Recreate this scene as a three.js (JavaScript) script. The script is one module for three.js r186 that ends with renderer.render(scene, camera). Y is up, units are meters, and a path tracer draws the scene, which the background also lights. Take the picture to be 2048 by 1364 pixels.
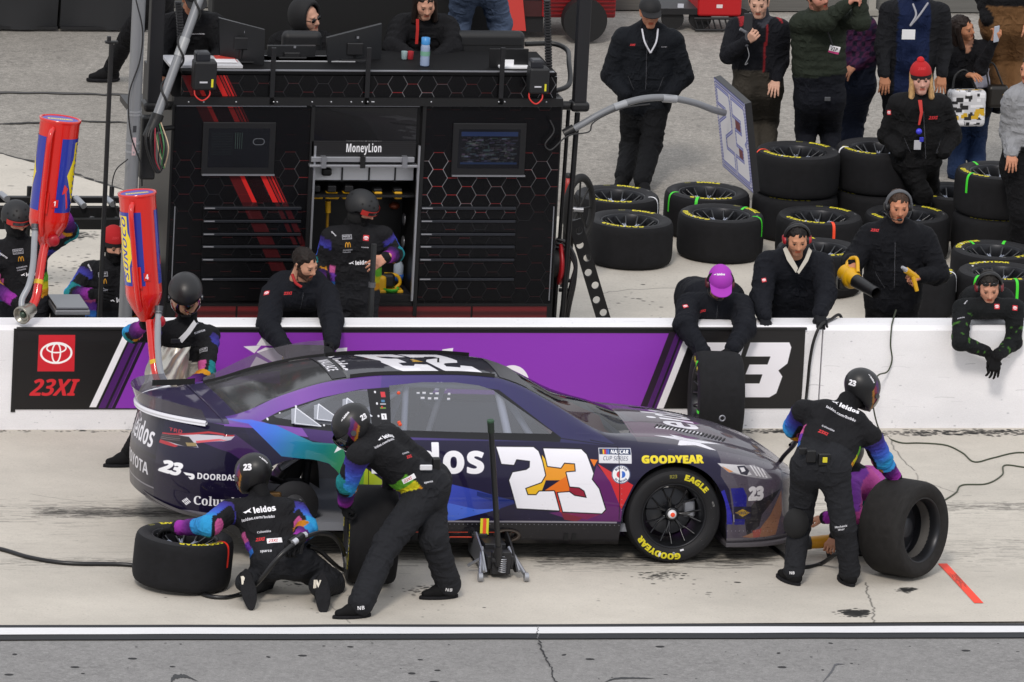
import * as THREE from 'three';
import { RoundedBoxGeometry } from 'three/addons/geometries/RoundedBoxGeometry.js';
import { DecalGeometry } from 'three/addons/geometries/DecalGeometry.js';
import { mergeGeometries, mergeVertices, toCreasedNormals } from 'three/addons/utils/BufferGeometryUtils.js';
import { Brush, Evaluator, HOLLOW_SUBTRACTION, HOLLOW_INTERSECTION } from 'three-bvh-csg';

// ---------------------------------------------------------------- camera (long lens, high in the stand)
const PITCH = 13.7 * Math.PI / 180, YAW = 12.5 * Math.PI / 180, DIST = 80, FOC = 20960;   // FOC: focal length in pixels of the 2048 px wide photograph
const camF = new THREE.Vector3(Math.sin(YAW) * Math.cos(PITCH), -Math.sin(PITCH), -Math.cos(YAW) * Math.cos(PITCH));
const camR = new THREE.Vector3(1, 0, 0).addScaledVector(camF, -camF.x).normalize();
const camU = new THREE.Vector3().crossVectors(camR, camF);
const camT = new THREE.Vector3(-0.0361, 0.6924, 0), camC = camT.clone().addScaledVector(camF, -DIST);
const camera = new THREE.PerspectiveCamera(2 * Math.atan(682 / FOC) * 180 / Math.PI, 2048 / 1364, 1, 600);
camera.position.copy(camC); camera.up.copy(camU); camera.lookAt(camT);

// ---------------------------------------------------------------- overcast sky, soft high sun, exposure
const scene = new THREE.Scene();
{
  const W = 128, H = 64, d = new Float32Array(W * H * 4);
  for (let j = 0; j < H; j++) for (let i = 0; i < W; i++) {
    const s = Math.sin(((j + 0.5) / H - 0.5) * Math.PI), k = s > 0 ? 0.74 + 0.2 * s : 0.25, o = (j * W + i) * 4;
    d[o] = 0.96 * k; d[o + 1] = 0.985 * k; d[o + 2] = 1.04 * k; d[o + 3] = 1;
  }
  const t = new THREE.DataTexture(d, W, H, THREE.RGBAFormat, THREE.FloatType);
  t.mapping = THREE.EquirectangularReflectionMapping; t.magFilter = t.minFilter = THREE.LinearFilter; t.needsUpdate = true;
  scene.background = t; scene.environment = t;
}
const sun = new THREE.DirectionalLight(0xfff6ec, 1.5);
sun.name = 'sun'; sun.position.set(-7, 17, 17); sun.target.position.set(0, 0, 1); sun.castShadow = true; sun.shadow.radius = 20;
Object.assign(sun.shadow.camera, { left: -14, right: 14, top: 14, bottom: -14, near: 1, far: 60 });
scene.add(sun, sun.target);
const renderer = new THREE.WebGLRenderer({ antialias: true });
renderer.setSize(1024, 682); renderer.toneMapping = THREE.LinearToneMapping; renderer.toneMappingExposure = 1.1;
renderer.shadowMap.enabled = true;

// ---------------------------------------------------------------- helpers
const V = (x, y, z) => new THREE.Vector3(x, y, z), PI = Math.PI, clamp = THREE.MathUtils.clamp, lerp = THREE.MathUtils.lerp, sstep = THREE.MathUtils.smoothstep;
const pixelRay = (px, py) => camF.clone().addScaledVector(camR, (px - 1024) / FOC).addScaledVector(camU, (682 - py) / FOC);
const at = (px, py, z) => { const v = pixelRay(px, py); return camC.clone().addScaledVector(v, (z - camC.z) / v.z); };     // the point of the plane z that a photo pixel shows
const gnd = (px, py, y = 0) => { const v = pixelRay(px, py); return camC.clone().addScaledVector(v, (y - camC.y) / v.y); };
let seed = 7;
const rnd = () => { seed = (seed + 0x6d2b79f5) | 0; let t = Math.imul(seed ^ (seed >>> 15), 1 | seed); t = (t + Math.imul(t ^ (t >>> 7), 61 | t)) ^ t; return ((t ^ (t >>> 14)) >>> 0) / 4294967296; };
const hash = (x, y, z) => { let h = Math.imul(x, 374761393) + Math.imul(y, 668265263) + Math.imul(z, 1274126177) | 0; h = Math.imul(h ^ (h >>> 13), 1274126177); return ((h ^ (h >>> 16)) >>> 0) / 4294967296; };
function noise(x, y, z = 0) {
  const X = Math.floor(x), Y = Math.floor(y), Z = Math.floor(z), f = (t) => t * t * (3 - 2 * t), a = f(x - X), b = f(y - Y), c = f(z - Z), h = (i, j, k) => hash(X + i, Y + j, Z + k);
  const L = (p, q, t) => p + (q - p) * t;
  return L(L(L(h(0, 0, 0), h(1, 0, 0), a), L(h(0, 1, 0), h(1, 1, 0), a), b), L(L(h(0, 0, 1), h(1, 0, 1), a), L(h(0, 1, 1), h(1, 1, 1), a), b), c);
}
const fbm = (x, y, z = 0, o = 4) => { let s = 0, a = 0.5; for (let i = 0; i < o; i++, a *= 0.5, x *= 2.03, y *= 2.03, z *= 2.03) s += a * noise(x, y, z); return s; };
const srgb = (h) => new THREE.Color(h);
const M = (color, roughness = 0.7, extra = {}) => new THREE.MeshPhysicalMaterial({ color, roughness, ...extra });
function canvas(w, h, draw) { const c = document.createElement('canvas'); c.width = w; c.height = h; draw(c.getContext('2d'), w, h, c); return c; }
function texture(w, h, draw, color = true) {
  const t = new THREE.CanvasTexture(canvas(w, h, draw)); if (color) t.colorSpace = THREE.SRGBColorSpace;
  t.magFilter = THREE.LinearFilter; t.wrapS = t.wrapT = THREE.RepeatWrapping; return t;
}
const taken = new Map();
const numbered = (n) => { const k = taken.get(n) ?? 0; taken.set(n, k + 1); return k ? n + '_' + String(k).padStart(3, '0') : n; };
function mesh(name, g, m, parent) {
  if (Array.isArray(g)) g = merge(g);
  const o = new THREE.Mesh(g, m); o.name = parent ? name : numbered(name); o.castShadow = o.receiveShadow = true; (parent ?? scene).add(o); return o;
}
function thing(name, label, category, pos, group) {
  const o = new THREE.Group(); o.name = numbered(name); scene.add(o); if (pos) o.position.copy(pos);
  o.userData = { label, category }; if (group) o.userData.group = group; return o;
}
function tag(o, label, category, group) { Object.assign(o.userData, { label, category }); if (group) o.userData.group = group; return o; }
const structure = (o) => { o.userData.kind = 'structure'; return o; };
function merge(list) {
  list = list.flat(9);
  const idx = list.some((g) => !g.index), names = Object.keys(list[0].attributes).filter((n) => list.every((g) => g.attributes[n]));
  list = list.map((g) => { const h = idx && g.index ? g.toNonIndexed() : g.clone(); for (const n of Object.keys(h.attributes)) if (!names.includes(n)) h.deleteAttribute(n); h.morphAttributes = {}; return h; });
  return mergeGeometries(list);
}
const box = (w, h, d, x = 0, y = 0, z = 0, r = 0) => (r ? new RoundedBoxGeometry(w, h, d, 2, Math.min(r, w / 2.01, h / 2.01, d / 2.01)) : new THREE.BoxGeometry(w, h, d)).translate(x, y, z);
const boxBetween = (x0, x1, y0, y1, z0, z1, r = 0) => box(Math.abs(x1 - x0), Math.abs(y1 - y0), Math.abs(z1 - z0), (x0 + x1) / 2, (y0 + y1) / 2, (z0 + z1) / 2, r);
function rod(a, b, r0, r1 = r0, seg = 12, open = false) {
  const d = b.clone().sub(a), l = d.length(), g = new THREE.CylinderGeometry(r1, r0, l, seg, 1, open);
  g.applyQuaternion(new THREE.Quaternion().setFromUnitVectors(V(0, 1, 0), d.divideScalar(l))); return g.translate((a.x + b.x) / 2, (a.y + b.y) / 2, (a.z + b.z) / 2);
}
const tube = (pts, r, seg = 40, rad = 8, closed = false) => new THREE.TubeGeometry(new THREE.CatmullRomCurve3(pts, closed, 'centripetal'), seg, r, rad, closed);
const ball = (r, x = 0, y = 0, z = 0, sx = 1, sy = 1, sz = 1, seg = 18) => new THREE.SphereGeometry(r, seg, Math.max(8, seg * 0.6 | 0)).scale(sx, sy, sz).translate(x, y, z);
const lathe = (pts, seg = 48) => new THREE.LatheGeometry(pts.map(([r, y]) => new THREE.Vector2(r, y)), seg);
function tint(g, c) { const col = c.isColor ? c : new THREE.Color(c), n = g.attributes.position.count, a = new Float32Array(n * 3); for (let i = 0; i < n; i++) col.toArray(a, i * 3); g.setAttribute('color', new THREE.BufferAttribute(a, 3)); return g; }
// a flat strip of quads along two polylines
function ribbon(a, b) {
  const p = [], ix = [], uv = []; a.forEach((q, i) => { p.push(...q.toArray(), ...b[i].toArray()); uv.push(i / (a.length - 1), 0, i / (a.length - 1), 1); if (i) ix.push(i * 2 - 2, i * 2, i * 2 - 1, i * 2, i * 2 + 1, i * 2 - 1); });
  const g = new THREE.BufferGeometry(); g.setAttribute('position', new THREE.Float32BufferAttribute(p, 3)); g.setAttribute('uv', new THREE.Float32BufferAttribute(uv, 2)); g.setIndex(ix); g.computeVertexNormals(); return g;
}
function orient(o, yAxis, xHint) {   // turn a group so that its y axis points along yAxis and its x axis near xHint
  const y = yAxis.clone().normalize(), x = xHint.clone().addScaledVector(y, -xHint.dot(y)).normalize(); o.quaternion.setFromRotationMatrix(new THREE.Matrix4().makeBasis(x, y, x.clone().cross(y))); return o;
}
// ================================================================ ground, road, pit stall
function pixelTexture(w, h, f) {
  return texture(w, h, (c) => { const im = c.createImageData(w, h), d = im.data; for (let y = 0, o = 0; y < h; y++) for (let x = 0; x < w; x++, o += 4) { const v = f(x, y); d[o] = v[0]; d[o + 1] = v[1]; d[o + 2] = v[2]; d[o + 3] = 255; } c.putImageData(im, 0, 0); });
}
const grain = (() => { const a = new Float32Array(65536); for (let i = 0; i < 65536; i++) a[i] = rnd(); return (x, y) => a[((y & 255) << 8) | (x & 255)]; })();
function asphaltTexture(base, contrast) {           // 512 px tile, wraps
  const n = 512, P = (x, f) => { const t = x / n; return t * f; };
  const wrapNoise = (x, y, f) => { const a = P(x, f), b = P(y, f), u = x / n, v = y / n; return lerp(lerp(noise(a, b), noise(a - f, b), u), lerp(noise(a, b - f), noise(a - f, b - f), u), v); };
  return pixelTexture(n, n, (x, y) => {
    const g = grain(x, y), k = base * (1 + contrast * (0.5 * (wrapNoise(x, y, 170) - 0.5) + 0.45 * (wrapNoise(x + 9, y, 64) - 0.5) + 0.18 * (wrapNoise(x, y + 5, 8) - 0.5) + 0.5 * (g - 0.5) + (g > 0.985 ? 0.5 : g < 0.02 ? -0.5 : 0)));
    return [k, k * 0.998, k * 1.0];
  });
}
const sheet = (w, d, x, y, z, perMetre) => { const g = new THREE.PlaneGeometry(w, d).rotateX(-PI / 2), uv = g.attributes.uv, p = g.attributes.position; for (let i = 0; i < uv.count; i++) uv.setXY(i, (p.getX(i) + x) * perMetre, -(p.getZ(i) + z) * perMetre); return g.translate(x, y, z); };
const roadTex = asphaltTexture(134, 0.3), backTex = asphaltTexture(164, 0.45);
structure(mesh('ground', sheet(400, 400, 0, -0.012, 0, 1 / 2.6), M(0xd8d2c8, 0.95, { map: backTex, bumpMap: backTex, bumpScale: 0.004 })));
const roadMat = M(0xf4f2f0, 0.92, { map: roadTex, bumpMap: roadTex, bumpScale: 0.003 });
structure(mesh('pit_road', sheet(160, 30, 0, -0.006, 5.6 + 15, 1 / 2.2), roadMat));

// concrete slab of the stall: own texture over 16 m x 5.6 m with dirt, rubber marks and cracks where the photograph shows them
function concreteTexture(x0, x1, z0, z1, W, H, marks) {
  const px = (x, z) => [(x - x0) / (x1 - x0) * W, (z - z0) / (z1 - z0) * H], S = W / (x1 - x0);
  const dirt = canvas(W, H, (c) => { c.fillStyle = '#fff'; c.fillRect(0, 0, W, H); marks(c, (p, q) => { const g = gnd(p, q); return px(g.x, g.z); }, S); });
  const dd = dirt.getContext('2d').getImageData(0, 0, W, H).data;
  return texture(W, H, (c) => {
    const im = c.createImageData(W, H), d = im.data, q = 8, gw = (W / q | 0) + 2, coarse = new Float32Array(gw * ((H / q | 0) + 2)); for (let i = 0; i < coarse.length; i++) { const X = i % gw * q / S, Z = (i / gw | 0) * q / S; coarse[i] = fbm(X * 0.8, Z * 1.6, 3, 4) - 0.47; }
    for (let y = 0, o = 0; y < H; y++) for (let x = 0; x < W; x++, o += 4) {
      const X = x / S, Z = y / S, g = grain(x + (y >> 8) * 37, y), ci = (y / q | 0) * gw + (x / q | 0), cu = x / q % 1, cv = y / q % 1, big = lerp(lerp(coarse[ci], coarse[ci + 1], cu), lerp(coarse[ci + gw], coarse[ci + gw + 1], cu), cv), fine = fbm(X * 9, Z * 9, 7, 2) - 0.36;
      let k = 1 + 0.16 * big + 0.05 * fine + 0.05 * (g - 0.5); if (g > 0.992) k *= 0.86;
      const m = dd[o] / 255;
      d[o] = 188 * k * m; d[o + 1] = 182 * k * m; d[o + 2] = 172 * k * m; d[o + 3] = 255;
    }
    c.putImageData(im, 0, 0);
  });
}
function smear(c, P, x0, x1, y, h, dens, a) {        // rubber dragged along the stall: many short thin strokes
  for (let i = 0; i < dens; i++) {
    const u = rnd(), x = lerp(x0, x1, u), yy = y + (rnd() + rnd() + rnd() - 1.5) * h, l = 6 + 70 * rnd() * rnd(), [ax, ay] = P(x, yy), [bx, by] = P(x + l, yy + (rnd() - 0.5) * 1.2);
    c.strokeStyle = `rgba(38,36,35,${a * (0.25 + 0.75 * rnd())})`; c.lineWidth = 0.5 + 1.6 * rnd() * rnd(); c.beginPath(); c.moveTo(ax, ay); c.lineTo(bx, by); c.stroke();
  }
}
function crumbs(c, P, x, y, rx, ry, n, big = 1) { for (let i = 0; i < n; i++) { const t = rnd() * 6.283, r = Math.sqrt(rnd()) * (0.3 + 0.7 * rnd()), [ax, ay] = P(x + rx * r * Math.cos(t), y + ry * r * Math.sin(t)), s = (0.5 + 2.4 * rnd() * rnd()) * big; c.fillStyle = `rgba(20,19,19,${0.35 + 0.6 * rnd()})`; c.beginPath(); c.ellipse(ax, ay, s * 1.5, s, rnd() * 0.8 - 0.4, 0, 7); c.fill(); } }
function crack(c, P, pts, w) { c.strokeStyle = 'rgba(60,57,54,0.75)'; c.lineWidth = w; c.lineJoin = 'round'; c.beginPath(); for (let i = 0; i < pts.length - 1; i++) for (let k = 0; k < 8; k++) { const t = k / 8, [x, y] = P(lerp(pts[i][0], pts[i + 1][0], t) + (rnd() - 0.5) * 6, lerp(pts[i][1], pts[i + 1][1], t) + (rnd() - 0.5) * 2); i + k ? c.lineTo(x, y) : c.moveTo(x, y); } c.stroke(); }
const stallTex = concreteTexture(-8, 8, 0, 5.56, 2048, 712, (c, P) => {
  smear(c, P, -700, 470, 1022, 26, 620, 0.34); smear(c, P, 60, 430, 1024, 11, 900, 0.5); smear(c, P, 150, 420, 1028, 7, 300, 0.5); smear(c, P, -700, 480, 1012, 8, 200, 0.3);
  smear(c, P, -700, 300, 1128, 12, 150, 0.3); smear(c, P, 0, 270, 1122, 7, 130, 0.4); smear(c, P, -700, 300, 1075, 30, 120, 0.1);
  smear(c, P, 560, 1560, 1100, 26, 1100, 0.5); smear(c, P, 1060, 1520, 1118, 13, 1000, 0.6); smear(c, P, 300, 700, 1090, 18, 300, 0.35); smear(c, P, 1080, 1460, 1138, 9, 120, 0.3);
  smear(c, P, 1560, 2500, 1015, 18, 520, 0.34); smear(c, P, 1860, 2200, 1012, 9, 300, 0.42); smear(c, P, 1560, 2500, 1105, 24, 700, 0.34); smear(c, P, 1880, 2300, 1085, 8, 120, 0.2);
  smear(c, P, -600, 2600, 1065, 80, 3200, 0.13); smear(c, P, -600, 2600, 1022, 22, 1100, 0.16); smear(c, P, -600, 2600, 1122, 20, 1100, 0.16); smear(c, P, -400, 2500, 940, 50, 150, 0.05);
  crumbs(c, P, 1708, 1226, 42, 10, 190, 1.2); crumbs(c, P, 1812, 1180, 24, 7, 110); crumbs(c, P, 850, 1182, 60, 14, 80, 0.8); crumbs(c, P, 600, 1165, 90, 14, 45, 0.7); crumbs(c, P, 1400, 1180, 300, 40, 30, 0.8);
  crumbs(c, P, 1320, 1150, 60, 14, 120, 0.8); crumbs(c, P, 700, 1210, 500, 30, 26, 0.6);
  for (let i = 0; i < 5; i++) crumbs(c, P, -200 + i * 560, 862, 330, 5, 260, 0.75);
  crumbs(c, P, 1900, 866, 260, 8, 420, 1.0); crumbs(c, P, 1600, 863, 200, 5, 240, 0.9); crumbs(c, P, 1024, 1000, 1400, 140, 90, 0.5);
  crack(c, P, [[1775, 870], [1800, 915], [1832, 945]], 0.9); crack(c, P, [[1733, 1165], [1736, 1195], [1748, 1215], [1746, 1235], [1752, 1251]], 1.1); crack(c, P, [[1832, 945], [1845, 1000]], 0.6);
  crack(c, P, [[60, 988], [160, 1003], [330, 1006]], 0.6); crack(c, P, [[640, 1190], [668, 1215], [705, 1251]], 0.6); crack(c, P, [[1860, 968], [1925, 988]], 0.8);
});
const fit = (g, x0, x1, z0, z1) => { const uv = g.attributes.uv, p = g.attributes.position; for (let i = 0; i < uv.count; i++) uv.setXY(i, (p.getX(i) - x0) / (x1 - x0), 1 - (p.getZ(i) - z0) / (z1 - z0)); return g; };
const ext = stallTex; ext.wrapS = THREE.MirroredRepeatWrapping; ext.wrapT = THREE.ClampToEdgeWrapping;
structure(mesh('pit_stall', fit(sheet(60, 5.56, 0, 0, 2.78, 1), -8, 8, 0, 5.56), M(0xffffff, 0.93, { map: ext, bumpMap: ext, bumpScale: 0.0015 })));
// concrete apron behind the wall, its far edge running obliquely to the asphalt
{
  const a = gnd(0, 305), b = gnd(240, 378), k = (b.z - a.z) / (b.x - a.x), zAt = (x) => x < b.x ? a.z + k * (x - a.x) : Math.min(-6.9, b.z + 0.9 * (x - b.x));
  const apTex = concreteTexture(-8, 8, -10.5, 0, 1600, 1050, (c, P) => {
    crumbs(c, P, 150, 470, 90, 14, 160, 0.9); crumbs(c, P, 120, 540, 150, 60, 90, 0.8); crumbs(c, P, 90, 350, 120, 40, 20, 0.8); smear(c, P, -200, 400, 420, 60, 120, 0.08);
    crack(c, P, [[1180, 588], [1260, 578], [1400, 574]], 0.8); crumbs(c, P, 1300, 600, 160, 40, 24, 0.7); smear(c, P, 1000, 2200, 600, 60, 160, 0.08);
    c.fillStyle = 'rgba(150,110,70,0.5)'; const [sx, sy] = P(22, 371); c.beginPath(); c.ellipse(sx, sy, 3, 2, 0, 0, 7); c.fill();
  });
  apTex.wrapS = THREE.MirroredRepeatWrapping; apTex.wrapT = THREE.ClampToEdgeWrapping;
  const xs = [-30, -8, a.x, b.x, b.x + 0.8, 4, 30], A = xs.map((x) => V(x, -0.003, x < a.x ? a.z - 0.3 : zAt(x))), B = xs.map((x) => V(x, -0.003, 0.02));
  structure(mesh('apron', fit(ribbon(B, A), -8, 8, -10.5, 0), M(0xffffff, 0.93, { map: apTex, bumpMap: apTex, bumpScale: 0.0015 })));
  // tar seams in the asphalt behind
  const tar = M(0x2b2a29, 0.8), seam = (pts, w, i) => { const P = pts.map(([x, y]) => gnd(x, y)), q = []; for (let s = 0; s < P.length - 1; s++) for (let t = 0; t < 10; t++) q.push(P[s].clone().lerp(P[s + 1], t / 10).add(V((rnd() - 0.5) * 0.05, -0.003 + i * 0.0004, (rnd() - 0.5) * 0.05))); return ribbon(q.map((v) => v.clone().add(V(0, 0, w * (0.6 + rnd())))), q.map((v) => v.clone().add(V(0, 0, -w * (0.6 + rnd()))))); };
  structure(mesh('asphalt_seam', seam([[-200, 250], [0, 247], [140, 240], [330, 246], [700, 240]], 0.018, 0), tar));
  structure(mesh('asphalt_seam', seam([[-200, 186], [0, 184], [180, 187], [330, 190], [600, 186]], 0.03, 1), M(0x4a4948, 0.85)));
  structure(mesh('asphalt_seam', seam([[-200, 292], [0, 306], [130, 338], [240, 377], [330, 410]], 0.022, 2), tar));
  structure(mesh('asphalt_seam', seam([[1725, 128], [1740, 160], [1728, 200], [1738, 240]], 0.014, 3), tar));
}
// painted band: black, white, black
{
  const zL = gnd(0, 1251).z, zR = gnd(2048, 1247).z, slope = (zR - zL) / 7.4, L = (z, y, x) => V(x, y, z + slope * x), xs = []; for (let x = -30; x <= 30; x += 0.25) xs.push(x);
  const band = (z0, z1, y, wob) => ribbon(xs.map((x) => L(z1 + wob * (noise(x * 2.2, 9) - 0.5), y, x)), xs.map((x) => L(z0 + wob * (noise(x * 1.7, 3) - 0.5), y, x)));
  const worn = texture(1024, 64, (c, w, h) => { c.fillStyle = '#f4f4f4'; c.fillRect(0, 0, w, h); for (let i = 0; i < 900; i++) { c.fillStyle = `rgba(120,120,125,${0.22 * rnd()})`; c.fillRect(rnd() * w, rnd() * h, 1 + 5 * rnd(), 1); } });
  worn.repeat.set(8, 1);
  const zc = gnd(1024, 1249).z + 0.02;
  structure(mesh('line_border', band(zc, gnd(1024, 1279.5).z, 0.004, 0.012), M(0x24262b, 0.8, { map: worn })));
  structure(mesh('white_line', band(gnd(1024, 1257).z, gnd(1024, 1270).z, 0.008, 0.012), M(0xe9e9ec, 0.6, { map: worn })));
  const rub = M(0x2a2a2c, 0.85);
  const crackGeo = (pts, w, y = 0.0) => { const q = []; for (let s = 0; s < pts.length - 1; s++) for (let t = 0; t < 9; t++) { const g = gnd(lerp(pts[s][0], pts[s + 1][0], t / 9), lerp(pts[s][1], pts[s + 1][1], t / 9)); q.push(g.add(V((rnd() - 0.5) * 0.02, y, (rnd() - 0.5) * 0.04))); } return ribbon(q.map((v) => v.clone().add(V(-w * (0.4 + rnd()), 0, 0))), q.map((v) => v.clone().add(V(w * (0.4 + rnd()), 0, 0)))); };
  structure(mesh('road_crack', crackGeo([[1078, 1282], [1086, 1305], [1098, 1325], [1106, 1350], [1118, 1380]], 0.006), rub));
  structure(mesh('road_crack', crackGeo([[1076, 1256], [1074, 1268], [1078, 1282]], 0.003, 0.0105), M(0x77777a, 0.85)));
  // rubber marks on the road: ragged flat scraps
  const scrap = (pts, w) => { const q = pts.map(([x, y]) => gnd(x, y, -0.003)), c = new THREE.CatmullRomCurve3(q).getPoints(26); return ribbon(c.map((v, i) => v.clone().add(V(0, 0, w * Math.sin(PI * (i + 0.5) / 27) * (0.6 + 0.8 * rnd())))), c.map((v, i) => v.clone().add(V(0, 0, -w * Math.sin(PI * (i + 0.5) / 27) * (0.6 + 0.8 * rnd()))))); };
  const mark = M(0x3a3b3d, 0.9);
  structure(mesh('rubber_mark', scrap([[340, 1372], [350, 1354], [368, 1352], [396, 1362]], 0.05), mark));
  structure(mesh('rubber_mark', scrap([[1200, 1370], [1230, 1357], [1280, 1356], [1310, 1357]], 0.02), mark));
  structure(mesh('rubber_mark', scrap([[1640, 1370], [1662, 1345], [1675, 1328], [1690, 1328]], 0.02), M(0x55565a, 0.9)));
  const bits = []; for (let i = 0; i < 70; i++) { const g = gnd(-100 + 2250 * rnd(), 1286 + 110 * Math.pow(rnd(), 1.3), -0.0045), s = 0.004 + 0.017 * rnd() ** 4; bits.push(new THREE.CircleGeometry(s, 7).rotateX(-PI / 2).scale(1.3 + rnd(), 1, 1 + rnd()).rotateY(rnd() * 3).translate(g.x, g.y, g.z)); }
  for (const [x, y] of [[605, 1311], [265, 1317], [150, 1334], [18, 1349], [1932, 1301], [1564, 1334], [1180, 1318], [1320, 1293]]) { const g = gnd(x, y, -0.004); bits.push(new THREE.CircleGeometry(0.02, 8).rotateX(-PI / 2).scale(1.7, 1, 1.2).translate(g.x, g.y, g.z)); }
  const b = mesh('rubber_crumbs', bits, M(0x252527, 0.9)); b.userData.kind = 'stuff';
  // orange stop mark taped on the slab
  const o0 = gnd(1885, 1128), o1 = gnd(1958, 1207), dx = V(0.034, 0, 0), lift = V(0, 0.004, 0), pts = [0, 0.25, 0.5, 0.75, 1].map((t) => o0.clone().lerp(o1, t).add(lift));
  const tapeTex = texture(256, 32, (c, w, h) => { c.fillStyle = '#f2452c'; c.fillRect(0, 0, w, h); for (let i = 0; i < 160; i++) { c.fillStyle = `rgba(30,25,25,${0.5 * rnd()})`; c.fillRect(55 + 75 * rnd() + 20 * rnd(), rnd() * h, 2 + 14 * rnd(), 1.5); } });
  structure(mesh('orange_stop_mark', ribbon(pts.map((p) => p.clone().add(dx)), pts.map((p) => p.clone().sub(dx))), M(0xffffff, 0.7, { map: tapeTex })));
}

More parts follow.
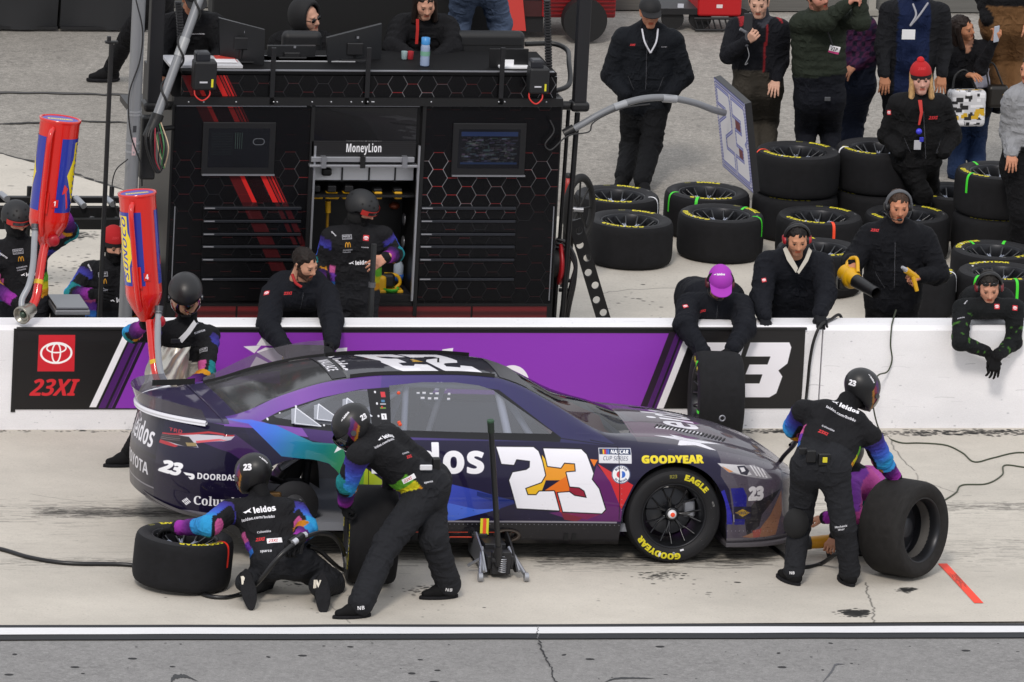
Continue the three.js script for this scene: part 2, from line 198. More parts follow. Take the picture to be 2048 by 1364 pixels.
// ================================================================ pit wall with banner
{
  const w = thing('pit_wall', 'long low white concrete pit wall carrying a sponsor banner', 'wall');
  const prof = new THREE.Shape([[0, 0], [0.29, 0], [0.29, 0.785], [0.265, 0.81], [0.03, 0.81], [0, 0.775]].map(([x, y]) => new THREE.Vector2(x, y)));
  const wallTex = texture(1024, 256, (c, W, H) => {
    const im = c.createImageData(W, H), d = im.data; for (let y = 0, o = 0; y < H; y++) for (let x = 0; x < W; x++, o += 4) { const k = 238 + 14 * (fbm(x / 60, y / 40, 1, 4) - 0.47) + 8 * (grain(x, y) - 0.5); d[o] = k * 0.988; d[o + 1] = k * 0.985; d[o + 2] = k; d[o + 3] = 255; } c.putImageData(im, 0, 0);
    for (let i = 0; i < 150; i++) { c.fillStyle = `rgba(90,90,100,${0.1 + 0.35 * rnd()})`; c.beginPath(); c.ellipse(rnd() * W, H * (1 - 0.95 * rnd() ** 1.6), 0.6 + 1.8 * rnd() * rnd(), 0.5 + rnd(), 0, 0, 7); c.fill(); }
    for (let i = 0; i < 26; i++) { c.strokeStyle = `rgba(60,60,64,${0.08 + 0.2 * rnd()})`; c.lineWidth = 0.6 + 1.2 * rnd(); c.beginPath(); const x = rnd() * W, y = H * (0.3 + 0.65 * rnd()); c.moveTo(x, y); c.quadraticCurveTo(x + 10 * rnd(), y - 6 * rnd(), x + 8 + 22 * rnd(), y + 4 * rnd() - 2); c.stroke(); }
    for (let i = 0; i < 60; i++) { c.strokeStyle = `rgba(110,110,118,${0.04 + 0.1 * rnd()})`; c.lineWidth = 1; c.beginPath(); const x = rnd() * W, y = rnd() * H; c.moveTo(x, y); c.lineTo(x + 30 * rnd(), y + 5 * rnd() - 2); c.stroke(); }
  });
  wallTex.repeat.set(1 / 6, 1 / 0.9);
  const wm = M(0xffffff, 0.62, { map: wallTex, bumpMap: wallTex, bumpScale: 0.002 });
  // two cast lengths with the joint the photograph shows right of the banner
  const len = (x0, x1) => { const g = new THREE.ExtrudeGeometry(prof, { depth: x1 - x0, bevelEnabled: false, curveSegments: 1 }).rotateY(PI / 2).translate(x0, 0, 0), p = g.attributes.position, uv = g.attributes.uv; for (let i = 0; i < p.count; i++) uv.setXY(i, p.getX(i), p.getY(i) - p.getZ(i)); return g; };
  const jx = at(1640, 760, 0).x;
  mesh('wall_section', len(-30, jx - 0.006), wm, w); mesh('wall_section', len(jx + 0.006, 30), wm, w);
  // banner
  const x0 = at(32, 735, 0).x, x1 = at(1606, 735, 0).x, yT = at(1024, 657, 0).y, yB = at(1024, 817, 0).y, W = 2048, H = Math.round(2048 * (yT - yB) / (x1 - x0));
  const bt = texture(W, H, (c) => {
    const P = (px, py) => { const q = at(px, py, 0); return [(q.x - x0) / (x1 - x0) * W, (yT - q.y) / (yT - yB) * H]; };
    const poly = (f, pts) => { c.fillStyle = f; c.beginPath(); pts.forEach((p, i) => { const [x, y] = P(...p); i ? c.lineTo(x, y) : c.moveTo(x, y); }); c.fill(); };
    c.fillStyle = '#141214'; c.fillRect(0, 0, W, H);
    const purple = '#8c34b4', deep = '#4d1a68';
    poly(purple, [[282, 664], [1352, 666], [1302, 818], [222, 816]]);
    poly('#f4f2f8', [[248, 664], [262, 664], [192, 814], [178, 814]]);
    poly(deep, [[266, 664], [292, 664], [222, 816], [196, 816]]); poly('#1b0c22', [[280, 664], [285, 664], [215, 816], [210, 816]]); poly('#1b0c22', [[293, 664], [300, 664], [230, 816], [223, 816]]);
    poly('#241029', [[1338, 664], [1352, 664], [1292, 818], [1278, 818]]); poly(deep, [[1352, 664], [1372, 664], [1312, 818], [1292, 818]]); poly('#17101b', [[1362, 664], [1366, 664], [1306, 818], [1302, 818]]); poly('#f4f2f8', [[1372, 664], [1386, 664], [1326, 818], [1312, 818]]); poly('#141214', [[1386, 664], [1610, 664], [1610, 820], [1326, 820]]);
    // star of the sponsor's mark and its big lettering, mostly behind the car
    const star = '#f1eef6';
    poly(star, [[486, 692], [522, 690], [508, 706]]); poly(star, [[527, 668], [556, 668], [575, 692], [512, 690]]); poly(star, [[512, 712], [570, 742], [494, 742]]); poly(star, [[530, 694], [640, 700], [640, 742], [575, 742], [512, 703]]);
    poly(star, [[672, 696], [694, 694], [688, 760], [665, 760]]); poly(star, [[793, 700], [815, 700], [814, 712], [792, 712]]); poly(star, [[884, 698], [906, 695], [892, 780], [868, 780]]);
    c.fillStyle = star; { const [x, y] = P(1022, 768), r = P(1056, 768)[0] - x; c.beginPath(); c.ellipse(x, y, r * 1.05, r * 1.15, 0, 0, 7); c.fill(); c.fillStyle = purple; c.beginPath(); c.ellipse(x + r * 0.1, y + r * 0.25, r * 0.55, r * 0.4, 0, 0, 7); c.fill(); }
    // car maker's square with the three ovals
    poly('#d0202e', [[77, 669], [150, 669], [148, 742], [74, 742]]);
    { const [cx, cy] = P(112, 705), sx = P(144, 705)[0] - cx; c.strokeStyle = '#fff'; const el = (a, b, rx, ry, w) => { c.lineWidth = w; c.beginPath(); c.ellipse(cx + a, cy + b, rx, ry, 0, 0, 7); c.stroke(); };
      el(0, 0, sx * 0.95, sx * 0.64, sx * 0.13); el(0, -sx * 0.3, sx * 0.6, sx * 0.28, sx * 0.1); el(0, 0, sx * 0.26, sx * 0.6, sx * 0.1); }
    const text = (s, px, py, h, font, fill, skew = 0, sx = 1) => { const [x, y] = P(px, py), k = (P(px, py + h)[1] - y) / 100; c.save(); c.translate(x, y); c.transform(k * sx, 0, -skew * k, k, 0, 0); c.font = font; c.textBaseline = 'alphabetic'; c.fillStyle = fill; c.fillText(s, 0, 0); c.restore(); };
    text('23XI', 56, 790, 46, 'bold 100px sans-serif', '#d6252f', 0.3, 0.93); text('23XI', 57.2, 790.4, 46, 'bold 100px sans-serif', '#d6252f', 0.3, 0.93);
    // big slanted 23 at the end
    const n2 = [[1412, 684], [1478, 684], [1487, 692], [1476, 726], [1432, 756], [1428, 765], [1478, 765], [1470, 795], [1376, 795], [1386, 752], [1440, 722], [1444, 712], [1402, 712]];
    const n3 = [[1500, 684], [1578, 684], [1582, 694], [1574, 726], [1556, 740], [1564, 752], [1552, 786], [1538, 794], [1452, 794], [1462, 766], [1518, 766], [1524, 748], [1490, 748], [1498, 728], [1534, 728], [1540, 712], [1490, 712]];
    poly('#efedf4', n2); poly('#efedf4', n3);
    for (let i = 0; i < 120; i++) { c.strokeStyle = `rgba(255,255,255,${0.015 + 0.03 * rnd()})`; c.lineWidth = 1; c.beginPath(); const x = rnd() * W, y = rnd() * H; c.moveTo(x, y); c.lineTo(x + 60 * rnd(), y + 4 * rnd()); c.stroke(); }
  });
  const g = new THREE.PlaneGeometry(x1 - x0, yT - yB, 160, 16), p = g.attributes.position;
  for (let i = 0; i < p.count; i++) { const X = p.getX(i), Y = p.getY(i) / (yT - yB) + 0.5; p.setZ(i, 0.008 + 0.014 * Math.sin(Y * PI) * fbm(X * 1.2, Y * 1.5, 2, 3) + 0.007 * Math.exp(-(((Y - 0.86 - 0.05 * Math.sin(X * 1.1)) / 0.06) ** 2)) * sstep(noise(X * 0.9, 4), 0.35, 0.8)); }
  g.computeVertexNormals(); g.translate((x0 + x1) / 2, (yT + yB) / 2, 0);
  const b = mesh('banner', g, M(0xffffff, 0.42, { map: bt })); tag(b, 'purple and black vinyl banner with white lettering fixed to pit wall', 'banner');
  // black hem pole along the banner's top and the flap at its ends
  const hem = mesh('banner_hem', box(x1 - x0 + 0.02, 0.02, 0.02, (x0 + x1) / 2, yT + 0.004, 0.014, 0.006), M(0x1b1b1d, 0.6), b);
  mesh('flap', boxBetween(at(26, 700, 0).x, x0 + 0.005, yB - 0.02, yT, 0.002, 0.009), M(0x131214, 0.5), b);
}
// ================================================================ race wheels
const TR = 0.357, TW = 0.182;
const tyreProfile = [[0.236, 0.150], [0.246, 0.166], [0.272, 0.178], [0.3, TW], [0.322, 0.179], [0.338, 0.169], [0.348, 0.152], [0.3535, 0.13], [0.3565, 0.1], [TR, 0.05], [TR, 0]];
const fullProfile = [...tyreProfile, ...tyreProfile.slice(0, -1).reverse().map(([r, y]) => [r, -y])];
const treadTex = texture(512, 256, (c, w, h) => {
  const im = c.createImageData(w, h), d = im.data; for (let y = 0, o = 0; y < h; y++) for (let x = 0; x < w; x++, o += 4) { const k = 42 + 14 * (fbm(x / 40, y / 12, 2, 3) - 0.45) + 10 * (grain(x, y) - 0.5); d[o] = k; d[o + 1] = k; d[o + 2] = k * 1.04; d[o + 3] = 255; } c.putImageData(im, 0, 0);
});
treadTex.repeat.set(4, 1);
function circleText(c, s, R, mid, size, color, squeeze = 1, font = 'bold') {
  c.font = `${font} ${size}px sans-serif`; c.textAlign = 'center'; c.textBaseline = 'middle'; const w = [...s].map((ch) => c.measureText(ch).width * squeeze), tot = w.reduce((a, b) => a + b, 0); let a = mid - tot / R / 2;
  [...s].forEach((ch, i) => { a += w[i] / R / 2; c.save(); c.rotate(a); c.translate(0, -R); c.scale(squeeze, 1); c.fillStyle = color; c.fillText(ch, 0, 0); c.lineWidth = size * 0.07; c.strokeStyle = color; c.strokeText(ch, 0, 0); c.restore(); a += w[i] / R / 2; });
}
function sidewallTexture(worn) {
  return texture(1024, 1024, (c, w) => {
    c.fillStyle = '#232325'; c.fillRect(0, 0, w, w); const S = w / 0.74;
    for (let i = 0; i < 2600; i++) { c.fillStyle = `rgba(${rnd() < 0.5 ? '70,70,72' : '10,10,10'},${0.18 * rnd()})`; c.fillRect(rnd() * w, rnd() * w, 1 + 4 * rnd(), 1 + 2 * rnd()); }
    c.translate(w / 2, w / 2);
    for (const r of [0.25, 0.262, 0.322]) { c.strokeStyle = 'rgba(70,70,74,0.5)'; c.lineWidth = 1.5; c.beginPath(); c.arc(0, 0, r * S, 0, 7); c.stroke(); }
    const yellow = worn ? '#b9ab28' : '#e9da2f';
    circleText(c, 'GOODYEAR', 0.298 * S, PI * 1.13, 0.058 * S, yellow, 1.18); circleText(c, 'EAGLE', 0.298 * S, 0.55, 0.056 * S, yellow, 1.22);
    circleText(c, 'R23', 0.298 * S, -0.08, 0.034 * S, '#8f8a3a', 1, 'normal'); circleText(c, '4578', 0.3 * S, 1.25, 0.018 * S, '#8d8d8a', 1, 'normal'); circleText(c, '12', 0.275 * S, 3.1, 0.02 * S, '#cfd2da', 1, 'normal');
    c.save(); c.rotate(1.9); c.fillStyle = '#e8e8ea'; c.fillRect(0.285 * S, -0.008 * S, 0.03 * S, 0.016 * S); c.restore(); c.save(); c.rotate(1.3); c.fillStyle = '#e8e8ea'; c.fillRect(0.255 * S, -0.014 * S, 0.012 * S, 0.028 * S); c.restore();
    for (let i = 0; i < 9; i++) { c.save(); c.rotate(rnd() * 7); c.fillStyle = rnd() < 0.5 ? '#d9d9dc' : '#b8ad4a'; c.fillRect((0.26 + 0.06 * rnd()) * S, 0, 3, 2); c.restore(); }
  });
}
const sideTex = sidewallTexture(false);
const tyreMats = { tread: M(0xa8a8b0, 0.82, { specularIntensity: 0.5, map: treadTex, bumpMap: treadTex, bumpScale: 0.0015 }), side: M(0xe4e4e8, 0.62, { specularIntensity: 0.5, map: sideTex }), rim: M(0x1a1b1f, 0.32, { metalness: 0.35, clearcoat: 0.5, clearcoatRoughness: 0.25 }), bare: M(0xaeb3c2, 0.35, { metalness: 0.85 }), lip: M(0x27282c, 0.36, { metalness: 0.55 }) };
const tyreGeo = (() => {
  const k = 5, outer = lathe(fullProfile.slice(k), 72), side = lathe(tyreProfile.slice(0, k + 1), 72), p = side.attributes.position, uv = side.attributes.uv;
  for (let i = 0; i < p.count; i++) uv.setXY(i, 0.5 + p.getX(i) / 0.74, 0.5 + p.getZ(i) / -0.74);
  const barrel = lathe([[0.236, 0.15], [0.242, 0.158], [0.238, 0.164], [0.228, 0.158], [0.222, 0.13], [0.213, 0.1], [0.209, 0.03], [0.212, -0.11], [0.224, -0.14], [0.23, -0.158], [0.24, -0.162], [0.244, -0.158], [0.236, -0.15]], 56);
  const hub = lathe([[0, 0.052], [0.018, 0.052], [0.02, 0.06], [0.042, 0.062], [0.05, 0.05], [0.056, 0.03], [0.062, 0.022], [0.066, 0.0], [0.06, -0.06], [0, -0.06]], 32), spokes = [], fork = [];
  for (let i = 0; i < 7; i++) {
    const a = i / 7 * 2 * PI, P = (r, t, y) => V(r * Math.cos(a + t), y, r * Math.sin(a + t));
    const arm = (t1) => { const q = new THREE.CatmullRomCurve3([P(0.05, t1 * 0.2, 0.028), P(0.105, t1 * 0.3, 0.04), P(0.155, t1 * 0.8, 0.07), P(0.212, t1, 0.108)]); const g = new THREE.TubeGeometry(q, 10, 0.0075, 6); return g; };
    spokes.push(arm(0.21), arm(-0.21));
    spokes.push(rod(P(0.05, 0, 0.02), P(0.11, 0, 0.036), 0.02, 0.009, 8)); fork.push(rod(P(0.06, 0, 0.04), P(0.135, 0.08, 0.064), 0.011, 0.005, 6), rod(P(0.06, 0, 0.04), P(0.135, -0.08, 0.064), 0.011, 0.005, 6));
  }
  const lift = (g) => g.translate(0, 0.04, 0); return { outer, side, barrel, spokes: lift(merge(spokes)), hub: lift(hub), fork: lift(merge(fork)) };
})();
// a wheel lies with its axis up: outer face to +y
function wheel(name, label, group, category = 'wheel', asPartOf) {
  const t = asPartOf ? new THREE.Group() : thing(name, label, category, undefined, group); if (asPartOf) { t.name = name; asPartOf.add(t); }
  const ty = mesh('tyre', tyreGeo.outer, tyreMats.tread, t), P = asPartOf ? t : ty;
  mesh('sidewall', tyreGeo.side, tyreMats.side, asPartOf ? t : ty);
  const rim = mesh('rim', tyreGeo.barrel, tyreMats.lip, t), R = asPartOf ? t : rim; mesh('spokes', tyreGeo.spokes, tyreMats.rim, R); mesh('hub', tyreGeo.hub, tyreMats.rim, R); mesh('spoke_forks', tyreGeo.fork, asPartOf ? tyreMats.rim : tyreMats.bare, R);
  return t;
}
const tapeMats = { green: M(0x3fd12c, 0.5), orange: M(0xf24a26, 0.5), red: M(0xee3524, 0.5), white: M(0xe8e8ec, 0.5) };
// adhesive strip that runs over the shoulder: from profile step a to b at angle phi
function tape(t, phi, color, from = 2, to = 9.6, w = 0.024) {
  const prof = fullProfile, A = [], B = [], n = 18; for (let i = 0; i <= n; i++) { const s = lerp(from, to, i / n), k = Math.min(Math.floor(s), prof.length - 2), f = s - k, r = lerp(prof[k][0], prof[k + 1][0], f), y = lerp(prof[k][1], prof[k + 1][1], f), out = 0.003, R = r + out * (y > 0.165 ? 0.3 : 1), Y = y + (y > 0.12 ? out : 0); const h = w / 2 / R; A.push(V(R * Math.cos(phi - h), Y, R * Math.sin(phi - h))); B.push(V(R * Math.cos(phi + h), Y, R * Math.sin(phi + h))); }
  mesh(color + '_tape', ribbon(A, B), tapeMats[color], t);
}
// ================================================================ the stock car
// Local frame of the car: x forward (same as the world's), y up, z to its right side (towards the road); it stands jacked up on that side.
const CAR_TILT = -0.077, carPos = V(0, 0.061, 2.97);
const carM = new THREE.Matrix4().compose(carPos, new THREE.Quaternion().setFromEuler(new THREE.Euler(CAR_TILT, 0, -0.0075, 'XYZ')), V(1, 1, 1));
carM.elements[13] -= 0.0075 * 0.9; const carI = carM.clone().invert();
function curve(t) { // monotone-ish cubic through [x, v] pairs
  const n = t.length, m = t.map((_, i) => i === 0 ? (t[1][1] - t[0][1]) / (t[1][0] - t[0][0]) : i === n - 1 ? (t[i][1] - t[i - 1][1]) / (t[i][0] - t[i - 1][0]) : (() => { const a = (t[i][1] - t[i - 1][1]) / (t[i][0] - t[i - 1][0]), b = (t[i + 1][1] - t[i][1]) / (t[i + 1][0] - t[i][0]); return a * b <= 0 ? 0 : 2 * a * b / (a + b); })());
  return (x) => { if (x <= t[0][0]) return t[0][1]; if (x >= t[n - 1][0]) return t[n - 1][1]; let i = 0; while (x > t[i + 1][0]) i++; const h = t[i + 1][0] - t[i][0], s = (x - t[i][0]) / h, s2 = s * s, s3 = s2 * s; return (2 * s3 - 3 * s2 + 1) * t[i][1] + (s3 - 2 * s2 + s) * h * m[i] + (-2 * s3 + 3 * s2) * t[i + 1][1] + (s3 - s2) * h * m[i + 1]; };
}
const TAIL = -3.5, NOSE = 1.42;
const K = {
  bot: curve([[-3.5, 0.25], [-3.3, 0.2], [-3.05, 0.17], [-2.8, 0.13], [-2.0, 0.03], [-1.5, 0.015], [1.0, 0.01], [1.42, 0.03]]),
  w: curve([[-3.5, 0.95], [-3.0, 0.965], [-2.7, 0.985], [-2.4, 0.995], [-2.05, 0.985], [-1.6, 0.955], [-0.8, 0.95], [-0.2, 0.965], [0.1, 0.985], [0.4, 0.995], [0.75, 0.985], [1.0, 0.96], [1.42, 0.93]]),
  yS: curve([[-3.5, 0.78], [-3.1, 0.8], [-2.7, 0.8], [-2.4, 0.785], [-2.0, 0.75], [-1.6, 0.72], [-0.8, 0.69], [0, 0.675], [0.4, 0.67], [0.8, 0.615], [1.1, 0.54], [1.3, 0.47], [1.42, 0.43]]),
  yB: curve([[-3.5, 0.855], [-3.0, 0.87], [-2.6, 0.885], [-2.0, 0.835], [-1.6, 0.815], [-0.8, 0.797], [-0.3, 0.785], [0, 0.765], [0.4, 0.735], [0.8, 0.672], [1.1, 0.59], [1.3, 0.505], [1.42, 0.445]]),
  zB: curve([[-3.5, 0.85], [-3.0, 0.86], [-2.6, 0.87], [-2.0, 0.865], [-1.6, 0.845], [-0.4, 0.84], [0, 0.85], [0.4, 0.85], [0.8, 0.81], [1.1, 0.76], [1.42, 0.7]]),
  yT: curve([[-3.5, 0.87], [-3.2, 0.885], [-2.95, 0.895], [-2.8, 0.925], [-2.5, 1.035], [-2.1, 1.132], [-1.7, 1.17], [-1.2, 1.176], [-0.9, 1.158], [-0.75, 1.12], [-0.5, 1.0], [-0.2, 0.835], [-0.1, 0.8], [0.05, 0.785], [0.4, 0.765], [0.8, 0.705], [1.1, 0.62], [1.3, 0.525], [1.42, 0.45]]),
  zT: curve([[-3.5, 0.66], [-2.95, 0.68], [-2.5, 0.57], [-2.1, 0.49], [-1.6, 0.462], [-1.0, 0.465], [-0.85, 0.48], [-0.5, 0.6], [-0.2, 0.735], [-0.05, 0.7], [0.1, 0.62], [0.4, 0.56], [1.1, 0.5], [1.42, 0.45]]),
  yC: curve([[-3.5, 0.865], [-3.2, 0.895], [-2.95, 0.915], [-2.85, 0.935], [-2.5, 1.075], [-2.1, 1.2], [-1.7, 1.243], [-1.2, 1.25], [-0.9, 1.238], [-0.7, 1.19], [-0.4, 1.06], [-0.1, 0.925], [0.05, 0.858], [0.13, 0.835], [0.4, 0.815], [0.8, 0.755], [1.1, 0.665], [1.3, 0.55], [1.42, 0.455]]),
};
{ const y0 = K.yC; K.yC = (x) => K.yT(x) + (y0(x) - K.yT(x)) * lerp(0.45, 1, sstep(x, -0.45, 0.1)); }
const plan = (x) => { const r = x < -2.95 ? (-2.95 - x) / 0.55 : x > 0.8 ? (x - 0.8) / 0.62 : 0, p = x < 0 ? 2.3 : 2.5; return r <= 0 ? 1 : Math.pow(Math.max(0, 1 - r ** p), 1 / p); };
// the bumper stands out at mid height on the tail, the nose leans
const bulgeX = (x, y) => x < -2.9 ? 0.17 * sstep(y, 0.58, 0.86) * Math.exp(-(((x + 3.2) / 0.18) ** 2)) * sstep(-2.9 - x, 0, 0.2) + -0.015 * sstep(-2.95 - x, 0, 0.5) * Math.exp(-(((y - 0.42) / 0.2) ** 2)) + 0.05 * sstep(-2.95 - x, 0, 0.5) + 0.03 * sstep(-2.95 - x, 0, 0.5) * sstep(y, 0.55, 0.86) - 0.03 * sstep(-2.95 - x, 0.1, 0.5) * sstep(y, 0.84, 0.88) : x > 0.9 ? 0.05 * sstep(x, 0.9, 1.4) * (sstep(0.3 - y, 0, 0.25)) : 0;
const NJ = { bottom: 3, side: 18, glass: 10, top: 11 };
function section(x) {       // half profile from the underside's centre to the roof's centre: [y, z]
  const s = plan(x), yb = K.bot(x), w = K.w(x), yS = K.yS(x), yB = K.yB(x), zB = K.zB(x), yT = K.yT(x), zT = K.zT(x), yC = K.yC(x), out = [];
  for (let j = 0; j < NJ.bottom; j++) out.push([yb + 0.005, (w - 0.05) * j / NJ.bottom]);
  const hip = Math.exp(-(((x + 2.41) / 0.42) ** 2)) + 0.8 * Math.exp(-(((x - 0.38) / 0.42) ** 2));
  const sd = [[yb, w - 0.045], [yb + 0.09, w - 0.03], [Math.max(yb + 0.165, 0.165), w - 0.022 - 0.004], [Math.max(yb + 0.185, 0.185), w - 0.002 - 0.016 * (1 - hip)], [lerp(0.2, yS, 0.45), w + 0.004], [lerp(0.2, yS, 0.78), w - 0.006 + 0.004 * hip], [yS, w - 0.032 + 0.012 * hip], [lerp(yS, yB, 0.6), lerp(w - 0.03, zB, 0.45)], [yB, zB]];
  const c = new THREE.CatmullRomCurve3(sd.map(([y, z]) => V(0, y, z)), false, 'centripetal', 0.5), q = c.getPoints(NJ.side - 1); for (const v of q) out.push([v.y, v.z]);
  const bulge = 0.012; for (let j = 1; j <= NJ.glass; j++) { const t = j / NJ.glass; out.push([lerp(yB, yT, t) + bulge * Math.sin(PI * t) * 0.6, lerp(zB, zT, t) + bulge * Math.sin(PI * t)]); }
  for (let j = 1; j <= NJ.top; j++) { const t = j / NJ.top, z = zT * (1 - t); out.push([yT + (yC - yT) * (1 - (1 - t) ** 2), z]); }
  for (const p of out) p[1] *= s;
  return out;
}
const stations = []; { const add = (a, b, n) => { for (let i = 0; i < n; i++) stations.push(lerp(a, b, i / n)); }; for (let i = 0; i < 16; i++) stations.push(TAIL + 0.5 * (1 - Math.cos(i / 16 * PI / 2))); add(-3.0, 0.9, 118); for (let i = 0; i <= 18; i++) stations.push(0.9 + 0.52 * Math.sin(i / 18 * PI / 2)); }
stations.push(-2.85, -1.98, -0.83, 0.1); stations.sort((a, b) => a - b);
const KJ = NJ.bottom + NJ.side + NJ.glass + NJ.top;
const loft = (() => {
  const pos = [], N = stations.length, secs = stations.map(section);
  for (const side of [1, -1]) secs.forEach((s, i) => s.forEach(([y, z]) => pos.push(stations[i] + bulgeX(stations[i], y), y, z * side)));
  const ix = [], id = (s, i, j) => s * N * KJ + i * KJ + j;
  for (let s = 0; s < 2; s++) for (let i = 0; i < N - 1; i++) for (let j = 0; j < KJ - 1; j++) { const a = id(s, i, j), b = id(s, i + 1, j), c = id(s, i + 1, j + 1), d = id(s, i, j + 1); s ? ix.push(a, c, b, a, d, c) : ix.push(a, b, c, a, c, d); }
  let g = new THREE.BufferGeometry(); g.setAttribute('position', new THREE.Float32BufferAttribute(pos, 3)); g.setIndex(ix); g.computeVertexNormals();
  // weld the two halves' normals along the centre line
  const nr = g.attributes.normal; for (let i = 0; i < N; i++) for (const j of [0, KJ - 1]) { const a = id(0, i, j), b = id(1, i, j), v = V(nr.getX(a) + nr.getX(b), nr.getY(a) + nr.getY(b), 0).normalize(); nr.setXYZ(a, v.x, v.y, 0); nr.setXYZ(b, v.x, v.y, 0); }
  return { g, N, id };
})();
function panel(i0, i1, j0, j1, sides, uvOf) {
  const { g, id } = loft, p = [], n = [], uv = [], ix = [];
  for (const s of sides) { const base = p.length / 3, w = j1 - j0 + 1; for (let i = i0; i <= i1; i++) for (let j = j0; j <= j1; j++) { const k = id(s, i, j), v = V().fromBufferAttribute(g.attributes.position, k); p.push(v.x, v.y, v.z); n.push(g.attributes.normal.getX(k), g.attributes.normal.getY(k), g.attributes.normal.getZ(k)); uv.push(...uvOf(v)); }
    for (let i = 0; i < i1 - i0; i++) for (let j = 0; j < w - 1; j++) { const a = base + i * w + j, b = a + w, c = b + 1, d = a + 1; s ? ix.push(a, c, b, a, d, c) : ix.push(a, b, c, a, c, d); } }
  const o = new THREE.BufferGeometry(); o.setAttribute('position', new THREE.Float32BufferAttribute(p, 3)); o.setAttribute('normal', new THREE.Float32BufferAttribute(n, 3)); o.setAttribute('uv', new THREE.Float32BufferAttribute(uv, 2)); o.setIndex(ix); return o;
}
// where a photo pixel meets the body (local coordinates)
const secCache = new Map(), secAt = (x) => { const k = Math.round(x * 200); if (!secCache.has(k)) secCache.set(k, section(k / 200)); return secCache.get(k); };
function halfWidth(x, y) { x -= bulgeX(x, y); if (x < TAIL || x > NOSE) return -1; const s = secAt(x); let w = -1; for (let j = 0; j < s.length - 1; j++) { const [a, za] = s[j], [b, zb] = s[j + 1]; if ((a <= y && y <= b) || (b <= y && y <= a)) w = Math.max(w, a === b ? za : lerp(za, zb, (y - a) / (b - a))); } return w; }
function hit(px, py) {
  const o = camC.clone().applyMatrix4(carI), e = camC.clone().add(pixelRay(px, py)).applyMatrix4(carI), d = e.sub(o), q = V(); const t0 = (1.3 - o.z) / d.z; let step = 0.02 / d.length(), prev = t0;
  for (let i = 0; i < 260; i++) { const t = t0 + i * step; q.copy(o).addScaledVector(d, t); if (halfWidth(q.x, q.y) > Math.abs(q.z)) { let a = prev, b = t; for (let k = 0; k < 8; k++) { const m = (a + b) / 2; q.copy(o).addScaledVector(d, m); halfWidth(q.x, q.y) > Math.abs(q.z) ? b = m : a = m; } return q; } prev = t; }
  return q.copy(o).addScaledVector(d, (0.95 - o.z) / d.z);
}
// ---------------------------------------------------------------- livery
const SX0 = -3.62, SX1 = 1.5, SY0 = -0.02, SY1 = 1.28, SW = 2048, SH = Math.round(2048 * (SY1 - SY0) / (SX1 - SX0));
const sideUV = (v) => [(v.x - SX0) / (SX1 - SX0), (v.y - SY0) / (SY1 - SY0)];
const num23 = [[[975, 275], [1190, 277], [1218, 300], [1240, 360], [1258, 440], [1235, 480], [1180, 500], [1140, 515], [1155, 558], [1208, 558], [1225, 537], [1310, 535], [1340, 645], [1095, 632], [1050, 470], [1070, 425], [1150, 410], [1170, 395], [1172, 355], [1090, 345], [1075, 378], [1005, 372]],
  [[1250, 285], [1470, 290], [1500, 320], [1540, 430], [1530, 465], [1572, 520], [1610, 640], [1590, 662], [1365, 652], [1335, 545], [1400, 540], [1430, 562], [1505, 575], [1490, 530], [1460, 510], [1405, 505], [1385, 425], [1440, 420], [1435, 370], [1370, 365], [1350, 395], [1275, 385]]];
